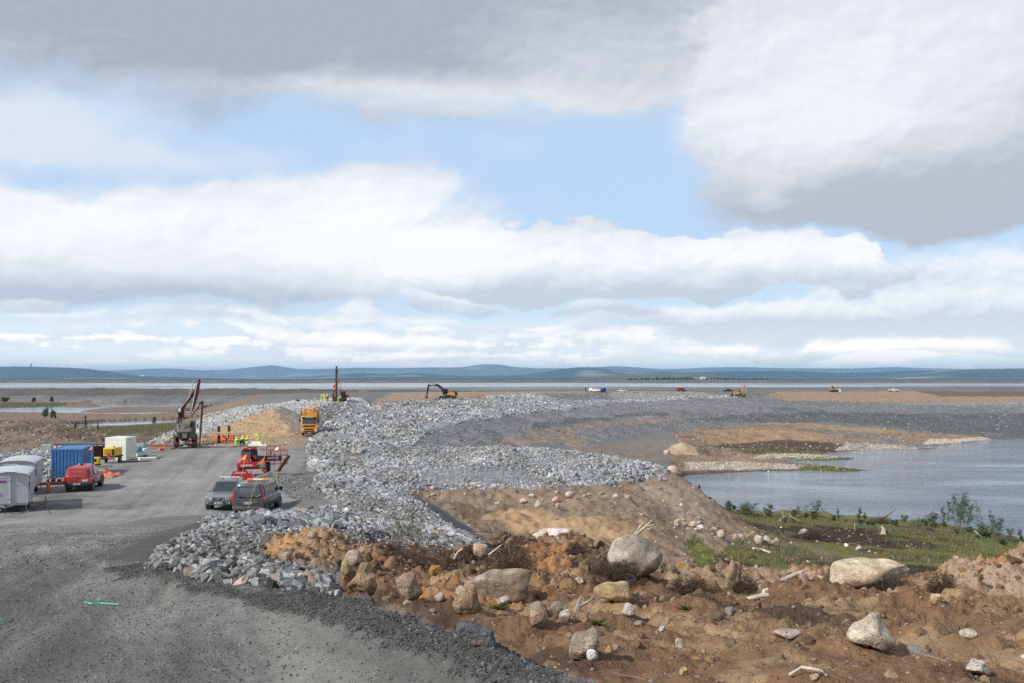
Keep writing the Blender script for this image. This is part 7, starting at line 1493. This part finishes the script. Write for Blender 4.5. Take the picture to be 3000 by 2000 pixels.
tree_at('bare dead spruce stem standing at the lake edge', 2271, 1430, 1486, 14, 35, 132, 0, nstem=1, lean=.02, dead=True, group=GS)
tree_at('birch bush with green and yellow leaves growing by the rockfill', 1193, 1488, 1622, 92, 36, 24.5, 3.4, nstem=5, lean=.10, cols=AUT, wts=[4, 3, 1.6, .8], name='birch_bush', base_clear=.35)
tree_at('almost leafless shrub right of the green birch bush', 1242, 1542, 1624, 50, 37, 24.2, .5, nstem=5, cols=AUT, wts=[1, 1, 2, 2], name='birch_bush', base_clear=.3)
r_ = np.random.default_rng(500)
for k in range(26):
    px_ = r_.uniform(2150, 2990); pyb = np.interp(px_, [2150, 2330, 2500, 2700, 2850, 3000], [1492, 1506, 1520, 1530, 1560, 1600])+r_.uniform(0, 16); hh = r_.uniform(10, 22)
    tree_at('small low willow shrub in the fringe along the lake shore', px_, pyb-hh, pyb, hh*r_.uniform(.9, 1.5), 600+k, None, r_.uniform(.6, 1.3), nstem=4, name='willow_shrub', cat='shrub', group='low willow shrubs along the lake shore', cols=GRN if k % 3 else AUT, wts=GW_ if k % 3 else [3, 3, .6, 1])
GL = 'small trees by the left ponds'
tree_at('largest round green sapling by the left ponds', 128, 1194, 1226, 26, 41, 296, 1.3, nstem=3, group=GL)
tree_at('narrow sapling right of the largest pond sapling', 152, 1197, 1224, 10, 42, 298, .5, nstem=2, group=GL)
tree_at('second narrow sapling farther right by the pond', 162, 1200, 1224, 9, 43, 298, .5, nstem=2, group=GL)
tree_at('sapling on the pond bank left of the pump truck', 448, 1189, 1214, 14, 44, 300, .6, nstem=2, group=GL)
tree_at('tall thin sapling standing in front of the narrow pond', 252, 1212, 1250, 9, 45, 244, .5, nstem=1, group=GL)
tree_at('short sapling at the left tip of the narrow pond', 221, 1238, 1256, 10, 46, 240, .5, nstem=2, group=GL)
tree_at('thin bush at the water right of the tall thin sapling', 290, 1232, 1252, 8, 47, 243, .3, nstem=1, group=GL)
tree_at('low green bush on the far left grassy bank', 14, 1163, 1178, 26, 48, 515, 1.0, nstem=5, group=GL)
tree_at('upright bush on the right end of the far left grassy bank', 152, 1160, 1178, 12, 49, 515, .7, nstem=2, group=GL)
tree_at('small bush in the middle of the far left grassy bank', 98, 1164, 1178, 14, 50, 515, .7, nstem=3, group=GL)
# grass and heath
def tufts(name, mask, n, hmin, hmax, cols, wts, seed, ylim, px=(1900, 3120)):
    x, y, z, A, r = scatter_pts(mask, n, seed, ylim, px); h = r.uniform(hmin, hmax, n); a = r.uniform(0, 6.28, n); w = h*.10
    dx_, dy_ = np.cos(a)*w, np.sin(a)*w; lx, ly_ = r.normal(0, .3, n)*h, r.normal(0, .3, n)*h
    V = np.stack([np.stack([x-dx_, y-dy_, z-.03], -1), np.stack([x+dx_, y+dy_, z-.03], -1), np.stack([x+lx, y+ly_, z+h], -1)], 1)
    o = link_np(name, V.reshape(-1, 3), np.arange(n*3), np.arange(n)*3, None, LEAF, None, False, np.repeat(palette(cols, wts, n, r, .25), 3, 0)); return tag(o, kind='stuff')
GR = [(.185, .19, .07), (.27, .245, .095), (.13, .145, .06), (.31, .26, .13), (.20, .235, .07)]
shelf = np.clip(ZONE['grass']+ZONE['moss'], 0, 1)*(YG > 44)*(CZ-ZG < PR-.1)
patch = sstep(fbm(XG*.12, YG*.09, 4), -.06, .08)
tufts('grass', shelf*patch*(1-ZONE['peat']*.8), 90000, .06, .24, GR, [4, 2, 3, 1.4, 1.5], 71, (44, 140))
tufts('grass', shelf*(1-ZONE['peat'])*sstep(fbm(XG*.2+9, YG*.15, 4), .02, .10), 20000, .12, .40, [(.19, .205, .10), (.21, .21, .13), (.11, .135, .06)], [2, 2, 2], 72, (70, 135))
tufts('heather', shelf*ZONE['peat'], 16000, .05, .22, [(.05, .036, .026), (.09, .06, .04), (.13, .10, .075), (.06, .08, .03)], [4, 3, 1, 1.4], 73, (44, 140))
tufts('grass', ZONE['lgrass'], 12000, .1, .4, GR, [2, 1, 4, 1, 1], 74, (190, 560), (-120, 740))
tufts('grass', ZONE['bank']*sstep(np.minimum(poly_dist(PXG, PYG, [(2140, 1316), (2260, 1314), (2420, 1326), (2200, 1330)]), poly_dist(PXG, PYG, [(2330, 1360), (2420, 1358), (2560, 1374), (2500, 1384), (2340, 1378)])), 4, -2), 4500, .15, .5, [(.09, .11, .03), (.14, .14, .04), (.16, .11, .05)], [3, 3, 1], 75, (170, 320))
for px, py in ((1465, 1781), (1750, 1828), (2008, 1788)):
    g = hit(px, py); r = np.random.default_rng(px); n = 60; x = g.x+r.normal(0, .05, n); y = g.y+r.normal(0, .05, n); h = r.uniform(.02, .07, n)*g.y/11
    V = np.stack([np.stack([g.x+r.normal(0, .008, n), g.y+r.normal(0, .008, n), x*0+g.z+.0], -1), np.stack([x, y, g.z+h*.8], -1)], 1); V = np.concatenate([[[g.x, g.y, g.z-.02]], V.reshape(-1, 3)])
    lp = np.stack([np.zeros(n, int), 1+2*np.arange(n), 2+2*np.arange(n)], 1); o = link_np('grass_tuft', V, lp.ravel(), np.arange(n)*3, None, LEAF, None, False, np.concatenate([[[.1, .12, .04]], np.repeat(palette([(.07, .10, .03), (.10, .13, .04)], [3, 1], n, r), 2, 0)])); tag(o, 'tiny green grass tuft on the bare brown dirt', 'grass tuft', 'tiny grass tufts on the dirt')
# twigs and roots: curved three-sided sticks
def sticks(name, x, y, z, n, lmin, lmax, rad, m, seed, flat_=.35, kind='stuff', parent=None, curl=.35, dirs=None):
    r = np.random.default_rng(seed); Ln = lmin+(lmax-lmin)*r.random(n)**2; a = r.uniform(0, 6.28, n); e = r.normal(0, flat_, n)
    d = np.stack([np.cos(a)*np.cos(e), np.sin(a)*np.cos(e), np.sin(e)], -1) if dirs is None else dirs
    s_ = np.cross(d, np.stack([r.normal(size=n)]*1+[r.normal(size=n), r.normal(size=n)], -1)); s_ /= np.linalg.norm(s_, axis=1)[:, None]+1e-9
    P0 = np.stack([x, y, z], -1); seg = 4; P = [P0]; 
    for k in range(1, seg): 
        t = k/(seg-1); P.append(P0+d*Ln[:, None]*t+s_*Ln[:, None]*curl*(t*t)*r.normal(0, .6, (n, 1)))
    P = np.stack(P, 1); u1 = s_; u2 = np.cross(d, u1); V = []
    for k in range(seg):
        rr = rad*(1-k/seg*.8)*np.clip(Ln/lmax, .4, 1)
        for j in range(3): V.append(P[:, k]+(u1*math.cos(2.094*j)+u2*math.sin(2.094*j))*rr[:, None])
    V = np.stack(V, 1); f = []
    for k in range(seg-1):
        for j in range(3): f.append([k*3+j, k*3+(j+1) % 3, k*3+3+(j+1) % 3, k*3+3+j])
    f = np.array(f); L_ = (f[None]+(np.arange(n)*seg*3)[:, None, None]).reshape(-1, 4)
    o = link_np(name, V.reshape(-1, 3), L_.ravel(), np.arange(len(L_))*4, None, m, None, True, None, parent)
    return tag(o, kind=kind) if parent is None and kind else o
def stick_field(mask, n, lmin, lmax, rad, m, seed, ylim, px=(900, 3100), flat_=.35, name='brushwood'):
    x, y, z, A, r = scatter_pts(mask, n, seed, ylim, px); return sticks(name, x, y, z+rad+.01*r.random(n), n, lmin, lmax, rad, m, seed+1, flat_)
stick_field(ZONE['brush'], 5200, .08, .55, .006, ROOT, 81, (11, 30)); stick_field(ZONE['brush'], 700, .15, .9, .010, DEAD, 82, (11, 30)); stick_field(ZONE['brush'], 2600, .05, .3, .004, mat('brown_root', (.11, .066, .045), .95, 0, .3, 5, .1), 87, (11, 30), flat_=.7)
stick_field(ZONE['fg']*sstep(fbm(XG*.5+3, YG*.4, 4), -.05, .08), 5200, .03, .26, .0030, ROOT, 83, (7, 24), flat_=.5); stick_field(ZONE['fg'], 700, .04, .40, .004, DEAD, 84, (5, 24)); stick_field(ZONE["fg"], 70, .08, .35, .005, PALEW, 85, (6, 24))
stick_field(shelf*np.clip(ZONE['peat']+.4, 0, 1), 900, .3, 1.8, .022, DEAD, 86, (50, 130), (1950, 3100), .25); stick_field(np.clip(ZONE['peat'], 0, 1)*(YG > 44), 1500, .3, 1.5, .02, ROOT, 88, (44, 120), (1950, 3100), .5)
def root_clump(label, x0, x1, top, bot, seed, m=ROOT, n=800, Y=None, name='root_clump', cat='roots', stem=None):
    cx = (x0+x1)/2; g = hit(cx, bot) if Y is None else at(cx, Y); w = (x1-x0)/F*g.y; h = (bot-top)/F*g.y
    t = thing(name, label, cat, g); r = np.random.default_rng(seed); a = r.uniform(0, 6.28, n); rr = np.sqrt(r.random(n))*w*.50*r.uniform(.6, 1.15, n); x = np.cos(a)*rr; y = np.sin(a)*rr*.6
    z = h*np.clip(1-(rr/(w*.55))**2, .02, 1)*r.uniform(.05, .75, n); d = np.stack([np.cos(a)*.9+r.normal(0, .4, n), np.sin(a)*.6+r.normal(0, .4, n), r.normal(.15, .42, n)], -1); d /= np.linalg.norm(d, axis=1)[:, None]
    V, T = rock_shape(seed, 3, 14, 7, .16); V = V*np.array([w*.30, w*.22, h*.22]); nv = len(V)
    core = link_np('soil_core', V+np.array([0, 0, h*.12]), T.ravel(), np.arange(len(T))*3, None, sm, None, True, np.full((nv, 3), .10)*np.array([1, .66, .5]), t)
    sticks('roots', x, y, z, n, w*.10, w*.42, max(.003, w*.0042), m, seed, .6, None, t, .5, d)
    if stem: MB().tube([(0, 0, h*.3)]+[(sx*w, 0, sz*h) for sx, sz in stem], [w*.05, w*.035, w*.012][:len(stem)+1], 7).build('stump', BARK, t, True)
    return t
root_clump('dark bushy root mat hanging in front of the peaked grey boulder', 1730, 1850, 1634, 1692, 201, n=1100)
root_clump('dark root heap at the left end of the debris ridge', 1205, 1290, 1610, 1668, 202)
root_clump('matted roots between the pink boulder and the white rock heap', 1440, 1560, 1608, 1668, 203, n=1100)
root_clump('black root ball beside the white rock heap', 1655, 1710, 1580, 1622, 204)
root_clump('dark brush in front of the huge cream boulder', 2535, 2655, 1680, 1724, 205, n=1100)
root_clump('tall grey brown root tangle right of the huge cream boulder', 2712, 2788, 1656, 1738, 206, n=1100)
root_clump('tangled roots sloping down right of the peaked grey boulder', 1955, 2060, 1668, 1740, 207, n=1100)
root_clump('upended tree stump with fine roots at the crest of the dirt', 2128, 2206, 1645, 1735, 208, n=1100, stem=[(.02, 1.1), (-.05, 1.75)], name='tree_stump', cat='stump')
root_clump('overturned root plate at the lake edge of the green shelf', 2540, 2600, 1494, 1524, 209, Y=127, n=1100, stem=[(.5, .9), (.85, 1.4)])
root_clump('black peat clump on the shelf right of the earth spur', 2310, 2400, 1570, 1610, 210, Y=86, n=1100)
def branch(label, pts, r, m=DEAD, name='branch', cat='branch', forks=()):
    o = MB().tube(pts, r, 7)
    for q, rr in forks: o.tube(q, rr, 6)
    return tag(o.build(name, m, None, True), label, cat)
def hp(px, py, dz=0.0, Y=None):
    return (hit(px, py) if Y is None else at3(px, py, Y))+Vector((0, 0, dz))
Yb = hit(2240, 1752).y
q = lambda x, y, d=0: at3(x, y, Yb+d)
branch('bleached forked branch lying on the brown slope below the stump', [q(2188, 1754), q(2235, 1743), q(2280, 1742), q(2326, 1741)], [.025, .03, .022, .01], PALEW, forks=[([q(2236, 1758), q(2240, 1730, .1), q(2252, 1724, .1)], [.03, .032, .02]), ([q(2252, 1726, .2), q(2310, 1690, .3), q(2350, 1672, .35), q(2368, 1668, .4)], [.03, .025, .018, .008]), ([q(2345, 1676, .3), q(2356, 1704, .3), q(2372, 1712, .3)], [.018, .015, .01])])
Yb = 24.0; branch('pair of bleached dead stems pointing up right above the peaked boulder', [q(1848, 1580), q(1880, 1550), q(1913, 1520)], [.04, .03, .008], PALEW, forks=[([q(1850, 1578), q(1895, 1540), q(1918, 1534)], [.03, .02, .008]), ([q(1852, 1576), q(1876, 1540), q(1888, 1524)], [.025, .018, .006])])
branch('white bare log lying on the shelf beside the stone row', [hp(2207, 1609, .1), hp(2232, 1615, .12), hp(2258, 1622, .1)], [.09, .08, .06], mat('white_wood', (.62, .58, .52), .8, 0, .15, 5), 'log', 'log')
Yb = hit(1690, 1788).y
branch('twisted grey root standing beside the yellow tan boulder', [q(1688, 1792), q(1694, 1772), q(1703, 1740)], [.035, .022, .006], DEAD, forks=[([q(1692, 1776), q(1722, 1762), q(1744, 1742)], [.02, .015, .006])])
Yb = hit(1331, 1636).y
branch('white broken wood piece at the left of the debris ridge', [q(1330, 1636), q(1343, 1614), q(1356, 1606)], [.025, .02, .01], PALEW)
branch('thin straight stick leaning left of the pink boulder', [q(1432, 1624), q(1470, 1594)], [.018, .008], PALEW)
Yb = 19.0
branch('grey branch lying on the crest of the orange mound', [q(885, 1578), q(930, 1590), q(985, 1598)], [.04, .035, .025], DEAD)
branch('small pile of bleached twigs at the bottom edge of the slope', [hp(2312, 1988, .02), hp(2350, 1975, .04), hp(2400, 1980, .03), hp(2420, 1998, .02)], [.009, .009, .008, .005], PALEW, forks=[([hp(2375, 1974, .03), hp(2408, 1984, .03)], [.012, .006])])
branch('dry branch stuck upright in the rockfill near the van', [hp(1083, 1552, 0, 41.5), hp(1068, 1522, 0, 42), hp(1064, 1500, 0, 42)], [.05, .035, .015], mat('orange_wood', (.36, .20, .09), .8, 0, .2, 5), forks=[([hp(1068, 1524, 0, 42), hp(1058, 1520, 0, 42)], [.03, .015])])
branch('pale stick lying on the rockfill left of the birch bush', [hp(1110, 1602, .12), hp(1150, 1596, .12)], [.03, .02], PALEW)
branch('bare curved log at the waterline right of the shore willows', [hp(2858, 1558, .1, 110), hp(2872, 1572, .1, 110), hp(2880, 1580, 0, 110)], [.10, .09, .06], PALEW, 'log', 'log')
branch('pale splintered stump standing in the green shelf', [hp(2588, 1564, .0), hp(2590, 1556, .2), hp(2582, 1551, .4)], [.28, .2, .05], mat('pink_wood', (.50, .36, .28), .9, 0, .2, 5), 'tree_stump', 'stump')
branch('thin upright grey post stump left of the splintered one', [hp(2504, 1556, 0), hp(2504, 1545, .5)], [.07, .06], DEAD, 'tree_stump', 'stump')
branch('fallen dead trunk with broken branches on the left of the green shelf', [hp(2285, 1528, .2), hp(2310, 1520, .5), hp(2342, 1533, .3)], [.12, .10, .05], DEAD, 'log', 'log', forks=[([hp(2296, 1524, .4), hp(2290, 1512, .9)], [.06, .02])])
# ------------------------------------------------------------------ far things
fm = mat('spruce_dark', (.018, .028, .022), 1.0, 0, .3, .05, .05)
r = np.random.default_rng(90); n = 420; pxs = np.concatenate([r.uniform(1840, 2040, 230), r.uniform(2060, 2260, 130), r.uniform(1600, 1840, 60)]); ys = r.uniform(2700, 3100, n); ht = r.uniform(5, 10, n)*np.where(pxs < 1840, .6, 1)
bse = CZ-9.5+np.minimum(6, (ys-2300)*.004)+np.interp(pxs, [1800, 1900, 2050, 2150, 2300], [0, 3, 6, 3, 0]); xs = (pxs-1500)/F*ys; V = []
for k in range(4):
    a = math.pi/2*k+.3; V.append(np.stack([xs+np.cos(a)*ht*.22, ys+np.sin(a)*ht*.22, bse-2], -1))
V.append(np.stack([xs, ys, bse+ht], -1)); V = np.stack(V, 1); f = np.array([[0, 1, 4], [1, 2, 4], [2, 3, 4], [3, 0, 4]]); T = (f[None]+(np.arange(n)*5)[:, None, None]).reshape(-1, 3)
tag(link_np('treeline', V.reshape(-1, 3), T.ravel(), np.arange(len(T))*3, None, fm), kind='stuff')
pk = grid_obj('knoll', np.stack([np.linspace(-100, 900, 60)[None, :]+np.zeros((12, 1)), np.linspace(2550, 3300, 12)[:, None]+np.zeros((1, 60)), CZ-9+np.sin(np.linspace(0, math.pi, 12))[:, None]*np.interp(np.linspace(-100, 900, 60), [0, 300, 560, 800], [0, 6, 8.5, 0])[None, :]], -1), pm, True, np.full((12, 60, 3), .11, np.float32)); tag(pk, kind='structure')
BW = mat('building_pale', (.60, .60, .60), .8, 0, .05, .02); BG = mat('building_grey', (.35, .36, .38), .8, 0, .05, .02)
def building(label, px, Y, z, w, d, h, m):
    c = thing('industrial_building', label, 'building', ((px-1500)/F*Y, Y, z)); MB().box((0, 0, h/2), (w, d, h)).build('walls', m, c); MB().box((0, 0, h+.3), (w*1.02, d*1.02, .6)).build('roof', BG, c); return c
building('pale block shaped plant building in the distant treeline', 2061, 2900, CZ-3.5, 19, 14, 9.5, BW); building('smaller grey plant building left of the pale distant block', 2037, 2890, CZ-3.5, 9, 10, 8.5, BG)
c = thing('mine_tower', 'grey mine tower on the dark hill at the far left', 'tower', ((91-1500)/F*14800, 14800, CZ+(HOR-1074)/F*14800)); MB().box((0, 0, 24), (18, 18, 52)).build('shaft', BG, c); MB().box((0, 0, 51.5), (20, 20, 4)).build('tower_top', BG, c)
c = thing('mine_tower', 'pale mine tower low on the slope right of the dark hill', 'tower', ((412-1500)/F*13600, 13600, CZ+(HOR-1100)/F*13600)); MB().box((0, 0, 24), (14, 14, 48)).build('shaft', BG, c); MB().box((30, 0, 7), (60, 20, 16)).build('shaft_hall', BW, c)
# ------------------------------------------------------------------ haze: the air itself
HZ0, HZ1 = CZ-30, 480.0
hb = MB().box((0, 20000, (HZ0+HZ1)/2), (110000, 50000, HZ1-HZ0)).build('haze', None, None)
hb.data.materials.clear(); hm, nt, b = new_mat('haze'); nt.nodes.remove(b); pv = nt.nodes.new('ShaderNodeVolumePrincipled'); pv.inputs['Color'].default_value = (.40, .67, 1.0, 1); pv.inputs['Density'].default_value = 4.0e-5; pv.inputs['Anisotropy'].default_value = 0.0
nt.links.new(pv.outputs[0], nt.nodes['Material Output'].inputs['Volume']); hb.data.materials.append(hm); tag(hb, kind='stuff')
